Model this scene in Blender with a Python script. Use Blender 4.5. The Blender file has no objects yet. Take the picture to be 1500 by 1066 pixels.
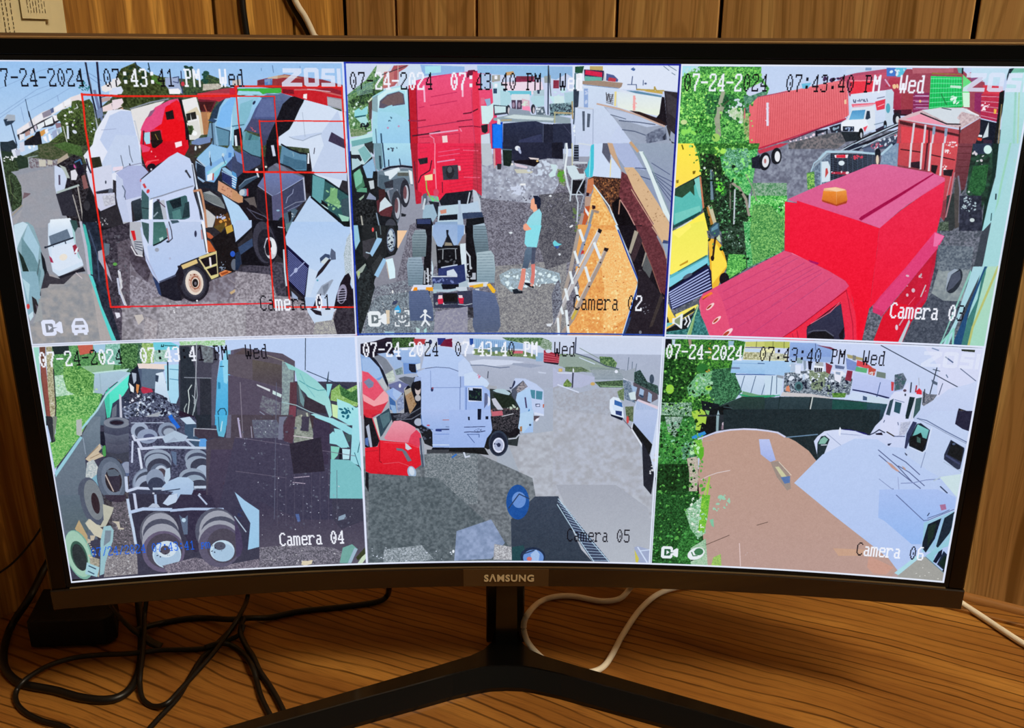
import bpy, bmesh, math, random
import numpy as np
from mathutils import Vector, Matrix, Euler

# ---------------------------------------------------------------- camera, light, exposure
S = bpy.context.scene
COL = S.collection
UP = 1.02                        # the desk top is 0.74 m above the floor; monitor centre 1.02 m
cam = bpy.data.objects.new('camera', bpy.data.cameras.new('camera'))
COL.objects.link(cam)
cam.data.sensor_fit = 'HORIZONTAL'
cam.data.sensor_width = 36.0
cam.data.lens = 36.0 * 1353.48 / 1500
cam.data.clip_start = 0.01
def cam_matrix(pos, yaw, pitch, roll):
    f = Vector((-math.sin(yaw) * math.cos(pitch), math.cos(yaw) * math.cos(pitch), -math.sin(pitch)))
    r = Vector((math.cos(yaw), math.sin(yaw), 0)); u = r.cross(f)
    c, s = math.cos(roll), math.sin(roll)
    r2 = c * r + s * u; u2 = -s * r + c * u
    m = Matrix((r2, u2, -f)).transposed().to_4x4(); m.translation = pos
    return m
cam.matrix_world = cam_matrix(Vector((-0.0063792, -0.5755438, 0.1728689 + UP)), -0.0123188, 0.323367, 0.0065067)
S.camera = cam

world = bpy.data.worlds.new('world'); S.world = world; world.use_nodes = True
bg = world.node_tree.nodes['Background']
bg.inputs['Color'].default_value = (0.85, 0.74, 0.56, 1); bg.inputs['Strength'].default_value = 0.09

def area(name, loc, target, size, power, color):
    l = bpy.data.lights.new(name, 'AREA'); l.shape = 'SQUARE'; l.size = size; l.energy = power; l.color = color
    o = bpy.data.objects.new(name, l); COL.objects.link(o); o.location = loc
    o.rotation_euler = (Vector(target) - Vector(loc)).to_track_quat('-Z', 'Y').to_euler()
    return o
area('ceiling_lamp_light', (0.85, -0.70, 2.36), (0.15, 0.0, 0.74), 0.55, 33, (1.0, 0.87, 0.66))
S.view_settings.view_transform = 'Standard'; S.view_settings.look = 'None'
S.view_settings.exposure = 0.0; S.view_settings.gamma = 1.0
S.view_settings.use_curve_mapping = False

# ---------------------------------------------------------------- helpers
def srgb(h):
    v = [int(h[i:i + 2], 16) / 255 for i in (0, 2, 4)]
    return tuple((c / 12.92 if c <= 0.04045 else ((c + 0.055) / 1.055) ** 2.4) for c in v) + (1,)

def simple(name, col, rough=0.5, spec=0.5, metal=0.0, coat=0.0, bump=0.0, bscale=400):
    m = bpy.data.materials.new(name); m.use_nodes = True
    nt = m.node_tree; b = nt.nodes['Principled BSDF']
    b.inputs['Roughness'].default_value = rough; b.inputs['Metallic'].default_value = metal
    b.inputs['Specular IOR Level'].default_value = spec; b.inputs['Coat Weight'].default_value = coat
    b.inputs['Coat Roughness'].default_value = 0.06
    tc = nt.nodes.new('ShaderNodeTexCoord'); n = nt.nodes.new('ShaderNodeTexNoise')
    n.inputs['Scale'].default_value = 60; nt.links.new(tc.outputs['Object'], n.inputs['Vector'])
    r = nt.nodes.new('ShaderNodeMix'); r.data_type = 'RGBA'
    c = srgb(col); r.inputs[6].default_value = tuple(x * 0.9 for x in c[:3]) + (1,)
    r.inputs[7].default_value = tuple(min(1, x * 1.1) for x in c[:3]) + (1,)
    nt.links.new(n.outputs['Fac'], r.inputs[0]); nt.links.new(r.outputs[2], b.inputs['Base Color'])
    if bump:
        n2 = nt.nodes.new('ShaderNodeTexNoise'); n2.inputs['Scale'].default_value = bscale
        bp = nt.nodes.new('ShaderNodeBump'); bp.inputs['Strength'].default_value = bump; bp.inputs['Distance'].default_value = 0.001
        nt.links.new(tc.outputs['Object'], n2.inputs['Vector']); nt.links.new(n2.outputs['Fac'], bp.inputs['Height'])
        nt.links.new(bp.outputs['Normal'], b.inputs['Normal'])
    return m

class NT:
    """tiny node-building helper"""
    def __init__(s, m): s.nt = m.node_tree
    def new(s, t, **kw):
        n = s.nt.nodes.new(t)
        for k, v in kw.items(): setattr(n, k, v)
        return n
    def link(s, a, b): s.nt.links.new(a, b)
    def val(s, sock, v):
        if isinstance(v, (int, float, tuple)): sock.default_value = v
        else: s.link(v, sock)
    def math(s, op, a, b=0.0, c=None, clamp=False):
        n = s.new('ShaderNodeMath', operation=op, use_clamp=clamp); s.val(n.inputs[0], a); s.val(n.inputs[1], b)
        if c is not None: s.val(n.inputs[2], c)
        return n.outputs[0]
    def xyz(s, x, y, z):
        n = s.new('ShaderNodeCombineXYZ'); s.val(n.inputs[0], x); s.val(n.inputs[1], y); s.val(n.inputs[2], z)
        return n.outputs[0]
    def noise(s, vec, scale=1.0, detail=2.0, rough=0.5):
        n = s.new('ShaderNodeTexNoise'); n.inputs['Scale'].default_value = scale
        n.inputs['Detail'].default_value = detail; n.inputs['Roughness'].default_value = rough
        s.link(vec, n.inputs['Vector']); return n.outputs['Fac']
    def ramp(s, fac, stops):
        n = s.new('ShaderNodeValToRGB'); e = n.color_ramp.elements
        while len(e) < len(stops): e.new(0.5)
        for el, (p, c) in zip(e, stops): el.position = p; el.color = srgb(c) if isinstance(c, str) else (c, c, c, 1)
        s.link(fac, n.inputs[0]); return n.outputs[0]
    def mix(s, fac, a, b, mode='MIX'):
        n = s.new('ShaderNodeMix', data_type='RGBA', blend_type=mode); s.val(n.inputs[0], fac)
        s.val(n.inputs[6], a); s.val(n.inputs[7], b); return n.outputs[2]

def wood_panel(name, dark, mid, light, sat=1.0):
    """vertical printed wood grain; local x across the plank, z up"""
    m = bpy.data.materials.new(name); m.use_nodes = True; g = NT(m)
    b = m.node_tree.nodes['Principled BSDF']
    tc = g.new('ShaderNodeTexCoord'); oi = g.new('ShaderNodeObjectInfo')
    sp = g.new('ShaderNodeSeparateXYZ'); g.link(tc.outputs['Object'], sp.inputs[0])
    x, z = sp.outputs[0], sp.outputs[2]
    rnd = oi.outputs['Random']
    off = g.math('MULTIPLY', rnd, 37.0)
    warp = g.noise(g.xyz(g.math('MULTIPLY', x, 9.0), off, g.math('MULTIPLY', z, 2.2)), 1, 2)
    xw = g.math('ADD', x, g.math('MULTIPLY', g.math('SUBTRACT', warp, 0.5), 0.035))
    broad = g.noise(g.xyz(g.math('MULTIPLY', xw, 46.0), off, g.math('MULTIPLY', z, 0.9)), 1, 3, 0.6)
    col = g.ramp(broad, [(0.34, dark), (0.44, mid), (0.54, mid), (0.64, light)])
    # cathedral arches: rings about an axis that runs along the plank
    cx = g.math('SUBTRACT', xw, g.math('MULTIPLY', g.math('SUBTRACT', rnd, 0.5), 0.06))
    zz = g.math('ADD', z, g.math('MULTIPLY', rnd, 1.7))
    zz = g.math('PINGPONG', zz, 0.55)
    rad = g.math('SQRT', g.math('ADD', g.math('POWER', g.math('MULTIPLY', cx, 9.0), 2.0), g.math('POWER', zz, 2.0)))
    ring = g.math('SINE', g.math('MULTIPLY', g.math('ADD', rad, g.math('MULTIPLY', warp, 0.25)), 95.0))
    fine = g.noise(g.xyz(g.math('MULTIPLY', xw, 420.0), off, g.math('MULTIPLY', z, 9.0)), 1, 3, 0.6)
    rf = g.math('MULTIPLY', g.ramp(ring, [(0.62, 0.0), (0.98, 1.0)]), g.ramp(fine, [(0.4, 0.15), (0.6, 0.9)]))
    col = g.mix(g.math('MULTIPLY', rf, 0.55), col, srgb(dark))
    pores = g.ramp(fine, [(0.32, 1.0), (0.50, 0.0)])
    col = g.mix(g.math('MULTIPLY', pores, 0.7), col, srgb(dark))
    tone = g.math('ADD', 0.86, g.math('MULTIPLY', rnd, 0.26))
    col = g.mix(1.0, col, g.xyz(tone, tone, tone), 'MULTIPLY')
    g.link(col, b.inputs['Base Color']); b.inputs['Roughness'].default_value = 0.42
    b.inputs['Specular IOR Level'].default_value = 0.35
    bp = g.new('ShaderNodeBump'); bp.inputs['Strength'].default_value = 0.25; bp.inputs['Distance'].default_value = 0.0006
    g.link(fine, bp.inputs['Height']); g.link(bp.outputs['Normal'], b.inputs['Normal'])
    return m

def desk_wood(name):
    """oak laminate; grain runs parallel to the right-hand wall"""
    m = bpy.data.materials.new(name); m.use_nodes = True; g = NT(m)
    b = m.node_tree.nodes['Principled BSDF']
    tc = g.new('ShaderNodeTexCoord')
    mp = g.new('ShaderNodeMapping'); mp.inputs['Rotation'].default_value = (0, 0, math.radians(26))
    g.link(tc.outputs['Object'], mp.inputs[0])
    sp = g.new('ShaderNodeSeparateXYZ'); g.link(mp.outputs[0], sp.inputs[0])
    p, q = sp.outputs[0], sp.outputs[1]
    w1 = g.noise(g.xyz(g.math('MULTIPLY', p, 2.6), g.math('MULTIPLY', q, 5.0), 3.0), 1, 1.5)
    w2 = g.noise(g.xyz(g.math('MULTIPLY', p, 16.0), g.math('MULTIPLY', q, 40.0), 7.0), 1, 2)
    qw = g.math('ADD', q, g.math('MULTIPLY', g.math('SUBTRACT', w1, 0.5), 0.075))
    qw = g.math('ADD', qw, g.math('MULTIPLY', g.math('SUBTRACT', w2, 0.5), 0.007))
    lines = g.math('SINE', g.math('MULTIPLY', qw, 2 * math.pi / 0.0088))
    amp = g.noise(g.xyz(g.math('MULTIPLY', p, 5.0), g.math('MULTIPLY', q, 70.0), 1.0), 1, 2)
    broad = g.noise(g.xyz(g.math('MULTIPLY', p, 3.0), g.math('MULTIPLY', qw, 26.0), 0.0), 1, 3)
    fine = g.noise(g.xyz(g.math('MULTIPLY', p, 45.0), g.math('MULTIPLY', q, 1100.0), 0.0), 1, 2)
    col = g.ramp(broad, [(0.30, '6e4318'), (0.46, '92602a'), (0.60, 'a87434'), (0.72, 'c08a40')])
    lf = g.math('MULTIPLY', g.ramp(lines, [(0.70, 0.0), (0.985, 1.0)]), g.ramp(amp, [(0.34, 0.25), (0.58, 1.0)]))
    col = g.mix(g.math('MULTIPLY', lf, 0.85), col, srgb('3c2008'))
    col = g.mix(g.math('MULTIPLY', g.ramp(fine, [(0.3, 1.0), (0.5, 0.0)]), 0.4), col, srgb('5a3010'))
    g.link(col, b.inputs['Base Color']); b.inputs['Roughness'].default_value = 0.38
    b.inputs['Specular IOR Level'].default_value = 0.3
    return m

def new_obj(name, bm_or_me, mat, parent=None, base=(0, 0, 0), smooth=False):
    """link one mesh; its geometry is given in world coordinates (before the final lift)"""
    if isinstance(bm_or_me, bmesh.types.BMesh):
        me = bpy.data.meshes.new(name)
        bmesh.ops.recalc_face_normals(bm_or_me, faces=bm_or_me.faces)
        bm_or_me.to_mesh(me); bm_or_me.free()
    else: me = bm_or_me
    if mat: me.materials.append(mat)
    if smooth: me.polygons.foreach_set('use_smooth', [True] * len(me.polygons))
    o = bpy.data.objects.new(name, me); COL.objects.link(o)
    if parent:
        o.parent = parent
        w = parent_world(parent)
        me.transform(w.inverted())
    elif base != (0, 0, 0):
        me.transform(Matrix.Translation(-Vector(base))); o.location = base
    return o
def parent_world(p):
    m = p.matrix_basis.copy()
    while p.parent: p = p.parent; m = p.matrix_basis @ m
    return m
def thing(name, label, cat, loc, group=None):
    o = bpy.data.objects.new(name, None); COL.objects.link(o); o.location = loc; o.empty_display_size = 0.02
    return tag(o, label, cat, group)
def tag(o, label, cat, group=None):
    o['label'] = label; o['category'] = cat
    if group: o['group'] = group
    return o

def prism(poly, z0, z1, poly_top=None, bev=0.0):
    bm = bmesh.new(); top = poly_top or poly
    a = [bm.verts.new((x, y, z0)) for x, y in poly]; b = [bm.verts.new((x, y, z1)) for x, y in top]
    n = len(poly)
    bm.faces.new(a[::-1]); bm.faces.new(b)
    for i in range(n): bm.faces.new((a[i], a[(i + 1) % n], b[(i + 1) % n], b[i]))
    if bev: bmesh.ops.bevel(bm, geom=list(bm.edges), offset=bev, segments=2, affect='EDGES', profile=0.5)
    return bm
def boxm(M, x0, x1, y0, y1, z0, z1, bev=0.0):
    bm = prism([(x0, y0), (x1, y0), (x1, y1), (x0, y1)], z0, z1, bev=bev)
    bmesh.ops.transform(bm, matrix=M, verts=bm.verts)
    return bm

def spline(P, n=7):
    P = [Vector(p) for p in P]; Q = [2 * P[0] - P[1]] + P + [2 * P[-1] - P[-2]]; out = []
    for i in range(1, len(Q) - 2):
        a, b, c, d = Q[i - 1:i + 3]
        for k in range(n):
            t = k / n
            out.append(0.5 * ((2 * b) + (c - a) * t + (2 * a - 5 * b + 4 * c - d) * t * t + (3 * b - a - 3 * c + d) * t ** 3))
    out.append(P[-1]); return out
def tube(P, r, seg=12, flat=1.0, n=7):
    pts = spline(P, n); bm = bmesh.new(); rings = []
    up = Vector((0, 0, 1))
    for i, p in enumerate(pts):
        t = (pts[min(i + 1, len(pts) - 1)] - pts[max(i - 1, 0)]).normalized()
        s = t.cross(up)
        if s.length < 0.15: s = t.cross(Vector((0.5, 0.85, 0)))
        s.normalize(); u = s.cross(t).normalized()
        rings.append([bm.verts.new(p + s * (r * math.cos(a)) + u * (r * flat * math.sin(a))) for a in [2 * math.pi * k / seg for k in range(seg)]])
    for A, B in zip(rings[:-1], rings[1:]):
        for k in range(seg): bm.faces.new((A[k], A[(k + 1) % seg], B[(k + 1) % seg], B[k]))
    bm.faces.new(rings[0][::-1]); bm.faces.new(rings[-1])
    return bm

# the monitor panel is a cylinder with a vertical axis in front of it
RC = 1.65269
def cyl(u, v, d):
    a = u / RC
    return ((RC - d) * math.sin(a), -RC + (RC - d) * math.cos(a), v)
def curved(u0, u1, sect, n=48):
    """sweep the closed section sect = [(v, d), ...] along the curve from u0 to u1"""
    bm = bmesh.new(); R = []
    for i in range(n + 1):
        u = u0 + (u1 - u0) * i / n
        R.append([bm.verts.new(cyl(u, v, d)) for v, d in sect])
    k = len(sect)
    for A, B in zip(R[:-1], R[1:]):
        for j in range(k): bm.faces.new((A[j], A[(j + 1) % k], B[(j + 1) % k], B[j]))
    bm.faces.new(R[0][::-1]); bm.faces.new(R[-1])
    return bm

# ---------------------------------------------------------------- materials
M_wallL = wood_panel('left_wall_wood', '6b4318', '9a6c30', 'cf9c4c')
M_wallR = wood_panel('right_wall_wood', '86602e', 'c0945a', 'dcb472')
M_groove = simple('groove_black', '120b06', 0.9, 0.1)
M_desk = desk_wood('desk_laminate')
M_trim = simple('trim_wood', '9a6a38', 0.4, 0.3)
M_black = simple('gloss_black', '040404', 0.2, 0.35)
M_lip = simple('matt_black_lip', '060608', 0.5, 0.3)
M_chin = simple('chin_desk_reflection', '1c140e', 0.22, 0.6, coat=0.6)  # brown is the desk's reflection put into the base colour
M_plate = simple('brand_plate_reflection', '4a3722', 0.25, 0.5, coat=0.5)  # lighter brown paints a reflection on the glossy plate
M_chin_shine = simple('chin_highlight', '8c7c5c', 0.3, 0.6, metal=0.6)  # pale colour stands in for the highlight along the chin
M_edge = simple('edge_highlight', 'c0a87c', 0.28, 0.6, metal=0.7)  # cream colour stands in for ceiling light caught on the top chamfer
M_letter = simple('letter_silver', 'c8b48c', 0.4, 0.5)
M_stand = simple('stand_gloss', '060606', 0.2, 0.5, coat=0.3)
M_smoke = simple('smoky_plastic', '0c0805', 0.3, 0.5, coat=0.3)
M_hous = simple('rear_housing_black', '0a0a0a', 0.55, 0.4, bump=0.2)
M_rim = simple('top_rim_wall_reflection', '7a5a3a', 0.15, 0.6, coat=0.8)  # brown paints the wood wall's reflection into the rim
M_cord = simple('cord_black', '0b0a09', 0.42, 0.45)
M_white = simple('cable_white', 'f0e8d4', 0.45, 0.4)
M_box = simple('box_black_plastic', '0d0a08', 0.6, 0.35, bump=0.3)
M_paper = simple('paper_cream', 'd8cca4', 0.8, 0.2)
M_ink = simple('ink_grey', '4c4434', 0.8, 0.1)
M_plain = simple('painted_ceiling', 'd8d0c0', 0.9, 0.2)
M_floor = simple('floor_vinyl', '6c6458', 0.5, 0.3)
M_lampm = simple('lamp_frame_white', 'e0dccc', 0.4, 0.4)

# ---------------------------------------------------------------- room shell
K = Vector((-0.17, 0.453)); DL = Vector((-0.589, -0.808)).normalized(); DR = Vector((0.86605, -0.49996)).normalized()
Z0, Z1 = -UP, 1.42
def wall_matrix(d, inward):
    """local x along the wall, local y into the room, z up, origin in the corner"""
    m = Matrix(((d.x, inward.x, 0, K.x), (d.y, inward.y, 0, K.y), (0, 0, 1, 0), (0, 0, 0, 1))); return m
NL = Vector((0.808, -0.589)); NR = Vector((-0.49996, -0.86605))
def build_wall(name, d, inward, length, marks, mat):
    w = new_obj(name, boxm(wall_matrix(d, inward), -0.02, length, -0.05, -0.0055, Z0, Z1), M_groove)
    w['kind'] = 'structure'
    for a, b in zip(marks[:-1], marks[1:]):
        g = 0.0017
        me = bpy.data.meshes.new('plank')
        bm = prism([(-(b - a) / 2 + g, 0), ((b - a) / 2 - g, 0), ((b - a) / 2 - g, 0.0055), (-(b - a) / 2 + g, 0.0055)], Z0, Z1, bev=0.0008)
        bmesh.ops.recalc_face_normals(bm, faces=bm.faces); bm.to_mesh(me); bm.free(); me.materials.append(mat)
        p = bpy.data.objects.new('plank', me); COL.objects.link(p); p.parent = w
        p.matrix_basis = wall_matrix(d, inward) @ Matrix.Translation(((a + b) / 2, -0.0055, 0))
    return w
pat = [0.0965, 0.195, 0.0965, 0.146, 0.0965, 0.146]
ml = [0.0, 0.070, 0.164, 0.359]
while ml[-1] < 2.4: ml.append(ml[-1] + pat[len(ml) % 6])
mr = [0.0, 0.0648, 0.1601, 0.3061, 0.4008, 0.596, 0.742]
while mr[-1] < 2.6: mr.append(mr[-1] + pat[len(mr) % 6])
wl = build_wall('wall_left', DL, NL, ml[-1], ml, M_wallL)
wr = build_wall('wall_right', DR, NR, mr[-1], mr, M_wallR)
f = new_obj('floor', prism([(-3.0, -3.2), (3.0, -3.2), (3.0, 1.2), (-3.0, 1.2)], Z0 - 0.05, Z0), M_floor); f['kind'] = 'structure'
f = new_obj('ceiling', prism([(-3.0, -3.2), (3.0, -3.2), (3.0, 1.2), (-3.0, 1.2)], Z1, Z1 + 0.05), M_plain); f['kind'] = 'structure'

# ---------------------------------------------------------------- desk
DZ = -0.28
def KP(l, r): return tuple(K + DL * l + DR * r)
desk = thing('desk', 'brown oak-grained laminate corner desk under the monitor', 'desk', (0.1, -0.1, Z0))
top_poly = [KP(0, 0), KP(0, 1.45), tuple(Vector(KP(0, 1.45)) + NR * 0.62), (0.36, -0.42), (-0.32, -0.42), tuple(Vector(KP(1.15, 0)) + NL * 0.52), KP(1.15, 0)]
def inset(poly, e=0.0012):
    c = Vector((sum(p[0] for p in poly) / len(poly), sum(p[1] for p in poly) / len(poly)))
    return [tuple(Vector(p) + (c - Vector(p)).normalized() * e) for p in poly]
new_obj('desk_top', prism(inset(top_poly), DZ - 0.03, DZ), M_desk, desk)
for a, b in ((KP(0, 1.43), tuple(Vector(KP(0, 1.43)) + NR * 0.58)), (KP(1.12, 0), tuple(Vector(KP(1.12, 0)) + NL * 0.48))):
    a, b = Vector(a), Vector(b); t = (b - a).normalized(); s = Vector((-t.y, t.x)) * 0.012; a = a + t * 0.02
    new_obj('side_panel', prism([tuple(a - s), tuple(b - s), tuple(b + s), tuple(a + s)], Z0, DZ - 0.03), M_desk, desk)
# upstand strip and quarter-round moulding where the desk meets the right-hand wall
def along_wall(sect, l0, l1, mat, name, n=1):
    """sect = [(distance from wall, z)]; runs along the right-hand wall"""
    bm = bmesh.new(); R = []
    for r in (l0, l1):
        q = K + DR * r
        R.append([bm.verts.new((q.x + NR.x * d, q.y + NR.y * d, z)) for d, z in sect])
    k = len(sect)
    for j in range(k): bm.faces.new((R[0][j], R[0][(j + 1) % k], R[1][(j + 1) % k], R[1][j]))
    bm.faces.new(R[0][::-1]); bm.faces.new(R[1])
    o = new_obj(name, bm, mat); return o
q = [(0.0002, DZ + 0.0035), (0.0002, DZ + 0.0096)] + [(0.0002 + 0.0055 * math.sin(a), DZ + 0.0040 + 0.0055 * math.cos(a)) for a in [k * math.pi / 16 for k in range(1, 9)]] + [(0.0057, DZ + 0.0035)]
t1 = along_wall(q, 0.02, 1.44, M_trim, 'trim_1'); t1['kind'] = 'structure'
strip = along_wall([(0.0002, DZ + 0.0002), (0.0002, DZ + 0.0035), (0.0195, DZ + 0.0035), (0.0205, DZ + 0.0025), (0.0205, DZ + 0.0002)], 0.02, 1.44, M_desk, 'trim_2'); strip['kind'] = 'structure'

# ---------------------------------------------------------------- monitor
mon = thing('monitor', 'curved black widescreen monitor showing six security camera feeds in a grid', 'monitor', (0, 0.03, DZ))
SW, SH = 0.597, 0.336
HU, HT, HB = 0.3118, 0.1806, -0.1872        # outer half width, top and bottom of the bezel
# display surface with uv over the whole picture
nu, nv = 96, 4
me = bpy.data.meshes.new('display')
vs, fs, uvs = [], [], []
for j in range(nv + 1):
    for i in range(nu + 1): vs.append(cyl((i / nu - .5) * SW, (j / nv - .5) * SH, 0.0))
for j in range(nv):
    for i in range(nu):
        a = j * (nu + 1) + i; fs.append((a, a + 1, a + nu + 2, a + nu + 1))
        uvs += [(i / nu, j / nv), ((i + 1) / nu, j / nv), ((i + 1) / nu, (j + 1) / nv), (i / nu, (j + 1) / nv)]
me.from_pydata(vs, [], fs)
ul = me.uv_layers.new(name='UVMap')
for k, c in enumerate(uvs): ul.data[k].uv = c
me.polygons.foreach_set('use_smooth', [True] * len(me.polygons))
M_disp = bpy.data.materials.new('display_picture'); M_disp.use_nodes = True
display = new_obj('display', me, M_disp, mon)
display['label'] = 'lit screen with six yard camera pictures and time stamps'
# frame: lip next to the picture, then the glossy bezel bars
li = 0.0028
bm = curved(-SW / 2 - li, SW / 2 + li, [(SH / 2, -0.004), (SH / 2, 0.0006), (SH / 2 + li, 0.0006), (SH / 2 + li, -0.004)])
for part in ([(-SH / 2 - li, -0.004), (-SH / 2 - li, 0.0006), (-SH / 2, 0.0006), (-SH / 2, -0.004)],):
    b2 = curved(-SW / 2 - li, SW / 2 + li, part); t = bpy.data.meshes.new('t'); b2.to_mesh(t); bm.from_mesh(t); b2.free(); bpy.data.meshes.remove(t)
for s in (-1, 1):
    b2 = curved(min(s * SW / 2, s * (SW / 2 + li)), max(s * SW / 2, s * (SW / 2 + li)), [(-SH / 2, -0.004), (-SH / 2, 0.0006), (SH / 2, 0.0006), (SH / 2, -0.004)], 2)
    t = bpy.data.meshes.new('t'); b2.to_mesh(t); bm.from_mesh(t); b2.free(); bpy.data.meshes.remove(t)
new_obj('inner_lip', bm, M_lip, mon)
T = 0.0012
o = new_obj('bezel_bar', curved(-HU, HU, [(SH / 2 + li, -0.008), (SH / 2 + li, 0.0002), (SH / 2 + li + T * .6, 0.001), (HT - T, 0.001), (HT, 0.001 - T), (HT, -0.008)]), M_black, mon); o['label'] = 'top bezel bar'
for s, lab in ((-1, 'left bezel bar'), (1, 'right bezel bar')):
    bm = bmesh.new(); a, b = SW / 2 + li, HU
    prof = [(a, -0.008), (a, 0.0002), (a + T * .6, 0.001), (b - T, 0.001), (b, 0.001 - T), (b, -0.008)]
    R = [[bm.verts.new(cyl(s * u, v, d)) for u, d in prof] for v in (HB + 0.0165, SH / 2 + li)]
    for j in range(6): bm.faces.new((R[0][j], R[0][(j + 1) % 6], R[1][(j + 1) % 6], R[1][j]))
    bm.faces.new(R[0][::-1]); bm.faces.new(R[1])
    o = new_obj('bezel_bar', bm, M_black, mon); o['label'] = lab
chin = new_obj('chin_bar', curved(-HU, HU, [(HB, -0.008), (HB, 0.0004), (HB + 0.0008, 0.0014), (HB + 0.0148, 0.0022), (HB + 0.0156, 0.0016), (HB + 0.0156, -0.008)]), M_chin, mon); chin['label'] = 'glossy lower bezel coloured brown-black for the desk it reflects'
chin_shine = new_obj('chin_highlight_line', curved(-SW / 2 - 0.001, SW / 2 + 0.001, [(HB + 0.0157, -0.002), (HB + 0.0157, 0.0018), (HB + 0.0163, 0.0018), (HB + 0.0163, -0.002)]), M_chin_shine, mon)  # added strip that draws the bright highlight line on the chin
plate = new_obj('brand_plate', curved(-0.0328, 0.0277, [(HB + 0.0004, 0.0006), (HB + 0.0010, 0.0019), (HB + 0.0150, 0.0026), (HB + 0.0154, 0.0010)], 6), M_plate, mon); plate['label'] = 'glossy plate coloured lighter brown as a reflection, with pale lettering'
# lettering on the plate
cu = bpy.data.curves.new('lettering', 'FONT'); cu.body = 'S\u039bMSUNG'; cu.size = 0.0074; cu.extrude = 0.00015; cu.offset = 0.00022
cu.align_x = 'CENTER'; cu.space_character = 1.12; cu.resolution_u = 3
tmp = bpy.data.objects.new('tmp', cu); COL.objects.link(tmp)
bpy.context.view_layer.update()
lm = bpy.data.meshes.new_from_object(tmp.evaluated_get(bpy.context.evaluated_depsgraph_get())); bpy.data.objects.remove(tmp)
co = np.empty(len(lm.vertices) * 3); lm.vertices.foreach_get('co', co); co = co.reshape(-1, 3)
co[:, 0] = (co[:, 0] - co[:, 0].min()) / np.ptp(co[:, 0]) * 0.0355 - 0.0182
co[:, 1] = (co[:, 1] - co[:, 1].min()) / np.ptp(co[:, 1]) * 0.0058
out = np.array([cyl(x, HB + 0.0052 + y, 0.0027 + z) for x, y, z in co])
lm.vertices.foreach_set('co', out.ravel()); lm.update()
new_obj('lettering', lm, M_letter, plate)
new_obj('top_highlight', curved(-HU + 0.001, HU - 0.001, [(HT - 0.0010, 0.0009), (HT - 0.0002, 0.0012), (HT + 0.0004, 0.0002), (HT - 0.0006, -0.001)]), M_edge, mon)  # added strip that draws the highlight on the top chamfer
# slim rim coloured as the wall's reflection, and the domed rear housing
new_obj('top_rim', curved(-HU, HU, [(HT - 0.004, -0.020), (HT - 0.004, -0.0081), (HT + 0.0022, -0.0081), (HT + 0.0022, -0.012), (HT, -0.020)]), M_rim, mon)
bm = bmesh.new(); rows = []
for j in range(13):
    v = HB + 0.001 + (HT - HB - 0.002) * j / 12; row = []
    for i in range(33):
        u = -HU + 0.001 + (2 * HU - 0.002) * i / 32
        e = max(0.0, 1 - (abs(u) / HU) ** 3) * max(0.0, 1 - (abs(v) / 0.19) ** 4)
        row.append(bm.verts.new(cyl(u, v, -0.0085 - 0.032 * e ** 0.7)))
    rows.append(row)
front = [[bm.verts.new(cyl(-HU + 0.001 + (2 * HU - 0.002) * i / 32, v, -0.0080)) for i in range(33)] for v in (HB + 0.001, HT - 0.001)]
for A, B in zip(rows[:-1], rows[1:]):
    for i in range(32): bm.faces.new((A[i], A[i + 1], B[i + 1], B[i]))
for i in range(32):
    bm.faces.new((front[0][i], front[0][i + 1], rows[0][i + 1], rows[0][i])); bm.faces.new((rows[-1][i], rows[-1][i + 1], front[1][i + 1], front[1][i]))
new_obj('rear_housing', bm, M_hous, mon, smooth=True)
# stand: rear column, front rib and a V-shaped foot
new_obj('stand_column', prism([(-0.0180, 0.064), (0.0128, 0.064), (0.0128, 0.071), (-0.0180, 0.071)], DZ, -0.10, bev=0.0012), M_smoke, mon)
new_obj('stand_column', prism([(-0.0102, 0.036), (0.0068, 0.036), (0.0068, 0.0538), (-0.0102, 0.0538)], DZ + 0.016, -0.185, [(-0.0092, 0.040), (0.0058, 0.040), (0.0058, 0.0538), (-0.0092, 0.0538)]), M_stand, mon)
ridge = [(0.0, 0.0105), (0.012, 0.0097), (0.02, 0.0076), (0.04, 0.0006), (0.065, -0.0105), (0.115, -0.0322), (0.16, -0.0525), (0.235, -0.087)]
back = [(0.244, -0.078), (0.188, -0.0540), (0.158, -0.0395), (0.105, -0.0145), (0.055, 0.0092), (0.0275, 0.0228), (0.018, 0.0300), (0.0115, 0.040), (0.0098, 0.0535)]
XC = -0.0016
R1 = [(x + XC, y) for x, y in ridge]; R2 = [(x + XC, y) for x, y in back]
L1 = [(-x + XC, y) for x, y in ridge[1:]]; L2 = [(-x + XC, y) for x, y in back]
topo = L1[::-1] + R1 + R2 + L2[::-1]
bot = []
for (x, y) in topo:
    isf = (x, y) in L1 or (x, y) in R1
    bot.append((x * 1.004, y - (0.0068 if isf else -0.0015)))
n = len(topo); bm = bmesh.new()
A = [bm.verts.new((x, y, DZ + 0.0001)) for x, y in bot]; A2 = [bm.verts.new((x, y + (0.0004 if y < 0.02 else 0), DZ + 0.0030)) for x, y in bot]
B = [bm.verts.new((x, y - 0.0004, DZ + 0.0175)) for x, y in topo]; Bt = [bm.verts.new((x * 0.9985 + XC * 0.0015, y + (0.0006 if i < len(L1) + len(R1) else -0.0005), DZ + 0.018)) for i, (x, y) in enumerate(topo)]
for P_, Q_ in ((A, A2), (A2, B), (B, Bt)):
    for i in range(n): bm.faces.new((P_[i], P_[(i + 1) % n], Q_[(i + 1) % n], Q_[i]))
bm.faces.new(A[::-1]); cap = bm.faces.new(Bt)
bmesh.ops.triangulate(bm, faces=[fc for fc in bm.faces if len(fc.verts) > 4])
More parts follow.
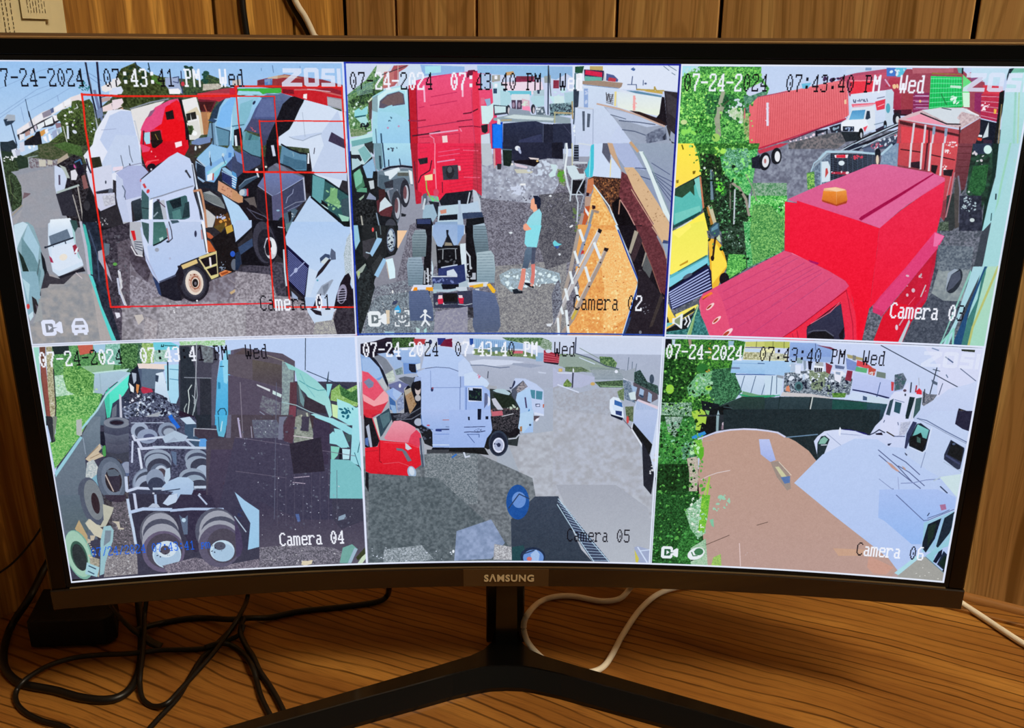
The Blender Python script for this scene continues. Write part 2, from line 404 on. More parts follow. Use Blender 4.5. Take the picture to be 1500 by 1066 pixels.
foot = new_obj('stand_foot', bm, M_stand, mon); foot['label'] = 'glossy black V-shaped foot'

# ---------------------------------------------------------------- cables and box
CAB = {
'power_cord': [[-0.3892,0.16,-0.1795],[-0.3901,0.13,-0.2295],[-0.3928,0.11,-0.2441],[-0.3929,0.085,-0.2525],[-0.4101,0.0834,-0.2768],[-0.4003,0.052,-0.2768],[-0.3879,0.0287,-0.2768],[-0.3742,0.0147,-0.2768],[-0.3609,0.0075,-0.2768],[-0.3367,0.0012,-0.2768],[-0.3152,-0.0066,-0.2768],[-0.2965,-0.0096,-0.2768],[-0.2861,-0.0059,-0.2768],[-0.2817,0.005,-0.2768],[-0.2831,0.0227,-0.2768],[-0.2902,0.0474,-0.2768],[-0.302,0.0794,-0.2768],[-0.316,0.112,-0.2746],[-0.3174,0.116,-0.2544]],
'loop': [[-0.2934,-0.0543,-0.2778],[-0.3114,-0.038,-0.2778],[-0.3322,-0.0302,-0.2778],[-0.348,-0.0216,-0.2778],[-0.3598,-0.0105,-0.2778],[-0.3641,-0.0011,-0.2756],[-0.3609,0.0042,-0.2712],[-0.3562,0.0154,-0.2712],[-0.3501,0.0282,-0.2734],[-0.3383,0.0388,-0.2756],[-0.3201,0.0423,-0.2756],[-0.2959,0.0409,-0.2734],[-0.2759,0.0483,-0.2756],[-0.2537,0.0522,-0.2778],[-0.2388,0.0549,-0.2778],[-0.2277,0.0639,-0.2778],[-0.2185,0.0691,-0.2756],[-0.2166,0.0759,-0.2712]],
'straight': [[-0.256,-0.0545,-0.2778],[-0.2526,-0.0382,-0.2778],[-0.2493,-0.0255,-0.2778],[-0.2438,-0.0055,-0.2778],[-0.2425,0.0174,-0.2778],[-0.2407,0.0399,-0.2778],[-0.2361,0.0549,-0.2778],[-0.2295,0.076,-0.2778],[-0.2263,0.0954,-0.2778]],
'hook': [[-0.2942,0.085,-0.2416],[-0.2965,0.0768,-0.262],[-0.2887,0.0531,-0.265],[-0.2836,0.0348,-0.269],[-0.2779,0.0144,-0.2712],[-0.2753,0.005,-0.275],[-0.2693,-0.0069,-0.2778],[-0.2588,-0.0152,-0.2778],[-0.2479,-0.017,-0.274],[-0.2428,-0.0039,-0.273],[-0.2369,0.0175,-0.273],[-0.2308,0.0389,-0.272],[-0.2264,0.0616,-0.271],[-0.221,0.0817,-0.266],[-0.2225,0.11,-0.2687],[-0.2206,0.11,-0.254]],
'cross': [[-0.101,0.115,-0.2538],[-0.1015,0.112,-0.2586],[-0.1051,0.1235,-0.274],[-0.1129,0.1186,-0.277],[-0.139,0.1121,-0.2775],[-0.1767,0.105,-0.2775],[-0.2004,0.0952,-0.277],[-0.2149,0.0883,-0.273],[-0.2308,0.0848,-0.272],[-0.2533,0.0943,-0.277],[-0.2698,0.094,-0.2775],[-0.2872,0.0882,-0.2775],[-0.2956,0.0782,-0.274],[-0.305,0.0707,-0.274]],
'pair1': [[-0.2195,0.0868,-0.272],[-0.2182,0.0705,-0.274],[-0.2105,0.0571,-0.2775],[-0.2007,0.0421,-0.2775],[-0.1917,0.0251,-0.2775],[-0.1812,0.0096,-0.2775],[-0.1714,-0.006,-0.2775],[-0.163,-0.021,-0.2775],[-0.1552,-0.0346,-0.2775]],
'pair2': [[-0.2406,0.0496,-0.274],[-0.2303,0.0549,-0.274],[-0.222,0.0571,-0.2775],[-0.2099,0.0464,-0.2775],[-0.1963,0.0239,-0.2735],[-0.1907,0.0128,-0.2775],[-0.1844,-0.0022,-0.2775],[-0.1777,-0.015,-0.2775],[-0.1703,-0.0275,-0.2775]],
'flat': [[-0.3114,0.043,-0.22],[-0.3091,0.046,-0.2329],[-0.3044,0.05,-0.246],[-0.2981,0.054,-0.26],[-0.2919,0.0565,-0.268],[-0.285,0.054,-0.272],[-0.2766,0.0533,-0.276]],
'wire': [[-0.4262,0.0879,-0.237],[-0.4195,0.0971,-0.235],[-0.4125,0.1068,-0.2311],[-0.4049,0.1172,-0.2229],[-0.3981,0.1265,-0.2131],[-0.3903,0.1372,-0.1974]],
'white': [[0.1139,0.13,-0.2597],[0.1087,0.125,-0.2634],[0.106,0.1289,-0.272],[0.0968,0.1212,-0.276],[0.0807,0.1195,-0.277],[0.0575,0.127,-0.277],[0.0406,0.126,-0.277],[0.0272,0.1175,-0.277],[0.0158,0.06,-0.2497],[0.0121,0.059,-0.2605],[0.0149,0.056,-0.2725],[0.0228,0.0453,-0.277],[0.0344,0.0298,-0.277],[0.0497,0.0214,-0.277],[0.0634,0.0222,-0.277],[0.0736,0.0289,-0.277],[0.0822,0.0444,-0.277],[0.0935,0.0697,-0.277],[0.1103,0.1019,-0.277],[0.1259,0.1238,-0.277],[0.1395,0.1341,-0.276],[0.1554,0.1386,-0.274],[0.1734,0.14,-0.2679]],
'white_right': [[0.3773,0.12,-0.2651],[0.3905,0.1147,-0.274],[0.4025,0.0946,-0.277],[0.4098,0.075,-0.277],[0.4173,0.0572,-0.277],[0.4289,0.0385,-0.277]],
'wallblack1': [[-0.245,0.3399,0.2533],[-0.2454,0.3394,0.2186],[-0.2452,0.3396,0.2069],[-0.2444,0.3407,0.1903],[-0.2436,0.3418,0.1649],[-0.2489,0.3345,0.0315]],
'wallblack2': [[-0.2219,0.3716,0.2563],[-0.212,0.3852,0.2212],[-0.2056,0.394,0.2061],[-0.199,0.403,0.1906],[-0.1905,0.4147,0.1647],[-0.1916,0.4132,0.0196]],
'wallwhite': [[-0.2162,0.3692,0.2562],[-0.2062,0.3829,0.2211],[-0.1993,0.3925,0.2061],[-0.1937,0.4001,0.1905],[-0.1862,0.4103,0.1648],[-0.1896,0.4024,0.0213]],
}
ZD = 0
def cable(key, r, mat, label, flat=1.0, name='cable', cat='cable', group=None, seg=12):
    P = CAB[key]; b = Vector(P[len(P) // 2])
    o = new_obj(name, tube(P, r, seg, flat), mat, base=tuple(b), smooth=True)
    return tag(o, label, cat, group)
cable('power_cord', 0.0031, M_cord, 'thick black power cord looping widest around the desk at far left', name='power_cord', cat='cord')
cable('loop', 0.0020, M_cord, 'thin black cord that curls under the thick cord and sweeps right across the tangle')
cable('straight', 0.0020, M_cord, 'black cord running nearly straight from bottom edge up to the crossing')
cable('hook', 0.0019, M_cord, 'shiny black cord bent in a U hook left of the straight cord')
cable('cross', 0.0024, M_cord, 'black cable lying sideways behind the tangle with its end rising under the monitor')
cable('pair1', 0.0022, M_cord, 'outer one of two black cords twisting together toward the left foot of the stand')
cable('pair2', 0.0021, M_cord, 'inner one of two twisted black cords, bowed left beside the stand foot')
cable('flat', 0.0042, M_cord, 'flat black cable with a grey sheen coming out in front of the black box', flat=0.42)
cable('wire', 0.0009, M_cord, 'very thin dark wire strung along the left wall', name='wire', cat='wire')
cable('white', 0.0024, M_white, 'white cable looping behind the stand column and foot')
cable('white_right', 0.0026, M_white, 'white cable leaving the lower right corner of the monitor')
cable('wallblack1', 0.0030, M_cord, 'dark cable hanging straight down the left wall')
cable('wallblack2', 0.0028, M_cord, 'black cable slanting down the left wall beside the white one')
cable('wallwhite', 0.0030, M_white, 'white cable slanting down the left wall against a black one')

bx = thing('electronics_box', 'low black plastic electronics box behind the lower left monitor corner', 'box', (-0.355, 0.09, DZ))
o = new_obj('housing', prism([(-0.3806, 0.0545), (-0.322, 0.0585), (-0.3165, 0.068), (-0.3300, 0.105), (-0.3905, 0.105)], DZ + 0.002, DZ + 0.0255,
    [(-0.3814, 0.0555), (-0.3225, 0.0595), (-0.3172, 0.0685), (-0.3306, 0.104), (-0.3905, 0.104)], bev=0.0015), M_box, bx)
for x, y in ((-0.374, 0.064), (-0.325, 0.067), (-0.336, 0.099), (-0.382, 0.098)):
    new_obj('foot', prism([(x + 0.004 * math.cos(a), y + 0.004 * math.sin(a)) for a in [k * math.pi / 4 for k in range(8)]], DZ, DZ + 0.002), M_lip, bx)
new_obj('vent', boxm(Matrix.Identity(4), -0.374, -0.340, 0.078, 0.098, DZ + 0.0255, DZ + 0.0262, 0.0003), M_lip, bx)

# ---------------------------------------------------------------- papers on the left wall
WLM = wall_matrix(DL, NL)
def paper_mesh(s0, s1, z0, z1, off, curl, slant=0.0, n=10):
    bm = bmesh.new(); R = []
    for i in range(n + 1):
        t = i / n; s = s0 + (s1 - s0) * t; d = off + curl * (1 - t) ** 2
        R.append([bm.verts.new(WLM @ Vector((s + slant * k, d + e, z0 + (z1 - z0) * k))) for k, e in ((0, 0), (1, 0), (1, 0.0002), (0, 0.0002))])
    for A_, B_ in zip(R[:-1], R[1:]):
        for j in range(4): bm.faces.new((A_[j], A_[(j + 1) % 4], B_[(j + 1) % 4], B_[j]))
    bm.faces.new(R[0][::-1]); bm.faces.new(R[-1]); return bm
def print_lines(cols, off, z0, z1, seed, w=0.0007):
    rng = random.Random(seed); bm = bmesh.new()
    for s in cols:
        z = z0
        while z < z1:
            l = rng.uniform(0.0012, 0.0042)
            M4 = WLM @ Matrix.Translation((s + rng.uniform(-.0001, .0001), off, z))
            vs_ = [bm.verts.new(M4 @ Vector(c)) for c in ((-w / 2, 0, 0), (w / 2, 0, 0), (w / 2, 0, l), (-w / 2, 0, l))]
            bm.faces.new(vs_); z += l + rng.uniform(0.0006, 0.0016)
    return bm
pA = new_obj('paper_sheet', paper_mesh(0.3085, 0.50, 0.12, 0.34, 0.0008, 0.0015), M_paper, base=tuple(WLM @ Vector((0.4, 0, 0.12)))); tag(pA, 'cream paper sheet flat on the left wall with its blank edge showing', 'paper')
pB = new_obj('paper_sheet', paper_mesh(0.3265, 0.49, 0.11, 0.33, 0.0035, 0.002), M_paper, base=tuple(WLM @ Vector((0.4, 0, 0.11)))); tag(pB, 'cream paper sheet with dark sideways printed lines, raised over a blank one', 'paper')
o = new_obj('printed_text', print_lines([0.3515, 0.3550, 0.3578], 0.0056, 0.165, 0.32, 3, 0.0006), M_ink, pB); o['kind'] = 'stuff'
pC = new_obj('paper_slip', paper_mesh(0.3222, 0.345, 0.1962, 0.30, 0.0075, 0.0004), M_paper, base=tuple(WLM @ Vector((0.33, 0, 0.1962)))); tag(pC, 'small cream slip of fine faint print pinned over the larger sheets', 'paper')
o = new_obj('printed_text', print_lines([0.3268, 0.3290, 0.3312, 0.3334, 0.3356, 0.3378, 0.3400], 0.0083, 0.2005, 0.295, 5, 0.0004), M_ink, pC); o['kind'] = 'stuff'

# ---------------------------------------------------------------- ceiling lamp housing
lamp = thing('ceiling_lamp', 'square white ceiling light panel above the desk', 'lamp', (0.85, -0.70, 1.395))
M_glow = bpy.data.materials.new('lamp_diffuser'); M_glow.use_nodes = True
gb = M_glow.node_tree.nodes['Principled BSDF']; gb.inputs['Base Color'].default_value = (0.9, 0.86, 0.75, 1)
gb.inputs['Emission Color'].default_value = (1.0, 0.82, 0.58, 1); gb.inputs['Emission Strength'].default_value = 6.0
new_obj('lamp_frame', boxm(Matrix.Identity(4), 0.52, 1.18, -1.03, -0.37, 1.395, 1.42, 0.002), M_lampm, lamp)
new_obj('diffuser', boxm(Matrix.Identity(4), 0.56, 1.14, -0.99, -0.41, 1.39, 1.3951), M_glow, lamp)

# ---------------------------------------------------------------- the picture on the display
TW,TH=1920,1080
def hexc(h):
    if len(h)==3: h=h[0]*2+h[1]*2+h[2]*2
    return np.array([int(h[i:i+2],16)/255 for i in (0,2,4)],np.float32)
class Screen:
    def __init__(s):
        s.im=np.zeros((TH,TW,3),np.float32); s.clip=(0,0,TW,TH); s.org=(0,0)
        rng=np.random.RandomState(7)
        s.nz={}
        for sc in (1,2,3,5,8,14,30):
            s.nz[sc]=s.smooth(rng,sc)
    def smooth(s,rng,sc):
        h,w=int(TH/sc)+3,int(TW/sc)+3
        g=rng.rand(h,w).astype(np.float32)
        y=np.arange(TH)/sc; x=np.arange(TW)/sc
        yi=y.astype(int); xi=x.astype(int); fy=(y-yi)[:,None]; fx=(x-xi)[None]
        fy=fy*fy*(3-2*fy); fx=fx*fx*(3-2*fx)
        a=g[yi][:,xi]*(1-fx)+g[yi][:,xi+1]*fx; b=g[yi+1][:,xi]*(1-fx)+g[yi+1][:,xi+1]*fx
        return (a*(1-fy)+b*fy).astype(np.float32)
    def panel(s,k):
        c,r=(k-1)%3,(k-1)//3
        s.clip=(c*640,r*540,c*640+640,r*540+540); s.org=(c*640,r*540)
    def cov(s,P):
        P=np.asarray(P,float)+s.org
        x0,y0=np.floor(P.min(0)).astype(int)-1; x1,y1=np.ceil(P.max(0)).astype(int)+1
        x0=max(x0,s.clip[0]);y0=max(y0,s.clip[1]);x1=min(x1,s.clip[2]);y1=min(y1,s.clip[3])
        if x1<=x0 or y1<=y0: return None
        S=3; ys=y0+(np.arange((y1-y0)*S)+.5)/S
        A=P; B=np.roll(P,-1,0)
        px=np.arange(x0,x1)
        acc=np.zeros((len(ys),x1-x0),np.float32)
        for a,b in zip(A,B):
            if a[1]==b[1]: continue
            d=1.0 if b[1]>a[1] else -1.0
            lo,hi=min(a[1],b[1]),max(a[1],b[1])
            i0,i1=np.searchsorted(ys,[lo,hi])
            if i1<=i0: continue
            xc=a[0]+(ys[i0:i1]-a[1])*(b[0]-a[0])/(b[1]-a[1])
            acc[i0:i1]+=d*np.clip(px[None]+1-xc[:,None],0,1)
        m=np.minimum(np.abs(acc),1).reshape(y1-y0,S,-1).mean(1)
        return m,x0,y0,x1,y1
    def blend(s,r,col):
        if r is None: return
        m,x0,y0,x1,y1=r; t=s.im[y0:y1,x0:x1]; m=m[...,None]
        t*=1-m; t+=m*col
    def poly(s,c,P): s.blend(s.cov(P),hexc(c))
    def glass(s,c,a,P):
        r=s.cov(P)
        if r is not None: s.blend((r[0]*a,)+r[1:],hexc(c))
    def grad(s,c1,c2,P):
        r=s.cov(P)
        if r is None: return
        P=np.asarray(P,float); a,b=P[:,1].min()+s.org[1],P[:,1].max()+s.org[1]
        t=np.clip((np.arange(r[2],r[4])-a)/(b-a),0,1)[:,None,None].astype(np.float32)
        s.blend(r,hexc(c1)*(1-t)+hexc(c2)*t)
    def mott(s,c1,c2,sc,P):
        r=s.cov(P)
        if r is None: return
        m,x0,y0,x1,y1=r
        ks=sorted(s.nz); i=ks.index(sc)
        N=.5*s.nz[sc][y0:y1,x0:x1]+.25*s.nz[ks[max(i-1,0)]][y0:y1,x0:x1]+.25*s.nz[ks[min(i+1,len(ks)-1)]][y0:y1,x0:x1]
        t=np.clip((N-.5)*2.2+.5,0,1)[...,None]
        s.blend(r,hexc(c1)*(1-t)+hexc(c2)*t)
    def ell(s,c,cx,cy,ax,ay,bx,by):
        th=np.linspace(0,2*math.pi,25)[:-1] if abs(ax)+abs(ay)+abs(bx)+abs(by)>6 else np.linspace(0,2*math.pi,9)[:-1]
        s.poly(c,[(cx+ax*math.cos(t)+bx*math.sin(t),cy+ay*math.cos(t)+by*math.sin(t)) for t in th])
    def line(s,c,w,P):
        h=w/2
        for (x0,y0),(x1,y1) in zip(P[:-1],P[1:]):
            d=math.hypot(x1-x0,y1-y0)
            if d<1e-6: continue
            nx,ny=-(y1-y0)/d*h,(x1-x0)/d*h; ex,ey=(x1-x0)/d*h*.5,(y1-y0)/d*h*.5
            s.poly(c,[(x0+nx-ex,y0+ny-ey),(x1+nx+ex,y1+ny+ey),(x1-nx+ex,y1-ny+ey),(x0-nx-ex,y0-ny-ey)])
    def ribs(s,c,w,n,P):
        a,b,cc,d=[np.array(q,float) for q in P]
        for i in range(n):
            t=(i+.5)/n
            s.line(c,w,[tuple(a+(d-a)*t),tuple(b+(cc-b)*t)])
    def dots(s,c,n,r,seed,P):
        rng=np.random.RandomState(seed); Q=np.asarray(P,float); lo,hi=Q.min(0),Q.max(0)
        k=0
        for _ in range(n*6):
            x,y=lo+rng.rand(2)*(hi-lo); q=False; j=len(Q)-1
            for i in range(len(Q)):
                if (Q[i,1]>y)!=(Q[j,1]>y) and x<(Q[j,0]-Q[i,0])*(y-Q[i,1])/(Q[j,1]-Q[i,1])+Q[i,0]: q=not q
                j=i
            if not q: continue
            a=rng.rand()*6.28; e=.5+rng.rand()*.7; R=r*(.5+rng.rand())
            s.ell(c,x,y,R*math.cos(a),R*math.sin(a),-R*e*math.sin(a)*.7,R*e*math.cos(a)*.7)
            k+=1
            if k>=n: break
    def text(s,fg,x,y,w,h,txt):
        # fg: one letter per character, k black, w white, b blue
        for ch,f in zip(txt,fg):
            g=GL.get(ch)
            q=.7 if f=='w' else .1
            if g:
                rows=g.split('/')
                for j,row in enumerate(rows):
                    v=int(row,16); i=0
                    while i<8:
                        if v>>(7-i)&1:
                            k=i
                            while k<8 and v>>(7-k)&1: k+=1
                            X0,X1,Y0,Y1=x+i*w-q,x+k*w+q,y+j*h-q*.6,y+(j+1)*h+q*.6
                            s.poly({'k':'0a0a14','w':'eef2ff','b':'1060f0'}[f],[(X0,Y0),(X1,Y0),(X1,Y1),(X0,Y1)])
                            i=k
                        else: i+=1
            x+=8*w
    def finish(s):
        im=s.im; L=(im@np.array([.3,.59,.11],np.float32))[...,None]
        w=np.clip((L-.5)/.3,0,1)*(im[...,2:3]>im[...,0:1])
        t=L+(im-L)*(.95-.2*w)
        n=(s.nz[1]-.5)*.5+(s.nz[2]-.5)*.7+(s.nz[3]-.5)*.6+(s.nz[8]-.5)*.35
        t=t+n[...,None]*(.055*(1-L)+.010)
        k=t.copy(); k[1:-1,1:-1]=(t[1:-1,1:-1]*2+t[:-2,1:-1]+t[2:,1:-1]+t[1:-1,:-2]+t[1:-1,2:])/6
        return np.clip(k+(t-k)*1.2,0,1)
    def run(s,src):
        for ln in src.split('\n'):
            f=ln.split()
            if not f: continue
            o=f[0]
            if o=='P': s.panel(int(f[1])); continue
            def pts(k):
                v=[float(q) for q in ' '.join(f[k:]).replace(',',' ').split()]
                return list(zip(v[::2],v[1::2]))
            if o=='p': s.poly(f[1],pts(2))
            elif o=='g': s.grad(f[1],f[2],pts(3))
            elif o=='n': s.mott(f[1],f[2],int(f[3]),pts(4))
            elif o=='a': s.glass(f[1],float(f[2]),pts(3))
            elif o=='l': s.line(f[1],float(f[2]),pts(3))
            elif o=='h': s.ribs(f[1],float(f[2]),int(f[3]),pts(4))
            elif o=='d': s.dots(f[1],int(f[2]),float(f[3]),int(f[4]),pts(5))
            elif o=='e': s.ell(f[1],*[float(q) for q in ' '.join(f[2:]).replace(',',' ').split()])
            elif o=='t': s.text(f[1],float(f[2]),float(f[3]),float(f[4]),float(f[5]),' '.join(f[6:]).replace('_',' '))
GL={'0':'18/24/24/42/42/4a/4a/42/24/24/18','1':'08/18/28/08/08/08/08/08/08/08/3e','2':'3c/42/42/02/04/08/10/20/40/42/7e','3':'3c/42/02/02/02/1c/02/02/02/42/3c','4':'04/0c/0c/14/24/24/44/7e/04/04/1e','5':'7e/40/40/40/7c/02/02/02/02/42/3c','6':'1c/20/40/40/40/7c/42/42/42/42/3c','7':'7e/42/02/04/04/08/08/10/10/10/10','-':'00/00/00/00/00/7e/00','/':'02/02/04/04/08/08/10/10/20/20/40',':':'00/00/18/18/00/00/00/18/18','P':'7c/22/22/22/22/3c/20/20/20/20/70','M':'42/66/66/7e/5a/5a/42/42/42/42/42','W':'42/42/42/42/42/5a/5a/5a/7e/24/24','e':'00/00/00/3c/42/42/7e/40/40/42/3c','d':'0c/04/04/3c/44/44/44/44/44/44/3a','C':'1c/22/40/40/40/40/40/40/40/22/1c','a':'00/00/00/38/04/04/3c/44/44/44/3a','m':'00/00/00/ec/92/92/92/92/92/92/92','r':'00/00/00/dc/62/40/40/40/40/40/e0','p':'00/00/00/3c/22/22/22/3c/20/20/70'}

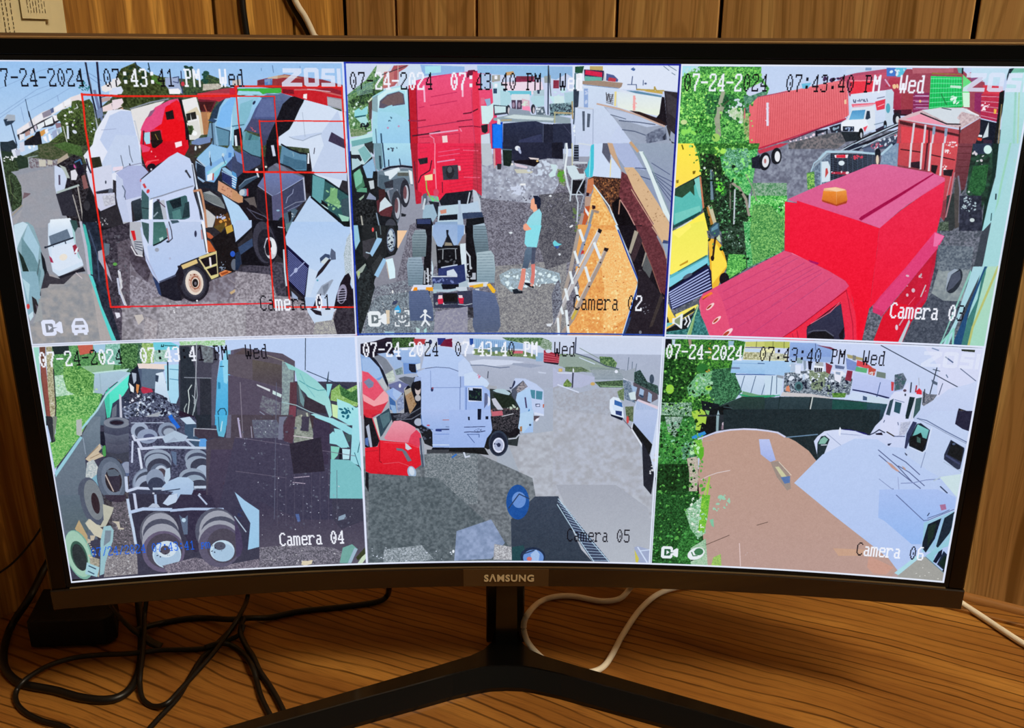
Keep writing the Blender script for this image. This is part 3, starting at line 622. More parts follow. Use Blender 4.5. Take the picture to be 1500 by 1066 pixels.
SRC = """
P 1
g 8fc3fb bcd8f8 0,0 640,0 640,90 0,200
p 9296a2 -70,171 167,174 195,569 -134,551
p 2a2830 131,173 653,176 635,553 159,538
n 2f3a2c 4c5a40 3 -72,183 35,172 124,136 259,25 381,35 435,49 631,86 640,176 367,175 141,186 69,185 -76,208
l 84a8d8 0.9 -5,111 62,68 120,43 155,33
l 84a8d8 0.9 11,95 81,51 170,22
l 84a8d8 0.8 19,49 93,18 143,2
l 84a8d8 0.8 66,88 115,62 155,39
l 7c98c8 0.8 115,62 116,72
l 7c98c8 0.8 49,82 51,109
l 6a8cc0 0.9 175,22 196,36
l 6a8cc0 0.9 175,29 193,43
p 24323c 4,144 17,144 27,141 32,151 31,159 0,171
p e4e0e6 36,123 57,110 70,100 85,91 105,84 137,65 158,58 158,71 111,91 49,126 35,132
p 2a2830 35,132 65,116 83,106 107,96 118,103 99,116 68,122 43,131 44,141 37,141
p e8e4ee 37,123 45,119 45,127 38,131
p ebe6ea 46,118 57,112 57,119 47,124
p b8bcd0 58,109 64,106 64,116 59,118
p e8e8f2 70,102 83,94 84,105 70,110
p 8c8698 84,93 99,86 100,96 85,102
p 54628a 99,86 105,83 105,91 100,94
p eef0f8 107,83 122,75 123,84 108,91
p eef0f6 125,72 137,67 136,77 125,81
p e8dde0 138,65 157,60 155,70 139,72
p e8e6ee 39,131 47,130 47,139 38,143
p b08c88 49,128 58,123 58,131 49,135
p e0dce6 59,122 65,119 65,128 60,131
p c8bcd0 65,118 71,114 71,124 66,125
p e4ecf4 72,114 85,108 85,116 73,124
p e6eef2 86,107 101,99 101,111 87,116
p eceaf4 101,97 116,96 117,103 104,108
p 8a7080 104,111 114,111 114,118 105,121
p d89c4c 50,140 62,133 67,136 66,146 51,151 50,147
p d8984c 74,127 84,122 89,125 79,134 73,136
p f0f0f6 84,124 90,120 90,128 85,131
p 1a1a24 69,127 75,125 76,136 76,151 45,151 46,143 65,133
h 8c98c4 1.5 3 90,119 100,115 104,143 89,148
p f0f0fa 79,136 85,134 86,146 81,142
p eef2fa 89,131 93,130 95,146 89,143
p 98a8d0 96,127 105,122 107,140 97,142
e dfe8f4 108.9 130.6 3.8 -1.0 1.2 10.1
p 9ab0c8 105,122 111,121 113,136 110,142
n 2e3e1e 556a38 2 109,96 120,87 136,83 139,72 150,70 158,72 170,68 175,77 180,109 175,152 82,151 114,127 114,109 109,103
n 1c2618 3a4a28 2 132,103 150,97 153,127 155,152 94,152 119,134
d e8ecf4 10 2.1 3 120,89 150,77 150,112 134,130 116,115
d c8d8f0 8 1.8 5 168,71 175,86 176,120 163,135
d 5a7a30 40 2.0 9 112,83 170,77 171,127 108,112
l c0c4bc 1.8 117,117 121,151
l c4cad2 1.5 141,86 148,83 146,77
e ccd8ee 136.1 127.1 3.5 2.3 -1.8 2.6
e e6eaf0 124.4 112.1 2.6 0.0 -0.3 2.4
l d0dcf0 3.8 125,117 123,139
p e8e4e6 194,46 215,36 234,30 232,45 200,56 194,53
p cfdcf4 207,53 231,46 231,56 218,64 205,64
p b8a0a0 188,67 207,64 207,70 189,75
p e8d4d6 190,83 208,75 228,70 228,81 209,89 191,91
p 8894b8 192,96 209,92 211,96 191,104
p c89878 211,90 228,83 226,95 196,104
l 282838 1.3 210,39 212,48
l 283048 1.3 209,77 210,92
l 302830 1.3 191,65 231,56
l 8090ac 2.0 171,3 176,43 177,127
l 20243a 3.0 172,4 173,32 176,68 180,101
l 20203a 3.6 192,2 190,46 189,92
l 6a7aa4 5.1 181,53 185,89 188,107
p 7688b0 179,89 190,83 191,98 180,104
l b0b8b8 1.9 177,103 179,124
d 2f7a80 22 2.1 2 152,45 161,36 173,37 172,53 156,56
l 18242c 2.5 158,19 162,43
p a4b0c0 17,103 24,95 37,96 36,106 26,109
p 2c3c50 16,104 23,103 21,107 36,106 29,112 18,116
l 283850 1.8 28,112 31,141 32,151
l 283850 1.0 59,68 61,100
l 182030 2.0 61,90 63,106 67,127
n 283218 4c5a30 3 222,29 233,14 257,4 270,14 281,21 315,33 312,61 286,71 242,84 229,83 220,77
n 33421e 5a6a34 2 284,24 315,31 314,43 293,43
p e6e4ea 214,33 226,30 230,39 223,45 212,49
p d0dcf8 212,49 229,45 232,53 228,59 211,61
p e8d8e0 210,70 228,67 230,74 218,86 208,87
l 203444 2.5 259,3 262,14
l 203444 2.0 282,4 284,24
d 1c3424 18 3.4 7 238,13 286,8 286,39 234,39
d 4a7a30 12 3.0 8 287,24 298,24 302,43 286,39
p 9cb0d8 309,30 333,28 335,44 339,59 313,50 308,43
p f0f0f8 313,50 331,49 335,53 333,59 314,59
l 36426a 1.5 323,30 334,28 332,39 323,37
l 36426a 2.0 339,18 338,58
e c83848 340.1 40.8 3.3 -0.0 -0.4 4.1
n 2a3e34 4c6438 2 348,12 360,9 362,24 369,43 377,36 384,21 389,24 407,31 411,43 391,47 380,53 340,61 344,43
d 1c3c34 10 4.0 4 348,11 359,9 361,18 349,21
d 1f4a40 12 3.7 5 377,21 390,21 389,38 377,38
n b0a89c c8c4b8 2 377,41 405,40 412,46 404,50 375,53
p a83848 363,59 412,49 439,47 438,64 365,65
p c8283c 364,61 414,61 438,63 437,74 365,71
l e83a48 2.5 366,59 438,59
p 702030 365,68 399,71 387,92 369,91
p 40181c 366,73 395,73 385,91 367,89
l a05040 2.5 375,79 379,92
p b07850 367,92 384,91 377,133 367,134
p c8905c 379,94 387,92 379,113
p c8c0bc 431,34 447,32 446,44 430,45
p 8c3440 477,34 528,23 598,32 636,42 635,65 535,53 476,45
p 6c3040 479,34 491,32 490,41 478,43
p 5880c0 490,32 505,31 505,42 490,43
p 983038 505,32 528,25 561,29 567,44 504,43
p c09478 514,25 530,24 561,30 525,29 514,31
p c8b4a0 496,29 516,25 514,31 497,31
d 7898c8 6 2.7 3 491,32 505,31 504,41 490,41
l 6080a8 1.0 486,12 486,17
l 4a6288 1.0 507,7 508,20
l 5878a8 0.9 558,8 558,16
p cc2038 425,49 438,47 438,65 423,65
p 3cb040 440,49 520,48 521,56 501,59 486,60 479,55 440,53
p cc1c28 521,48 636,45 634,77 603,80 559,68 520,57
p 942030 572,50 633,63 634,53 613,47
l c86060 3.0 545,51 582,50 633,62
l d8c8dc 1.3 569,50 612,54
h 701020 1.3 6 523,50 543,51 543,59 523,57
p f0f0f4 561,59 568,58 567,68 560,66
p 989aa8 605,63 638,68 637,89 606,80
h b8bcc8 1.0 8 606,65 638,71 637,86 605,78
p 12121c 499,92 512,77 525,65 544,63 562,69 541,107 531,122 514,138 507,154 486,154
g 5d6f98 383c5c 473,65 492,57 520,57 538,63 521,77 511,98 505,110 494,129 487,144 483,154 472,154 474,110 450,125 446,118 455,98
p 4e5a8c 479,66 506,63 507,107 463,104 469,83
p 5c6a9c 481,68 504,66 504,101 467,101
p 484a70 463,104 504,105 494,129 486,136 447,125 455,107
l 303a66 1.3 479,66 466,83 456,107 447,122
l 3a4466 1.3 450,122 471,130 488,138
d d86070 8 1.5 5 455,119 467,122 467,128 456,125
g 8ed0ff 80b0d8 403,77 416,67 441,64 462,59 483,66 469,86 458,107 444,128 436,154 392,154 383,144 390,107 384,107
p 263a52 384,104 390,89 403,74 415,67 403,83 396,104
p 74bcff 398,104 407,83 425,65 439,65 425,118 405,121 394,116
l b4e4ff 3.8 439,65 426,98 418,144
p 2c4468 379,107 387,103 396,107 391,112
p 7098b8 382,112 391,112 390,154 375,154 375,137
l 30445c 2.5 386,112 385,154
p 5c8ca8 393,119 418,127 413,154 395,154
l 284058 1.8 393,119 418,127 414,154
p 79b4d8 424,116 436,115 436,154 418,154
p 93d8f4 440,53 479,54 486,60 437,61
p 8cc8e8 486,59 507,57 520,59 494,59 476,66 465,80 455,98 445,118 423,118 426,89 434,68
p 79bcd4 442,77 467,68 457,98 446,118 432,118
e 202c4c 467.7 74.7 1.8 1.0 -2.3 3.4
l 284c68 1.3 423,118 446,115
p 94d4ec 423,121 429,119 423,154 420,154
p 15141f 426,125 440,121 441,138 437,154 423,154
l d8e4f4 4.4 428,136 428,154
p 66a0b4 442,128 450,127 452,136 474,138 472,154 440,154
p 4f8890 448,128 472,138 472,154 442,154
l 2c5464 1.8 459,133 449,154
l 2c5464 1.3 456,133 448,154
p e2e0e0 241,87 290,74 305,71 286,86 262,113 256,137 251,153 246,143 242,107
l 8890a0 2.5 240,86 278,74 311,68
l c0c8d8 1.9 240,108 246,108 251,152
p e8e8ea 335,70 362,64 368,97 369,133 363,134 347,131 339,98
p d9cfb4 361,82 368,98 369,131 364,134 363,98 340,93
p 202020 340,95 358,91 359,104 341,108
p d4d8d4 348,92 348,107 350,107
p dcdcd8 338,112 361,107 365,133 356,143 342,143
p 2c3c24 341,116 349,118 350,125 346,134 340,133
e f4f8fc 352.6 131.2 4.5 0.0 -0.4 4.3
d 3c5c30 8 2.1 2 342,116 354,119 353,131 344,131
g e04878 e8102c 329,67 334,77 336,113 340,136 341,153 250,153 257,119 266,104 286,83 311,71
p f00818 296,83 330,74 336,104 338,137 338,153 290,153 293,125 280,122
p e84880 254,125 262,110 286,83 311,71 326,67 304,83 294,113 269,128
p f01424 326,70 333,77 336,107 325,110 313,77
p 8c5a7c 269,102 276,90 286,86 277,98
p 1a1418 303,92 317,88 318,104 304,106
p 241c18 272,128 290,125 292,146 284,153 271,153
p 9cd8f0 261,129 271,128 269,151 262,152 258,141
l 202430 1.9 260,126 256,153
l b8a040 1.0 280,132 285,145
p 14121a 329,67 335,68 337,89 342,131 341,153 335,153 336,113 332,80
p f0d8f0 314,147 327,145 328,153 314,153
p dc0c20 254,152 291,146 339,143 339,162 330,172 309,174 277,189 272,193 259,200 255,189 251,170
p ea4470 250,149 269,157 265,164 253,166
p f8e4ec 314,148 327,145 327,154 315,158
l f8a8a0 4.4 303,155 302,172
p 1c1214 270,143 293,143 291,149 277,158 272,157
p d80820 291,148 311,152 309,174 287,180 267,181 253,176
p f4344c 258,183 270,181 262,189 258,195
e 18101c 266.0 193.4 8.1 -2.8 1.5 6.1
e c8c8d4 265.5 197.8 2.1 0.0 -0.2 2.2
e f4c0c8 269.6 164.3 1.2 0.0 -0.2 1.8
e f0a0a0 276.1 173.8 1.2 0.0 -0.2 1.5
l f45058 2.5 281,180 260,183 256,189
p 3a3430 340,156 357,143 385,140 381,153 348,174 350,190 343,183 330,172
p 7088b8 345,146 358,140 382,137 380,148 358,153 345,151
e cce0f0 351.4 158.7 2.1 0.0 -0.5 4.6
e e0dcd0 359.3 156.4 2.4 0.0 -0.2 2.5
p 3c2c2c 340,152 351,153 346,171 337,166
p 7ab4f0 353,176 381,151 411,159 418,150 423,162 421,184 410,190 397,195 391,209 380,224 365,221 365,194 352,180
p 88c4f4 381,152 409,160 408,171 389,182 366,194 353,177
p 74d0e8 367,205 380,196 407,181 408,190 395,196 386,215 370,208
p a0d8ee 375,201 398,185 407,184 382,205 371,208
p 4a88d0 412,167 418,168 416,176 411,177
l 303850 1.9 377,171 377,191
e 38485c 377.3 188.2 1.8 0.0 -0.4 4.7
l b0d8f8 2.5 377,165 376,176
p e4f0fa 368,210 378,205 380,208 378,219 367,221
l c04a40 2.5 380,207 378,219
p 8fb4dc 349,182 365,194 364,221 359,224 350,216 348,193
h 0c1424 2.3 9 351,186 365,194 363,221 349,211
l a8c8e4 2.5 352,179 366,193
e b8d8ec 401.3 172.0 2.5 0.0 -0.4 4.0
l 40587c 1.3 400,174 404,188
p 1a2434 346,214 359,226 380,224 396,209 395,231 386,243 352,233
p 3c4870 405,191 422,174 432,167 454,162 450,209 436,222 424,218
p 8cc0e8 397,196 403,195 422,209 423,218 398,201
p 9cc4e8 396,201 423,217 418,237 396,221
h 20285c 2.3 7 397,204 423,218 418,237 396,220
p d09878 388,220 425,244 423,264 413,259 385,240
d a87058 20 1.5 3 388,220 425,244 423,264 385,240
p 20202c 352,233 369,235 390,250 398,269 407,312 372,311 376,291 358,278
p c4c4c4 359,273 377,291 369,311 353,311
p 98a0a4 357,243 370,240 387,253 395,267 396,275 376,267 359,257
h 5c6468 1.0 10 357,243 390,253 396,274 359,257
p 5c3818 378,285 400,282 405,301 407,312 372,311
p 241c1c 360,264 396,277 398,285 381,289 359,275
d d89840 6 3.0 3 382,293 405,293 405,311 380,310
d b0c0f0 8 2.4 6 379,285 393,285 393,294 379,294
p a8d4fc 392,246 423,269 441,285 442,312 407,312 403,285 398,267
p 10101a 486,144 507,144 509,187 498,190 485,195 480,181
p 3c4668 418,176 437,168 465,172 473,181 470,190 445,203 431,210 425,206 415,209
p 6a86c0 422,162 437,171 437,190 427,184
p 5a90a4 439,164 455,173 472,178 474,153 473,144 442,144
l 20283a 1.9 439,162 455,172 472,177
p 12121c 424,215 439,203 479,195 481,206 460,238 457,269 428,272 422,253
p 3a5068 425,234 439,218 465,209 463,215 442,228 425,240
l 8098b0 1.3 426,232 439,220 462,212
p c49068 413,237 432,252 431,263 423,264 411,256
e 7898b8 435.6 243.7 6.3 2.5 -3.0 6.9
e b8c8d8 430.9 243.6 4.8 1.9 -2.6 6.0
l d03040 3.2 442,237 441,250
p 605858 433,256 454,252 457,273 446,274 442,264
p 18141c 420,264 451,269 474,294 489,313 446,312 438,293
l 585870 1.8 441,277 471,291 483,304
l 4a4c60 1.8 438,274 455,294 477,302
e e8eef4 462.5 201.2 3.1 0.0 -0.3 4.1
l d0d8e4 3.2 462,203 465,214
e e8e8d8 480.6 194.7 2.2 0.0 -0.2 2.2
l c8d4ee 5.7 496,155 498,173
p 5f6478 485,197 501,187 516,194 537,205 554,213 554,218 524,209 483,204
p 74788f 501,188 516,195 522,203 509,201 495,190
g 6c7cb0 60688c 462,230 474,214 478,206 528,206 552,216 526,232 490,252 475,241
l 9cacdc 1.3 462,231 490,252 551,217
p 3e4462 490,254 551,219 553,259 522,286 492,309 484,286
p 56587c 487,252 506,244 506,286 495,313 486,302
p 1c1a26 461,236 487,254 486,286 486,304 472,286 458,276
l b0b8d4 3.0 551,216 552,259
l 8c96b8 1.5 514,265 518,254 528,246 530,238
l 9098b0 1.3 510,276 533,264 553,261
l 7c88a8 1.3 516,280 540,269
p 4c6478 493,302 503,289 530,275 536,280 517,313 495,313
e 182030 502.1 302.3 5.8 2.3 -3.9 9.2
e 88b4d0 497.4 279.5 3.5 0.0 -0.1 1.9
p 16161e 516,283 523,281 522,296 518,304
d e8ecf4 6 1.2 5 522,286 534,286 532,293 524,293
p 4f9ad8 416,202 423,207 424,218 419,237 413,234
h e0ecfc 1.8 5 415,209 423,214 419,236 413,232
p 18141c 562,169 574,170 566,195 563,248 554,245 553,213 539,206 556,203
p e4ecfa 562,169 565,169 564,189 560,189
p cfe0fa 563,69 605,80 627,89 638,92 639,129 639,191 618,239 569,207 565,160 507,154 509,138 530,124 541,107 552,86
p bcd0f4 529,138 554,146 589,133 594,154 566,207 635,223 640,144 624,89 592,129
l 98a8c0 1.3 529,138 538,142 555,145 570,138 591,132
l a4b4cc 1.0 557,92 558,113 559,138
p 3c3450 610,129 634,143 637,153 636,161 625,156 603,146 606,138
l 26222e 1.3 574,170 576,159
p 5c8aa8 514,153 537,164 560,172 558,202 538,202 516,192 507,187
p 426c88 516,172 536,180 558,184 557,200 538,200 513,189
l 101420 2.8 513,152 528,161 548,169 560,170
l 101828 2.0 509,189 525,195 541,205 556,206
l 8cb4c8 1.3 534,167 535,175
g b0d0fa b8d4f4 561,251 572,259 627,310 633,314 636,320 633,387 610,386 515,352 523,307
p 101c24 566,208 595,219 623,239 640,250 638,303 633,313 625,312 584,275 563,254
p 5ca0a8 569,210 592,219 591,242 596,251 589,264 578,266 565,253
p 305c60 592,222 618,239 638,253 636,300 630,307 607,287 584,271
p 78b078 602,235 616,238 614,255 620,264 616,276 605,269 589,261 600,251
d 90c890 14 3.0 4 596,238 618,239 619,300 612,287 591,264
p 38505c 622,259 636,255 636,292 626,298 621,280
p 90d0b8 614,287 636,294 632,308 624,308
p 14141c 583,259 595,269 594,274 583,266
l c8e4e8 2.0 576,264 595,277
l 0c1018 3.8 564,254 625,310 635,310
p 26382c 1,160 22,163 46,173 46,191 15,198 8,198 -3,190
n 243020 42583c 2 1,171 27,178 29,213 26,250 23,262 5,274 1,216
n 70606a 9aa0aa 2 49,173 90,178 120,172 117,192 88,190 53,194 46,191
p c8c4b8 66,177 78,178 77,190 65,190
p c0bcb0 81,178 90,179 89,187 80,187
d e4e8ee 22 2.4 6 4,169 17,168 28,153 44,158 22,180 4,180
p d8e0f4 21,159 30,156 30,169 23,172
p d0d4ea 37,146 45,144 44,161 36,163
p b8c0dc 27,160 36,158 35,168 28,171
d f0f4f8 5 2.4 2 51,153 68,150 67,159 53,158
n 3c4c30 5a5c44 2 68,150 95,145 122,154 123,169 93,178 67,174
n 3c5a2c 4c6c38 2 94,151 118,145 144,154 145,172 123,167
p b0a494 99,178 118,166 120,180 109,184 121,195 113,202 97,188
l 9cb0b8 1.3 48,173 47,191
l 9cb0b8 1.3 48,173 65,170
p 9196a4 14,199 53,193 91,190 89,239 87,264 93,283 66,305 -1,303 2,282 21,267 28,247 28,225 22,207
p a0a0a8 30,216 88,213 87,248 84,306 5,303 3,287 25,267
n 969aa6 9a9aa4 14 23,206 89,191 87,239 90,283 66,305 5,303 28,262 30,232
l 9c9488 2.5 3,281 12,273 24,262
l 242c24 2.5 8,198 13,231 5,262
l 5c6c48 1.5 10,205 8,237 16,250
p 705c64 31,238 43,240 35,246 27,250
n 18141a 3a3840 2 96,187 129,169 143,175 144,206 149,231 145,249 154,265 155,281 155,307 107,306 89,248 111,212
p c4d4f4 92,188 111,196 112,210 104,233 88,241 87,227
l 504860 3.0 98,207 96,224
p aebbb4 100,187 111,192 117,215 111,227 110,210 107,199
p dcdce8 119,199 128,196 131,206 127,216 118,216
p d0509c 127,186 130,193 128,195 125,190
p 181828 115,189 126,187 125,196 119,198
p 1a1626 131,178 141,180 144,201 132,209
l 4070a0 2.5 129,183 139,178 141,187
p 8c5c5c 137,209 144,206 147,231 138,234
p 2c2c38 87,242 116,233 118,249 119,285 93,283
l a8bab8 3.8 90,239 130,226
l b0aca8 2.0 117,244 125,307
l b0aca8 2.3 128,227 129,280 127,307
p 1e1c28 111,212 117,213 114,227 108,232
p e0e8fa 146,171 165,150 173,127 190,103 219,93 235,98 241,198 195,202 191,234 161,240 161,228 155,208 147,198 150,188
p dfe6fb 175,127 188,107 200,89 224,86 241,89 248,140 251,153 248,204 199,219 162,203
p b9cdf6 202,98 223,89 241,90 245,128 249,173 232,189 202,188 179,142
l 9aa8d0 1.0 184,124 199,123 211,122
p bfd2f6 209,133 247,135 249,173 250,189 227,193 201,202 157,218
l 606878 1.3 230,153 230,170 233,184
l 606878 1.3 213,171 215,193
l 404858 2.3 227,187 228,192
l 8888a4 1.3 199,202 224,191 247,186 252,189
p e8d8e8 196,193 215,191 213,198 195,200
p 2a2c20 159,175 175,173 177,191 159,195
p cdd4f0 147,201 159,195 194,188 191,234 161,240 156,249 150,228
l 303448 2.5 159,240 188,234
e 283040 179.5 221.0 1.3 0.0 -0.4 3.4
p e0e4f4 146,171 157,159 158,182 150,185
l 303048 3.0 150,177 152,192 155,203
p c8ccec 157,243 193,241 192,264 163,276 157,265
n b0b0c4 ccd0e0 2 170,247 193,244 191,263 171,267
p 60687c 184,233 191,234 190,241 181,241
p 181820 149,231 157,265 162,278 192,266 201,298 200,314 124,312 132,265 142,246
p 2a2830 162,278 195,266 201,299 200,308 158,307
e 303038 139.6 264.8 5.9 0.1 -1.2 9.4
d a8a8b0 10 1.8 3 153,290 172,289 173,307 152,306
p a9b4e4 200,204 224,191 250,190 260,203 244,216 245,230 241,251 212,255 210,236 203,208
p bccaf0 200,207 211,216 211,254 215,260 219,309 203,308 196,266 195,250
p c4d0f4 212,255 242,248 241,256 221,260 219,298 236,294 236,309 215,309
g 343e4c 1a242c 222,258 240,252 240,292 225,297
l 606c84 2.0 209,228 213,238 210,250
p c4d4fc 244,218 300,175 317,166 339,179 342,188 343,230 339,240 341,252 353,311 239,309 243,235
g c2d4fc b4ccfa 244,218 317,166 339,178 341,229 305,241 256,256 245,234
l 8890a4 2.3 258,254 280,248 308,239 340,230
l d8e6fa 3.8 342,188 346,230 353,284 355,311
l 404858 1.8 342,189 345,252 349,311
l c08868 4.3 340,240 353,238 355,249 357,278 357,311
p d04048 246,226 250,224 253,232 249,234
e d04048 254.8 239.2 2.5 1.0 -1.8 3.8
e d06070 243.5 218.8 1.2 0.0 -0.4 3.1
e 3c4048 329.6 201.8 2.4 0.0 -0.3 2.8
l 383c48 3.3 330,202 336,214
p 3f6066 244,235 255,251 248,309 238,309 239,267
l 1f3034 1.8 240,271 252,273
p f0f4fc 255,257 262,254 254,309 248,309
g 24323c 3c5a5c 262,262 274,254 279,310 256,309
l 8fa4b0 2.5 260,288 268,280
p b4bccc 274,258 283,256 285,310 279,310
l 503c50 1.8 270,255 275,262 283,270
g 355c60 3c6068 286,259 323,248 326,250 328,289 326,292 292,303 289,299
p 16242e 292,259 314,252 314,269 298,274
p 223840 321,263 329,260 328,289 313,293
p 4e8080 295,279 311,274 312,293 296,298
n 6c6470 8c8898 5 187,313 212,335 227,366 252,421 254,447 292,458 360,416 426,394 412,555 109,543 137,443
n 3c3440 5c5464 5 200,310 211,346 232,366 242,396 233,419 213,395 200,362
n 706a76 a09cac 3 190,395 255,430 255,452 323,462 421,451 418,485 179,478
p b4b8c4 201,298 235,298 236,330 230,366 224,366 216,351 208,317
l e0e0e8 2.5 211,346 218,363 230,366
p d82028 214,315 221,315 222,333 217,335
h 50586c 1.8 4 218,335 232,335 231,358 218,351
p bccaf8 232,308 248,318 250,377 275,397 288,404 255,420 244,403 235,375
p c8d8fc 235,293 355,296 355,362 336,370 301,383 288,404 254,418 244,396 234,347
g b8ccf4 acc8fa 287,299 349,300 352,364 300,383 288,404 254,418 243,398 241,347
p 3a585c 236,298 250,302 244,342 237,322
p c8d4f8 250,295 258,296 252,342 245,347
g 3c6864 4a7c78 258,299 278,299 283,323 279,331 257,345 252,344
p a8d0d0 265,331 273,328 273,333 266,337
l 101820 2.5 253,345 267,339 281,330
p 3c5464 290,296 304,296 307,300 293,303
l 404050 1.8 287,299 290,317 290,332 283,338
l a87078 2.3 282,312 283,335
e 303848 281.1 337.9 3.1 0.1 -0.2 2.3
e 98a0b4 258.5 353.8 4.0 0.1 -0.4 3.9
e a8b4d8 281.4 371.5 2.2 0.1 -0.3 2.6
e 303450 335.1 323.5 2.3 0.0 -0.6 6.5
l c88888 2.5 347,316 347,334
l f0f4fc 5.1 351,300 354,362
l 384050 1.8 348,305 352,361
p 1c1c2a 254,421 288,404 300,384 301,398 293,414 295,458 279,458 258,447
l 4c5470 3.3 253,420 288,406
l a8b4dc 2.5 235,363 255,420
p 2a3c68 244,406 255,421 257,447 252,443
e 1e1c28 320.9 423.2 31.0 -4.9 2.5 37.6
e 2e2e3c 321.1 421.5 26.2 -4.2 2.3 34.2
e 40404e 322.7 421.6 20.7 -3.3 1.9 29.2
e e4d8cc 323.0 421.6 17.5 -2.1 0.8 25.4
e d0b0a0 324.2 422.5 12.7 -1.6 0.7 19.7
e 9c5840 325.0 421.6 9.2 -1.1 0.4 13.4
e e0d0c4 325.0 421.6 7.6 0.2 -1.1 11.1
e 1a1418 324.5 422.5 5.7 0.1 -0.9 8.7
e 686470 324.9 423.3 2.5 0.1 -0.4 3.7
d 703020 9 1.4 11 313,405 337,405 335,440 313,440
l 1c1824 7.6 298,388 301,406 294,424
p dcc080 301,386 332,374 334,382 304,394
p d8c888 336,370 372,358 373,364 339,375
p 161018 338,375 371,364 370,406 357,414
l d4c490 3.2 337,374 358,414
p d8d090 344,392 371,383 370,388 346,396
p d8cc88 354,409 372,404 371,410 357,416
l e8e0e8 3.8 358,372 358,389
l d0c490 1.8 371,359 370,406
p e08850 372,403 392,394 398,401 376,411
p a04820 375,404 390,399 391,403 378,408
p c86030 356,336 361,339 371,359 355,361
p b85838 356,320 362,322 369,330 364,335 357,331
p 161216 363,335 408,306 414,344 413,393 399,401 372,393 372,358
p c8a03c 393,311 406,306 408,319 395,325
p 5c4820 370,310 394,301 392,311 384,322
e 2858c8 402.6 364.9 4.8 0.1 -0.5 6.0
e 606878 403.9 386.5 6.4 0.1 -1.0 11.7
d 8090a8 12 2.1 6 374,371 389,371 387,400 372,399
p aed0fc 408,301 433,301 431,326 412,344 410,330
l 0c0c14 3.8 411,345 431,327
p 26304a 416,354 430,344 427,384 414,387
l c8ab80 5.1 392,445 409,435 419,432
l 9c949c 1.3 390,416 410,432
n 343240 504c5c 3 406,393 471,381 503,385 501,453 514,453 545,488 645,490 642,560 392,554
n 78727c aca6b2 3 405,400 472,408 482,452 514,456 546,471 645,481 642,560 388,554
p b0ccf8 414,298 445,298 446,311 410,344
l 14141c 3.8 410,344 430,327 448,311
p 34486c 414,352 443,334 448,347 418,367
p 0e0e18 444,318 448,347 418,367 419,387 470,391 476,351 503,382 508,319 499,299 445,298
p 1c2c48 408,363 416,360 416,387 410,397 405,398
e 181824 467.3 344.4 24.0 -3.1 2.7 45.3
e 3a3a4a 465.8 342.8 21.6 -2.8 2.5 42.0
e 20202c 470.1 349.4 17.6 -2.3 2.0 33.0
e c8ccd8 477.7 354.5 12.2 -0.9 0.2 22.5
e 302830 473.0 352.8 6.4 0.1 -1.3 16.6
e e4e8f0 482.8 351.3 5.5 -0.4 0.2 16.5
p 181420 467,344 479,340 480,351 469,368 468,358
l b0b8cc 2.0 465,353 471,335 478,333
p 5c8088 510,306 525,302 514,325 509,320
p 12121c 490,299 509,299 510,325 500,330 498,315
l c8d0e0 1.8 495,312 508,314
g a8ccfc c4daf8 523,302 615,303 626,313 637,313 640,320 637,438 595,489 585,524 560,523 542,488 539,457 550,392 509,348 508,332
p 0c1418 613,302 637,302 637,308 632,313 624,310
n a0b4bc c8d8ec 1 640,320 641,370 638,420 622,410 621,370 629,336
p 10103a 509,348 551,391 549,396 537,458 510,429 509,395
h 8c9ce0 1.1 17 511,357 548,396 537,453 507,419
p 141426 507,422 537,453 537,460 508,431
l a8b4e4 2.0 512,412 542,384
e a8b4e0 523.8 400.3 3.3 1.3 -2.1 5.0
l c4dcec 3.2 503,358 502,402 503,432
p c4daf8 567,403 563,418 547,460 540,459 551,396
p 3a4a6c 573,376 584,367 593,369 593,378 586,374 574,386
p 54607c 593,373 597,356 605,364 605,379 596,380
p c8d8e0 574,384 585,374 591,378 582,389
p 241e28 562,418 568,404 591,378 596,379 577,404
e 50a0b8 565.7 421.6 2.0 0.0 -0.1 2.0
p 96a4bc 562,450 573,433 595,420 598,421 590,435 579,454
p 788498 575,435 588,427 586,440 577,452
p 1a1420 602,454 612,427 621,412 629,407 633,417 631,431 640,455 640,479 595,482
e 908ca8 613.6 451.0 9.4 1.5 -3.8 20.5
e 201c2c 613.4 454.4 6.5 1.0 -2.9 15.4
h b0b0d0 1.8 5 606,441 622,441 621,465 603,468
p c8d8dc 632,407 638,420 637,438 634,429
p 1c1a2c 549,482 561,458 571,449 569,479
p c4d8f4 571,479 594,476 594,490 578,497 570,493
p 98acd0 512,443 524,456 524,462 513,457
p a8c8f4 538,456 561,458 553,479 539,478
p 201c28 546,480 569,487 570,496 558,493
n 282430 3c3844 3 602,479 643,473 641,540 599,537 593,504
n 888690 b4b4ac 2 556,510 593,505 599,539 549,538
p d03838 636,534 641,535 640,540 636,540
n 2c2834 4a4452 3 164,313 214,298 193,473 158,471 147,410 146,361
n 4c4450 6c6472 3 186,337 210,330 193,473 175,472
n 1c2434 283448 5 127,296 154,297 155,361 153,420 158,470 139,471 128,399 127,360
l 3c4c68 2.5 137,312 146,361 143,413
p 3cb8b0 128,299 132,302 136,344 133,400 127,399 127,360 125,325
l b8b8cc 5.1 124,296 127,344 126,393 126,403
p 607080 161,338 172,340 168,361 160,364
p a8a8bc 148,354 157,351 158,368 163,387 167,417 157,394 147,370
p d8dcec 180,393 185,391 185,428 181,433
l b8c0e0 3.8 178,409 178,441
l c8d0f0 3.8 180,441 185,463
d 5c5c68 40 2.1 3 165,329 212,314 195,462 164,461
e 58a048 176.6 380.3 4.0 0.1 -0.4 3.3
p 9c989c 59,397 70,406 111,396 125,399 130,419 139,471 25,466 41,396
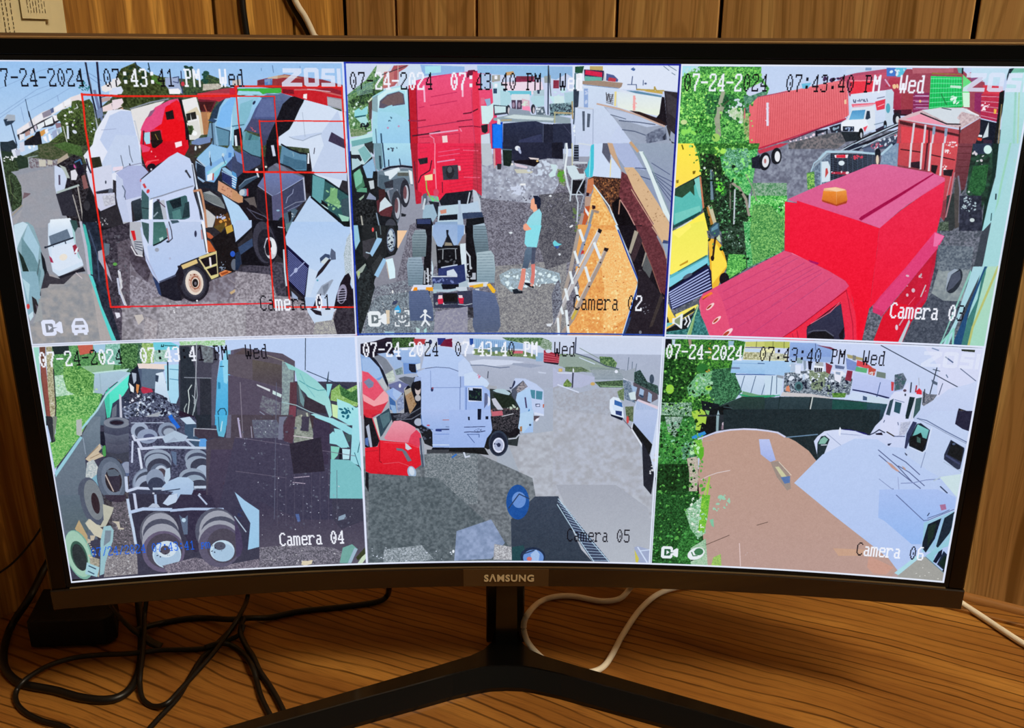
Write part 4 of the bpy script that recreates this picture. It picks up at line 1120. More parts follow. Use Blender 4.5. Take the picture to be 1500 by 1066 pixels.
n 96989e a4a0a2 8 40,405 110,402 126,406 129,442 131,470 25,466
p b8b0ac 128,413 132,419 134,471 128,470
p 50d8d8 125,399 132,403 136,423 138,451 141,471 134,471 131,429
p 3a3842 42,390 51,390 53,400 70,406 105,392 77,417 51,416 35,439 29,439
p c9dff8 65,298 74,292 107,289 111,316 109,348 117,371 118,381 71,402 60,391 58,347
g e4f0fc c4dcf8 70,290 106,288 104,308 63,321
p 64768c 63,322 98,309 102,326 64,340
l 202838 2.8 53,344 80,335 107,326
e 202838 53.6 343.5 2.1 0.1 -0.3 2.2
l 384050 2.0 68,342 70,350
l 384050 2.0 91,333 92,342
p 305050 105,292 117,293 118,305 111,316 108,307
p 98d0d4 107,303 111,316 109,340 114,371 111,373 107,326
p d4e4fa 64,344 104,335 106,360 117,373 72,391 61,384
e e8e0d4 83.4 363.7 7.4 -2.5 1.2 6.1
p a82c50 58,360 62,365 64,374 59,373
p 9c2840 103,342 109,339 113,352 105,359
p e8f0fc 109,348 113,344 110,356 104,356
p 20202c 68,402 106,389 117,384 120,393 105,395 72,406
l d8c8d0 1.3 102,395 112,407
p 84aab8 3,299 12,295 29,294 38,302 44,335 47,371 44,397 29,439 22,466 2,465 -2,431 -5,332
p bcdcf0 4,299 21,293 29,298 14,322 2,345 0,337
p 9cc8e0 29,298 43,342 33,383 24,406 18,373 17,325
p 68909c 14,322 31,357 39,390 26,439 20,432 21,396 9,357
p 1c2c28 4,348 11,361 17,389 11,400 7,397
p 181c24 44,351 49,366 50,390 46,397 43,383
l 50666e 1.8 40,367 19,438
p 98bcd0 -11,369 1,372 10,408 18,422 12,454 2,465
p 84b0c4 -1,389 30,390 32,403 30,445 22,444 17,439 12,452 14,471 5,489 1,470
p a8d4e4 3,402 15,415 7,452 5,423
p 28262c 15,439 22,446 29,486 23,487 14,471
p 5c5464 19,455 25,462 26,484 21,479
e d04040 5.2 459.3 3.1 0.1 -0.8 5.3
p bcdcec 3,477 13,469 12,480 5,489
p 9ba0a4 29,445 29,486 55,488 52,536 0,534 4,505 13,486
n 8c9098 a4a0a0 8 33,425 123,412 130,428 131,485 130,537 3,535 4,496 28,487
p aca6a6 128,419 136,435 143,486 151,536 129,537
n 1c2230 2c3244 5 134,420 156,464 173,500 167,538 160,538 141,463
p 48d8d4 127,406 134,416 141,463 150,499 160,538 151,536 140,482
n 3a3644 605868 3 159,472 207,470 198,540 169,539
p e0e0f0 164,478 173,479 174,487 166,491
l c8d0f0 3.3 179,469 185,492
l d0d8f4 3.3 188,468 189,484
l c8c8d0 3.0 181,399 185,414 180,433 188,467
l c4cce8 2.5 177,411 178,435
n 747078 a8a4b0 5 179,468 255,448 298,465 420,457 413,544 170,539
n 948c94 b8b4bc 3 221,489 244,499 236,538 212,537
n 8c8890 b8b6c0 3 253,470 420,469 413,542 239,538
p c4bcb8 200,485 216,484 218,493 206,506
e ececf4 324.5 458.9 2.1 0.1 -0.2 1.9
d e8e8f0 8 1.4 4 269,461 290,460 287,488 269,485
l f02418 3.3 158,58 158,83 156,120 157,152
l f02418 3.6 157,60 230,63
l f02418 3.3 157,142 158,195 157,257 158,307
l f02418 3.3 158,297 158,361 157,427 158,467 194,468
l f02418 3.6 218,63 336,63 438,62
l f02418 2.3 428,63 507,63 506,71 506,113 507,154
l f02418 3.0 433,46 440,45 634,45 634,68 635,154
l f02418 2.3 436,44 436,110 438,154
l f02418 2.3 474,109 544,108 637,109
l f02418 2.5 475,107 475,129 476,154
l f02418 2.5 437,144 438,203
l f02418 3.6 437,204 509,205 572,206
l f02418 2.0 572,206 635,206 635,144
l f02418 2.5 476,144 476,206 476,313
l f02418 2.5 506,144 507,214 506,313
l e82430 3.0 162,466 243,468 323,468 420,468
l f02418 3.0 475,302 476,376 475,476 640,479
l f02418 2.8 506,302 506,385 507,461
l e82430 2.8 399,468 476,468
P 2
g c4d4f8 b8ccf4 0,0 640,0 640,540 0,540
g 9aa0b4 7c7c88 -14,176 654,173 678,550 -33,552
n 5c5a68 8c8c9c 2 252,203 468,188 465,554 51,553 115,311 239,243
n 888ca0 b0b8cc 5 259,170 427,169 428,202 388,269 259,256
n 74747c 9c9c9c 2 279,395 432,380 436,554 165,554 293,466
n 484854 707078 2 374,249 449,242 453,379 391,401 376,352
n 606070 94a0ac 2 42,436 168,409 165,554 2,553
d b8c4dc 90 2.4 3 262,205 345,202 415,216 422,238 358,248 262,252
d c8d4f0 30 3.0 8 316,235 347,226 345,250 303,248
d 505060 120 1.5 5 265,252 375,251 423,244 442,321 270,322
d 8c8ca0 100 1.2 15 265,252 375,251 423,244 442,321 270,322
n a8c4d8 84949c 2 295,412 320,399 345,399 371,394 418,408 422,428 368,432 320,448 298,429
d d8f0f8 50 3.2 4 298,412 345,399 415,408 416,431 320,442
d b0b0b0 70 1.2 2 289,447 416,434 402,554 298,555
d 5c5860 90 1.2 6 289,447 416,434 402,554 298,555
d 4c4c58 120 1.4 9 273,311 382,310 436,313 438,389 368,396 289,396
e dce8f0 318.1 325.5 3.7 -0.0 0.0 2.2
e dce4f0 417.5 369.1 2.5 -0.0 0.1 2.6
p 60d8e8 403,345 407,340 414,346 422,348 414,352 406,353
p 3858a8 406,352 417,352 413,358
p c8d8f8 2,2 228,1 227,43 -1,59
n 3c6c40 88b078 2 5,59 40,33 57,11 63,5 81,8 74,43 67,71 47,89 47,127 7,138 3,104
n 20342c 507840 2 7,71 39,51 71,47 74,54 51,65 40,77 22,83 10,83
d c8e8d8 30 2.1 3 5,80 45,62 47,123 7,135
p d8e0e8 62,5 91,5 71,29 59,21
p c88078 94,6 103,6 122,5 103,18 94,15
p b05860 94,6 122,5 112,15 102,34 94,43 74,48 87,18
p c07070 75,18 94,15 93,40 71,48
p c4dcf8 103,18 122,7 144,4 143,31 121,43 102,36
l 30343c 1.3 68,24 94,15 119,6
l d0b8b0 1.3 102,6 100,43
l 487868 1.5 2,62 45,41 68,29
h 90b8c0 1.0 7 21,44 53,35 52,56 23,62
p 84dce8 16,89 25,84 28,89 41,80 41,95 29,100 15,101
p 9ce0e4 18,103 37,98 42,110 33,118 24,109
l 205868 2.5 17,101 37,98
d 182028 18 2.1 9 26,113 41,113 41,124 25,124
n 5c8050 90a080 2 6,123 28,124 41,126 36,135 7,138
p dce4c8 42,72 51,63 53,65 43,75
p 584848 43,74 51,69 48,104 43,107
p 98dcf0 51,63 63,56 80,48 105,43 117,48 121,104 122,161 47,161
g 9ce4f8 8cccf8 61,59 102,43 117,48 122,161 57,161
p 86a8b4 51,65 62,59 60,92 50,89
p c8f0f8 61,62 80,49 108,45 116,49 115,83 114,52 102,51 80,57 67,68 61,89
p 5c5468 63,84 65,71 80,59 102,53 111,58 113,77 91,80 79,85
p 705c60 67,74 80,62 102,55 108,58 110,74 82,80
p 90d8f0 81,80 88,78 91,83 113,77 116,104 91,92 60,90
d 406078 6 1.5 2 83,100 91,99 87,110 79,110
e c090b8 78.6 121.0 2.2 -0.0 -0.1 2.2
e c090b8 99.6 117.9 2.2 -0.0 -0.1 1.9
l 30506c 2.8 65,132 66,161
l 50708c 1.8 55,123 56,151
l 181c30 2.5 120,49 122,161
p b4e8ec 4,143 49,129 48,138 20,144 5,152
p 6cb0b4 7,146 48,138 48,147 29,152 8,157
p b8e0e8 3,160 29,152 38,161
p 303c40 32,151 48,146 48,161 36,161
p 88b8f0 144,4 228,7 228,19 149,25
p 98e4f8 153,7 183,6 183,18 153,21
p c0182c 121,42 136,40 138,161 122,161
p d83070 135,33 165,25 228,17 259,14 274,13 279,17 298,160 136,161
g f05080 e83858 137,33 196,22 259,16 284,33 290,160 136,161
l a02040 2.5 119,107 135,108 152,106
l 901838 1.3 135,49 136,135
l a02850 1.5 134,121 227,107
l c02858 1.3 163,63 213,54
l c02858 1.3 161,79 213,70
l c02858 1.3 140,83 150,81
l 40182c 2.5 126,136 156,132 179,127
l e8a8c8 2.8 159,132 214,125
l e890b0 1.5 159,135 167,141 168,161
l c02850 1.3 172,135 217,131 216,160
l b02848 1.3 139,139 159,138
l b02848 1.3 138,150 159,149
p f0d8d8 183,136 193,135 194,148 184,149
l f8b0d0 3.3 150,42 151,72
p 701838 235,14 247,13 252,17 233,28 232,22
l f8c0d8 3.3 224,37 224,62
p e83050 244,16 253,17 256,64 258,160 248,160 242,73
l 501028 2.0 225,94 239,92 253,85
l 701838 1.5 213,108 242,105
l 801838 1.8 216,119 242,117 258,119
l c83860 1.3 241,50 243,104 248,160
l f080a0 2.5 218,122 221,127
p 88c0f0 252,5 388,5 388,27 253,19
p a8c8f0 258,20 280,21 280,48 260,49
p a0a098 280,23 296,22 296,33 280,35
p c89c68 307,17 321,15 324,21 308,23
p 7c3048 327,24 362,24 360,34 324,35
p 8c2c50 327,30 362,30 362,34 327,35
p ecd8e8 297,35 376,34 381,57 356,57 297,54
p 60c8e0 308,51 356,51 356,59 315,59
p d0e0ec 318,57 353,57 353,68 318,68
p b8e0f0 280,35 297,36 315,57 316,73 312,79 283,79
p 304868 283,47 290,47 290,56 283,56
p 303c58 302,50 307,50 307,57 302,57
p a4d8e8 296,50 315,54 318,69 309,82 297,79
p c8ecf0 259,79 274,79 283,73 283,100 274,113 261,113
p e86888 259,64 266,64 266,76 259,77
p 8cb0d8 266,67 277,65 278,77 271,80
p 384050 283,77 309,79 309,94 285,97
p c0e4ec 285,79 307,80 307,91 286,93
e 28303c 312.0 86.3 4.1 -0.0 0.0 9.2
e c8c0c8 313.0 87.8 2.2 -0.0 0.0 6.7
p 504058 318,68 326,68 327,85 319,85
p 504058 329,68 339,68 338,85 328,85
e a088a0 322.0 77.1 2.5 -0.0 0.0 5.2
e a088a0 333.1 77.0 2.5 -0.0 0.0 5.2
p d8b8c8 338,65 353,69 354,81 339,82
p f890b8 339,79 354,80 355,90 339,88
d d0e8d8 5 3.0 5 340,69 353,69 353,78 340,78
p a8d8e8 354,66 360,57 381,57 381,78 369,81 359,75
p a8c8d8 359,51 381,48 381,60 361,60
p 304058 367,49 372,49 372,56 368,56
e 282c38 360.1 84.5 4.4 -0.0 0.1 8.9
e c8c0c8 361.2 86.8 1.9 -0.0 0.1 6.1
p 586878 366,81 381,80 385,97 366,95
d d0e0f0 16 1.8 8 367,78 385,78 385,94 367,94
p 8c9cb0 315,83 353,88 356,95 350,103 318,103 312,97
p 90a4b0 283,102 323,94 404,96 433,101 433,112 380,109 299,109 283,106
p c8dce0 302,100 323,95 401,101 399,106 325,103
l b0a078 2.5 299,106 318,105
p 88b8e8 388,6 439,6 440,29 423,19 403,30 390,27
p 94a0a0 380,24 393,22 393,36 381,36
p 8c3048 398,31 409,31 409,46 398,46
d b8e8f0 40 3.4 3 392,46 439,46 440,81 393,81
p c8e8ec 400,60 419,60 419,75 400,75
p a4d0e0 419,54 438,52 438,72 422,75
n 2c3848 88b0b8 2 391,75 435,72 439,90 433,96 393,97
l b0a078 3.3 401,91 436,92
l b0b088 2.5 402,90 402,110
l b09868 2.5 435,70 437,102
l 18243c 2.3 388,5 389,94
l 404850 1.5 388,6 394,60
l 384858 2.3 439,6 440,93 439,112
l e8ecec 5.1 445,26 449,102
l 384050 2.5 442,41 444,159
d e8f4f8 10 2.4 6 439,110 449,110 449,133 441,133
p 1440b8 280,113 301,109 302,160 281,160
p 1078f8 282,114 300,113 300,160 283,160
p d8e8e8 291,103 296,105 297,114 290,113
g 28304c 202438 302,112 345,108 366,107 380,112 381,160 302,160
p 1e2236 380,112 400,113 402,160 381,160
p 262c44 399,112 434,111 437,159 400,160
p 32385a 334,143 377,131 379,149 357,160 325,160
l 48506c 1.5 380,112 380,160
l 384060 1.3 346,148 373,135 378,134
l 404460 1.3 420,115 435,133
p c8d8ec 259,134 277,130 278,160 259,160
p 202028 259,116 272,113 272,127 267,131 261,128
l 788098 1.3 275,110 278,160
p 22263c 301,148 419,147 419,179 390,178 367,182 319,183 302,162
p 161828 397,148 419,147 420,179 398,176
p 0e78f8 282,148 300,148 300,159 283,159
p c83050 283,159 298,159 299,192 284,192
l d0a8a8 2.5 285,161 286,197
p 282830 290,189 299,189 298,200 291,200
p b8c4d0 259,150 278,150 282,189 270,194 261,191
p 142420 301,162 319,162 319,189 315,194 303,192
l 607888 2.0 299,161 319,162
e 20243c 333.0 166.8 9.7 -0.1 0.1 12.6
e e0e8f4 330.6 159.0 4.8 2.6 -2.4 4.1
e a8b4d8 334.6 163.7 2.4 -0.9 2.3 5.9
p 14101a 323,183 370,179 374,186 364,194 345,190 324,187
p e0d4d4 352,176 373,178 372,181 356,180
e f0c878 369.5 183.2 2.6 -0.0 0.0 1.9
p d8c8d8 324,187 351,194 349,198 328,194
e e8e4e0 320.0 189.8 2.6 -0.0 0.0 2.5
p c8c8b8 324,199 351,200 362,204 358,207 329,207
d c8d8f0 26 3.7 4 351,202 374,187 399,181 408,190 406,211 366,213
p c4e4ec 395,189 408,190 406,212 395,215 392,209 400,201
n 60684c 8c9c80 2 409,198 421,200 426,220 425,233 413,225
d 58a030 10 4.0 3 411,201 422,201 423,225 415,224
p e8ecf0 337,227 347,227 347,231 335,231
e e4ecf4 396.6 251.2 2.9 -0.0 0.0 2.3
d 607848 12 3.0 5 441,277 457,280 458,321 448,321
e e4e8f0 439.8 311.5 3.7 -2.2 1.0 1.7
p d8e4fc 434,4 636,3 641,49 525,47 435,42
g c8dcf8 c0d0f4 440,41 525,45 528,111 501,159 443,159
p 205038 439,6 456,5 453,19 439,17
p 507888 438,18 445,17 446,47 438,48
p e4e8f4 441,19 453,19 454,47 442,48
p 303c50 437,48 448,47 447,81 438,81
p c0a868 467,5 492,5 492,13 467,13
p 382c50 456,11 494,13 496,31 458,32
p d8204c 459,12 491,16 491,25 458,20
p 60b4a8 458,23 491,25 491,33 458,32
p c8c8d0 495,14 499,32 493,32
p 4c5c94 499,18 513,21 522,29 521,33 499,31
p c03848 504,25 518,27 517,33 502,32
p a08878 454,32 483,31 531,35 529,42 525,45 454,38
l 7090c0 1.3 456,39 523,45
d 4060a0 4 2.1 6 545,5 551,5 551,12 545,12
l 506088 1.8 549,23 548,38
l 506088 1.5 540,38 557,38 558,47
l 506088 1.5 570,30 570,39
e 506088 574.5 36.0 2.5 -0.0 0.1 1.8
l 506880 1.0 607,4 618,12
l 506880 1.0 623,16 630,20
l 506880 1.0 616,3 632,12
l b09848 2.5 558,47 592,48 592,42 596,49 610,49
p c8a850 559,45 608,51 608,55 578,51
p d4e0f4 525,47 607,61 606,92 581,92 526,80
g d8e8f4 e8f0dc 520,51 606,61 604,96 546,86 523,80
p 5888a8 538,49 560,50 607,58 606,61 557,54
l e8d890 3.8 518,52 518,77
l f0a8a8 4.3 554,59 555,85
d f8a0a0 8 2.1 4 551,59 558,59 559,85 552,85
h 606068 1.3 6 500,55 514,56 514,76 501,73
l 484850 1.5 500,53 502,68 505,55 509,71 513,56
p 88a8e0 457,46 465,46 466,81 458,81
d b8ccf4 5 3.0 3 457,46 465,46 466,81 458,81
p 505c70 455,88 460,88 461,125 457,125
p 505c70 465,92 471,93 470,118 465,118
l 98a8c8 1.3 447,82 476,84 478,159
l c8d0e0 2.5 446,81 476,83
p 2c2830 611,49 638,52 640,157 620,116
p 3c3840 614,52 637,64 636,101 620,89
p 14101a 604,92 607,60 612,61 620,113 613,115 597,101
p 2a1a1c 546,86 565,88 605,101 618,110 617,116 581,101
g a4b0c8 8c9ab4 496,79 549,89 618,115 638,132 643,226 620,226 568,164 518,102
p 98a4bc 527,102 616,113 637,132 640,194 583,148 534,122
p b8c8e8 500,81 546,91 613,112 582,117 527,102 509,93
l 505c78 1.8 527,105 566,108 597,112
l 505c78 1.8 534,122 558,125 579,132
l 4c5870 1.3 510,94 540,102
n 505870 8c98b0 5 579,132 598,121 618,116 621,140 583,148
p 303648 613,135 619,127 618,141 615,141
l 687088 1.3 580,142 599,137 611,126
p 2c2c30 618,113 628,124 626,141 638,147 640,163 628,140
l c8a898 3.0 483,74 526,83 565,95 615,115
g 94a4bc 8894b8 516,148 638,147 635,308 584,227 534,195 509,148
p a8b8e4 511,148 548,148 582,200 563,195 543,195 526,173
h 505c80 1.5 5 595,201 638,217 638,268 599,214
l 505c80 1.8 563,195 585,196
l 505c80 1.8 573,211 593,217
l 505c80 1.3 594,185 631,207
p 585c70 497,148 506,148 513,167 512,186 496,166
p c8dcfc 479,149 497,148 496,166 512,188 515,173 534,199 536,215 476,213 470,215 478,164
p e8dca8 513,180 515,180 515,213 513,213
p c8a484 506,147 516,148 534,195 537,200 532,195 512,167
n 2c1c1c 784830 2 470,218 481,212 535,216 538,218 535,253 537,276 521,286 497,250
d a86c40 60 1.5 3 483,218 531,216 533,250 517,266 500,244
p 0c0810 519,266 536,250 552,276 568,308 570,342 543,325 525,292
n 5c2c34 7c3c44 3 536,202 557,214 578,246 597,292 615,324 606,341 568,312 536,256 533,250
l c89890 2.0 536,258 552,281 568,310
l b08470 2.5 535,258 534,286
l d0a890 1.8 557,237 604,308 615,321
p d8b48c 540,194 559,194 570,206 612,265 635,301 638,318 615,319 600,298 561,237
d b08c68 30 1.5 2 543,195 566,205 633,301 636,317 614,314
p d8ecf0 568,163 576,163 592,195 636,288 636,301 622,281 592,211
l 88a8a8 1.3 576,165 595,195 635,283
l c8a078 5.1 551,146 566,163
p 38c8e0 474,152 480,150 481,196 479,213 468,214 463,201 468,194 472,177
l 90e8f4 1.8 473,164 473,212
l e0ecf4 3.8 426,149 428,165 424,201 431,232 437,248
l b8c8d8 2.5 421,188 424,149
p 202838 441,152 450,152 451,182 441,182
h 8898b0 1.3 6 441,152 450,152 451,182 441,182
l c8c8a8 2.5 437,149 439,196
l d0dce8 2.5 450,149 460,150 474,152
l c8d4e0 3.0 440,186 467,186
p c8e0ec 427,192 442,191 463,202 465,209 462,217 439,219 431,206
p 706068 447,196 461,198 462,207 453,207
p 14141c 439,220 465,220 464,246 438,248
l c0d0e0 3.0 426,212 437,248 436,261
l c0d0e0 2.5 439,217 438,248 461,248
l c0d0e0 2.5 465,212 450,243 448,252 452,264 451,303
l a0b0c4 2.0 451,239 463,251 457,277
p c87850 470,218 481,215 483,231 477,247 468,244
p c05830 469,254 479,251 474,293 463,321 457,321
p b89888 466,252 479,252 477,270 465,272
p e0e8f4 465,272 475,285 476,296 467,282
l a89490 6.3 462,287 455,321
p f0b864 482,228 487,233 537,320 480,320 481,260
n e8a050 f8cc80 3 479,247 487,234 537,320 470,320
l d0e8f8 2.5 482,229 514,270 537,320
l 889098 5.6 482,280 473,320
l a08878 5.1 493,283 483,280
p 2c1420 480,269 487,270 487,276 481,277
p 2c1420 468,244 474,245 473,251 468,251
p 2c1420 494,314 502,316 500,320 495,320
p e8a458 453,308 529,309 552,356 580,428 574,457 554,541 437,542 460,437 451,405
n f4b868 e09048 3 472,309 528,309 579,429 554,539 439,540 464,421
n f8d088 f0ac60 2 488,319 531,318 559,375 577,429 558,502 512,536 511,437
d f8dc98 80 2.3 6 488,319 528,318 577,429 557,535 463,537
d c87840 60 1.4 9 488,319 528,318 577,429 557,535 447,537
l c8e8fc 3.3 529,309 552,357 580,426 574,452 552,541
p 14101a 534,312 562,372 583,428 578,452 575,457 554,539 637,537 638,451 631,386 604,339 581,308 531,309
l 1838a0 2.5 534,318 557,372 582,426 575,452 554,540
n 5c2c34 6c343c 3 568,308 602,313 634,370 638,419 635,451 625,443 607,397 574,324
l 8c5c50 1.8 572,318 607,397 625,443 634,459
l c0a088 2.5 602,311 623,339 634,374
p d8b48c 602,306 638,306 635,339 624,341
p 3c4c78 626,337 636,339 635,345 624,344
p 90a8c8 624,344 637,345 635,374
p a8a090 567,318 575,322 562,367 557,362
p 3c2c34 575,322 584,340 569,384 562,372
p 585c60 591,362 607,397 602,418 587,397
p 9c9890 591,362 594,365 586,394 585,390
p 241e28 579,397 593,403 602,416 627,448 632,451 637,537 555,539 578,455
p 3c3434 627,448 632,458 614,518 607,521
l 605860 1.3 579,401 585,400
d 8c90a0 10 1.4 5 593,467 612,465 606,495 593,495
e 787c88 589.4 531.6 2.9 -0.1 0.2 3.7
p 2c4068 563,502 569,498 565,517 557,539 554,539
l a89c94 7.6 455,319 440,405 423,477 418,541
l 8c98b4 6.3 477,308 464,350 458,373 454,392
l c03838 5.1 465,362 463,368
l b0bccc 5.1 465,369 460,386
l b8b4b8 7.6 497,319 486,350 459,408 428,472 409,514
l d8dce4 2.5 494,319 456,398 423,475
p 1c141c 495,315 502,319 499,326 493,322
l a4948c 7.6 511,358 500,388 470,454 449,503 424,542
l c8c0b8 2.0 508,361 465,454 444,500
p 1c141c 508,354 517,356 514,363 507,360
l e0ecf4 5.6 457,319 465,341
l e0ecf4 5.6 487,345 500,376
l e0ecf4 5.1 448,363 456,387
l e0ecf4 5.6 471,395 480,424
l e0ecf4 5.1 440,405 446,429
l e0ecf4 5.6 452,437 459,464
l e0ecf4 5.1 431,441 437,464
l e0ecf4 5.1 421,475 427,494
l e0ecf4 5.6 434,487 440,537
l e0ecf4 5.1 417,504 420,541
p c8b048 452,485 458,487 448,508 444,503
e 241c20 467.8 348.8 1.4 -0.0 0.0 1.4
e 241c20 457.4 395.2 1.4 -0.0 0.0 1.4
e 241c20 500.9 385.1 1.6 -0.0 0.1 1.6
e 241c20 479.7 435.5 1.9 -0.0 0.1 2.0
e 241c20 439.2 518.5 1.9 -0.0 0.0 1.7
n 505060 8c94a4 2 412,428 418,421 426,470 408,520 403,454
p 1a1e24 3,166 39,150 55,213 70,239 91,304 89,344 -3,394 4,213
p 30383c 32,150 50,150 49,172 40,163
p b8dce4 5,158 31,152 47,174 30,191 21,190 17,180 6,171
p 78b8bc 19,163 32,155 45,174 31,188
p 20242c 6,172 22,172 26,182 23,185 18,179 6,177
p a8d0dc 6,179 18,180 24,191 6,202
p 88bce4 27,194 47,179 52,202 45,220 34,217 30,204
g a0e0f8 8cc4ec 50,150 121,150 123,194 104,191 78,194 67,198 55,204 52,175
p 7098a8 50,150 65,150 67,194 60,204 52,198
l 283c58 2.5 67,150 70,196
l 283c4c 3.8 61,175 62,198
l 203048 2.0 78,182 78,194
l 203048 2.0 99,180 101,193
d 404c60 6 2.1 3 73,160 95,158 97,166 76,166
l 181c2c 3.8 67,201 81,196 104,194 123,196
p 447c60 7,210 22,198 30,233 14,242 11,236
p 70c0a0 9,207 20,199 26,213 24,226 11,236
p 58a080 12,242 20,236 33,236 33,245 14,244
p 181c20 24,196 32,217 45,217 47,204 55,204 56,236 50,252 37,252 30,226
p c0d0d8 37,223 47,221 48,237 40,239
p 8894b0 38,245 50,255 50,260 31,258
p 90b098 16,258 28,249 26,255 19,261
l 485850 1.8 13,261 19,294 23,321
n 101418 2c3034 3 10,261 50,260 51,321 8,321
p a8a8a0 18,291 21,291 23,310 20,312
e f04838 41.0 318.7 2.6 0.0 -0.2 5.0
p 6c8090 55,205 81,199 125,198 124,233 103,220 70,245 67,239 54,233
p d8e8f4 68,205 97,196 100,202 80,220 71,217
p 4c6070 58,210 77,213 77,233 67,241 56,234
p 585c58 95,204 115,205 116,213 94,213
l b0c8d0 2.5 95,205 115,205
p 303440 67,226 85,220 85,236 70,237
p e0e8f0 116,201 123,204 124,229 119,229
p 505c6c 85,220 97,217 94,239 85,239
e 343844 105.4 243.9 11.6 -0.6 0.6 27.5
p 505c6c 87,220 103,216 113,223 101,268 96,246
e 2a2c38 107.8 247.1 9.7 0.0 -0.8 27.6
e b8c0d0 109.8 248.7 5.2 0.0 -0.5 17.8
e 704850 107.8 245.5 3.6 0.0 -0.4 12.9
p 586474 76,241 89,237 99,249 97,291 92,307 84,294 79,268
e 30343f 90.0 271.4 9.7 0.0 -1.0 29.4
e b0b8c8 92.2 276.3 5.5 0.0 -0.7 21.3
e 684850 90.0 271.4 3.6 0.0 -0.5 14.7
p 20242c 99,286 109,289 107,293 99,293
p 5c2c34 51,262 66,252 83,275 78,294 60,293 52,283
p c8dce8 58,265 68,254 82,271 69,276 55,284
p 3c2024 56,239 68,239 70,252 56,265
l 88a0b8 2.5 50,286 56,321
p 141820 57,291 78,294 87,301 90,322 56,321
e 3c404c 77.0 315.6 11.4 0.0 -0.6 18.2
e c0d0dc 76.2 321.5 5.6 0.0 -0.2 6.0
p b01c30 121,150 137,150 134,268 129,268 127,239
g f03060 f02848 135,150 233,150 232,245 188,249 175,262 172,252 134,249
g f02850 f02040 136,150 259,150 260,252 244,239 211,249 137,252
p c83048 245,150 259,150 260,252 251,245 242,239
h a82838 1.0 12 243,153 259,153 259,245 242,239
h c82040 1.0 14 197,153 243,153 243,236 195,245
l f06080 1.8 224,163 253,164
l f06080 1.8 225,215 256,216
l a82840 1.3 248,150 252,245
l f890a8 2.0 169,150 168,182 170,246
l f06088 1.5 175,167 217,161
l f06088 1.5 175,175 217,169
l d02848 1.3 140,160 153,158
l d02848 1.3 140,168 153,166
l e090b8 2.5 173,186 207,181
p 343844 182,194 213,191 214,219 184,221
e 24242c 197.6 205.4 8.1 -0.0 -0.2 12.8
e 50545c 196.9 200.6 4.8 -0.0 -0.1 6.4
p 20242c 135,180 154,177 154,188 139,191
p f0e0a8 147,212 163,209 163,221 148,222
p d8b8b8 213,193 218,193 219,202 215,203
p d898a0 165,199 169,199 168,209 164,209
l 401828 2.0 162,183 158,202 140,213 135,226
l 701830 2.5 128,185 130,226 131,262
l 701830 1.8 182,225 182,246
l 90c050 2.5 150,223 151,239 157,254 167,260
d 60d890 14 1.8 6 157,252 173,254 173,263 160,263
e d84868 169.4 245.5 5.5 -0.0 -0.1 7.4
p c01c34 128,239 141,246 139,267 129,268
p 181c28 175,262 188,247 232,242 232,268 179,271
p 586474 143,249 151,246 152,265 143,278
p 202430 154,262 175,265 172,294 168,294
p 94b8d0 144,271 163,268 171,291 162,304 141,296
l c8d4e0 3.8 147,258 143,278
p b0d0e4 173,273 214,268 219,262 218,304 212,309 171,304
p 101420 176,291 214,288 213,299 174,301
p d08c78 176,281 189,278 189,286 178,288
p b0cce4 215,268 232,268 232,288 218,289
p 101420 128,298 158,296 162,309 157,319 129,317
p 303c68 130,298 158,298 157,308 130,308
g 88a8d0 8cb0dc 167,304 222,303 225,322 162,322
p 181c28 211,249 228,242 242,241 236,268 211,268
p b8c8dc 242,239 249,242 257,260 259,284 244,284
l c0d0e0 2.5 236,245 231,268
p b0cce8 219,271 252,262 257,284 221,285
p 304060 221,286 260,284 263,294 221,298
p 10141c 229,298 264,294 265,311 240,322 227,322
g a8c0d4 90a8bc 240,311 265,306 270,322 240,322
l a8c0dc 5.1 215,262 217,304
p a8c4e0 211,286 221,289 225,322 211,322
p 14141c 129,311 160,311 159,336 152,455 138,432 143,374 147,320
g 8ca0ac 60747c 126,320 146,319 149,333 146,374 119,377 119,333
h 485c68 0.8 10 123,322 147,322 145,374 118,374
g 94acc0 6c8494 111,376 137,375 141,399 138,435 109,435 107,390
h 586c7c 0.8 10 112,378 140,379 137,433 108,433
l a0a8b4 3.8 143,404 142,430
l c4ccd8 3.8 149,399 150,425
d c0c8d8 12 2.0 6 146,393 157,393 156,432 145,432
p c0e0f4 160,311 169,311 161,399 158,422 157,399
p 8c9098 160,330 172,353 168,390 161,399 157,374
p 0e1018 167,350 218,352 216,412 170,414
g 90b0e0 98b8e4 162,309 224,309 223,330 211,350 201,352 195,334 189,333 179,355 170,353 160,330
p 181c28 188,320 193,320 192,328 203,352 182,353 189,334
p 908878 186,345 198,346 201,352 184,352
l a8b0b8 1.8 181,358 180,380
l a8b0b8 1.8 206,358 207,380
l 788088 2.0 171,360 190,358 215,358
d 50545c 10 2.9 6 171,371 215,371 215,390 171,390
p d8eaf4 215,348 223,347 227,406 219,406
p 8c8c90 211,350 223,331 223,348 215,352
l d4e0f0 2.5 224,311 229,412
p 2c3870 171,399 218,390 218,412 170,414
p c8d8ec 188,404 202,400 211,414 188,414
l c4d4f0 2.5 177,397 218,390
l c8d4e8 2.5 156,416 227,415
p 2c3868 158,417 227,417 227,432 159,432
d 7080b8 20 2.3 8 159,419 226,419 226,430 159,430
p 88a4b8 161,430 178,430 179,445 160,443
p 101420 176,432 214,432 211,442 179,442
p c0d4dc 213,430 226,430 227,448 214,447
l a8c4d8 5.1 160,445 190,446 221,440
p a8c8d4 160,443 167,445 166,453 160,451
p 343850 159,451 227,448 230,482 160,482
p 141418 179,451 213,451 212,470 180,469
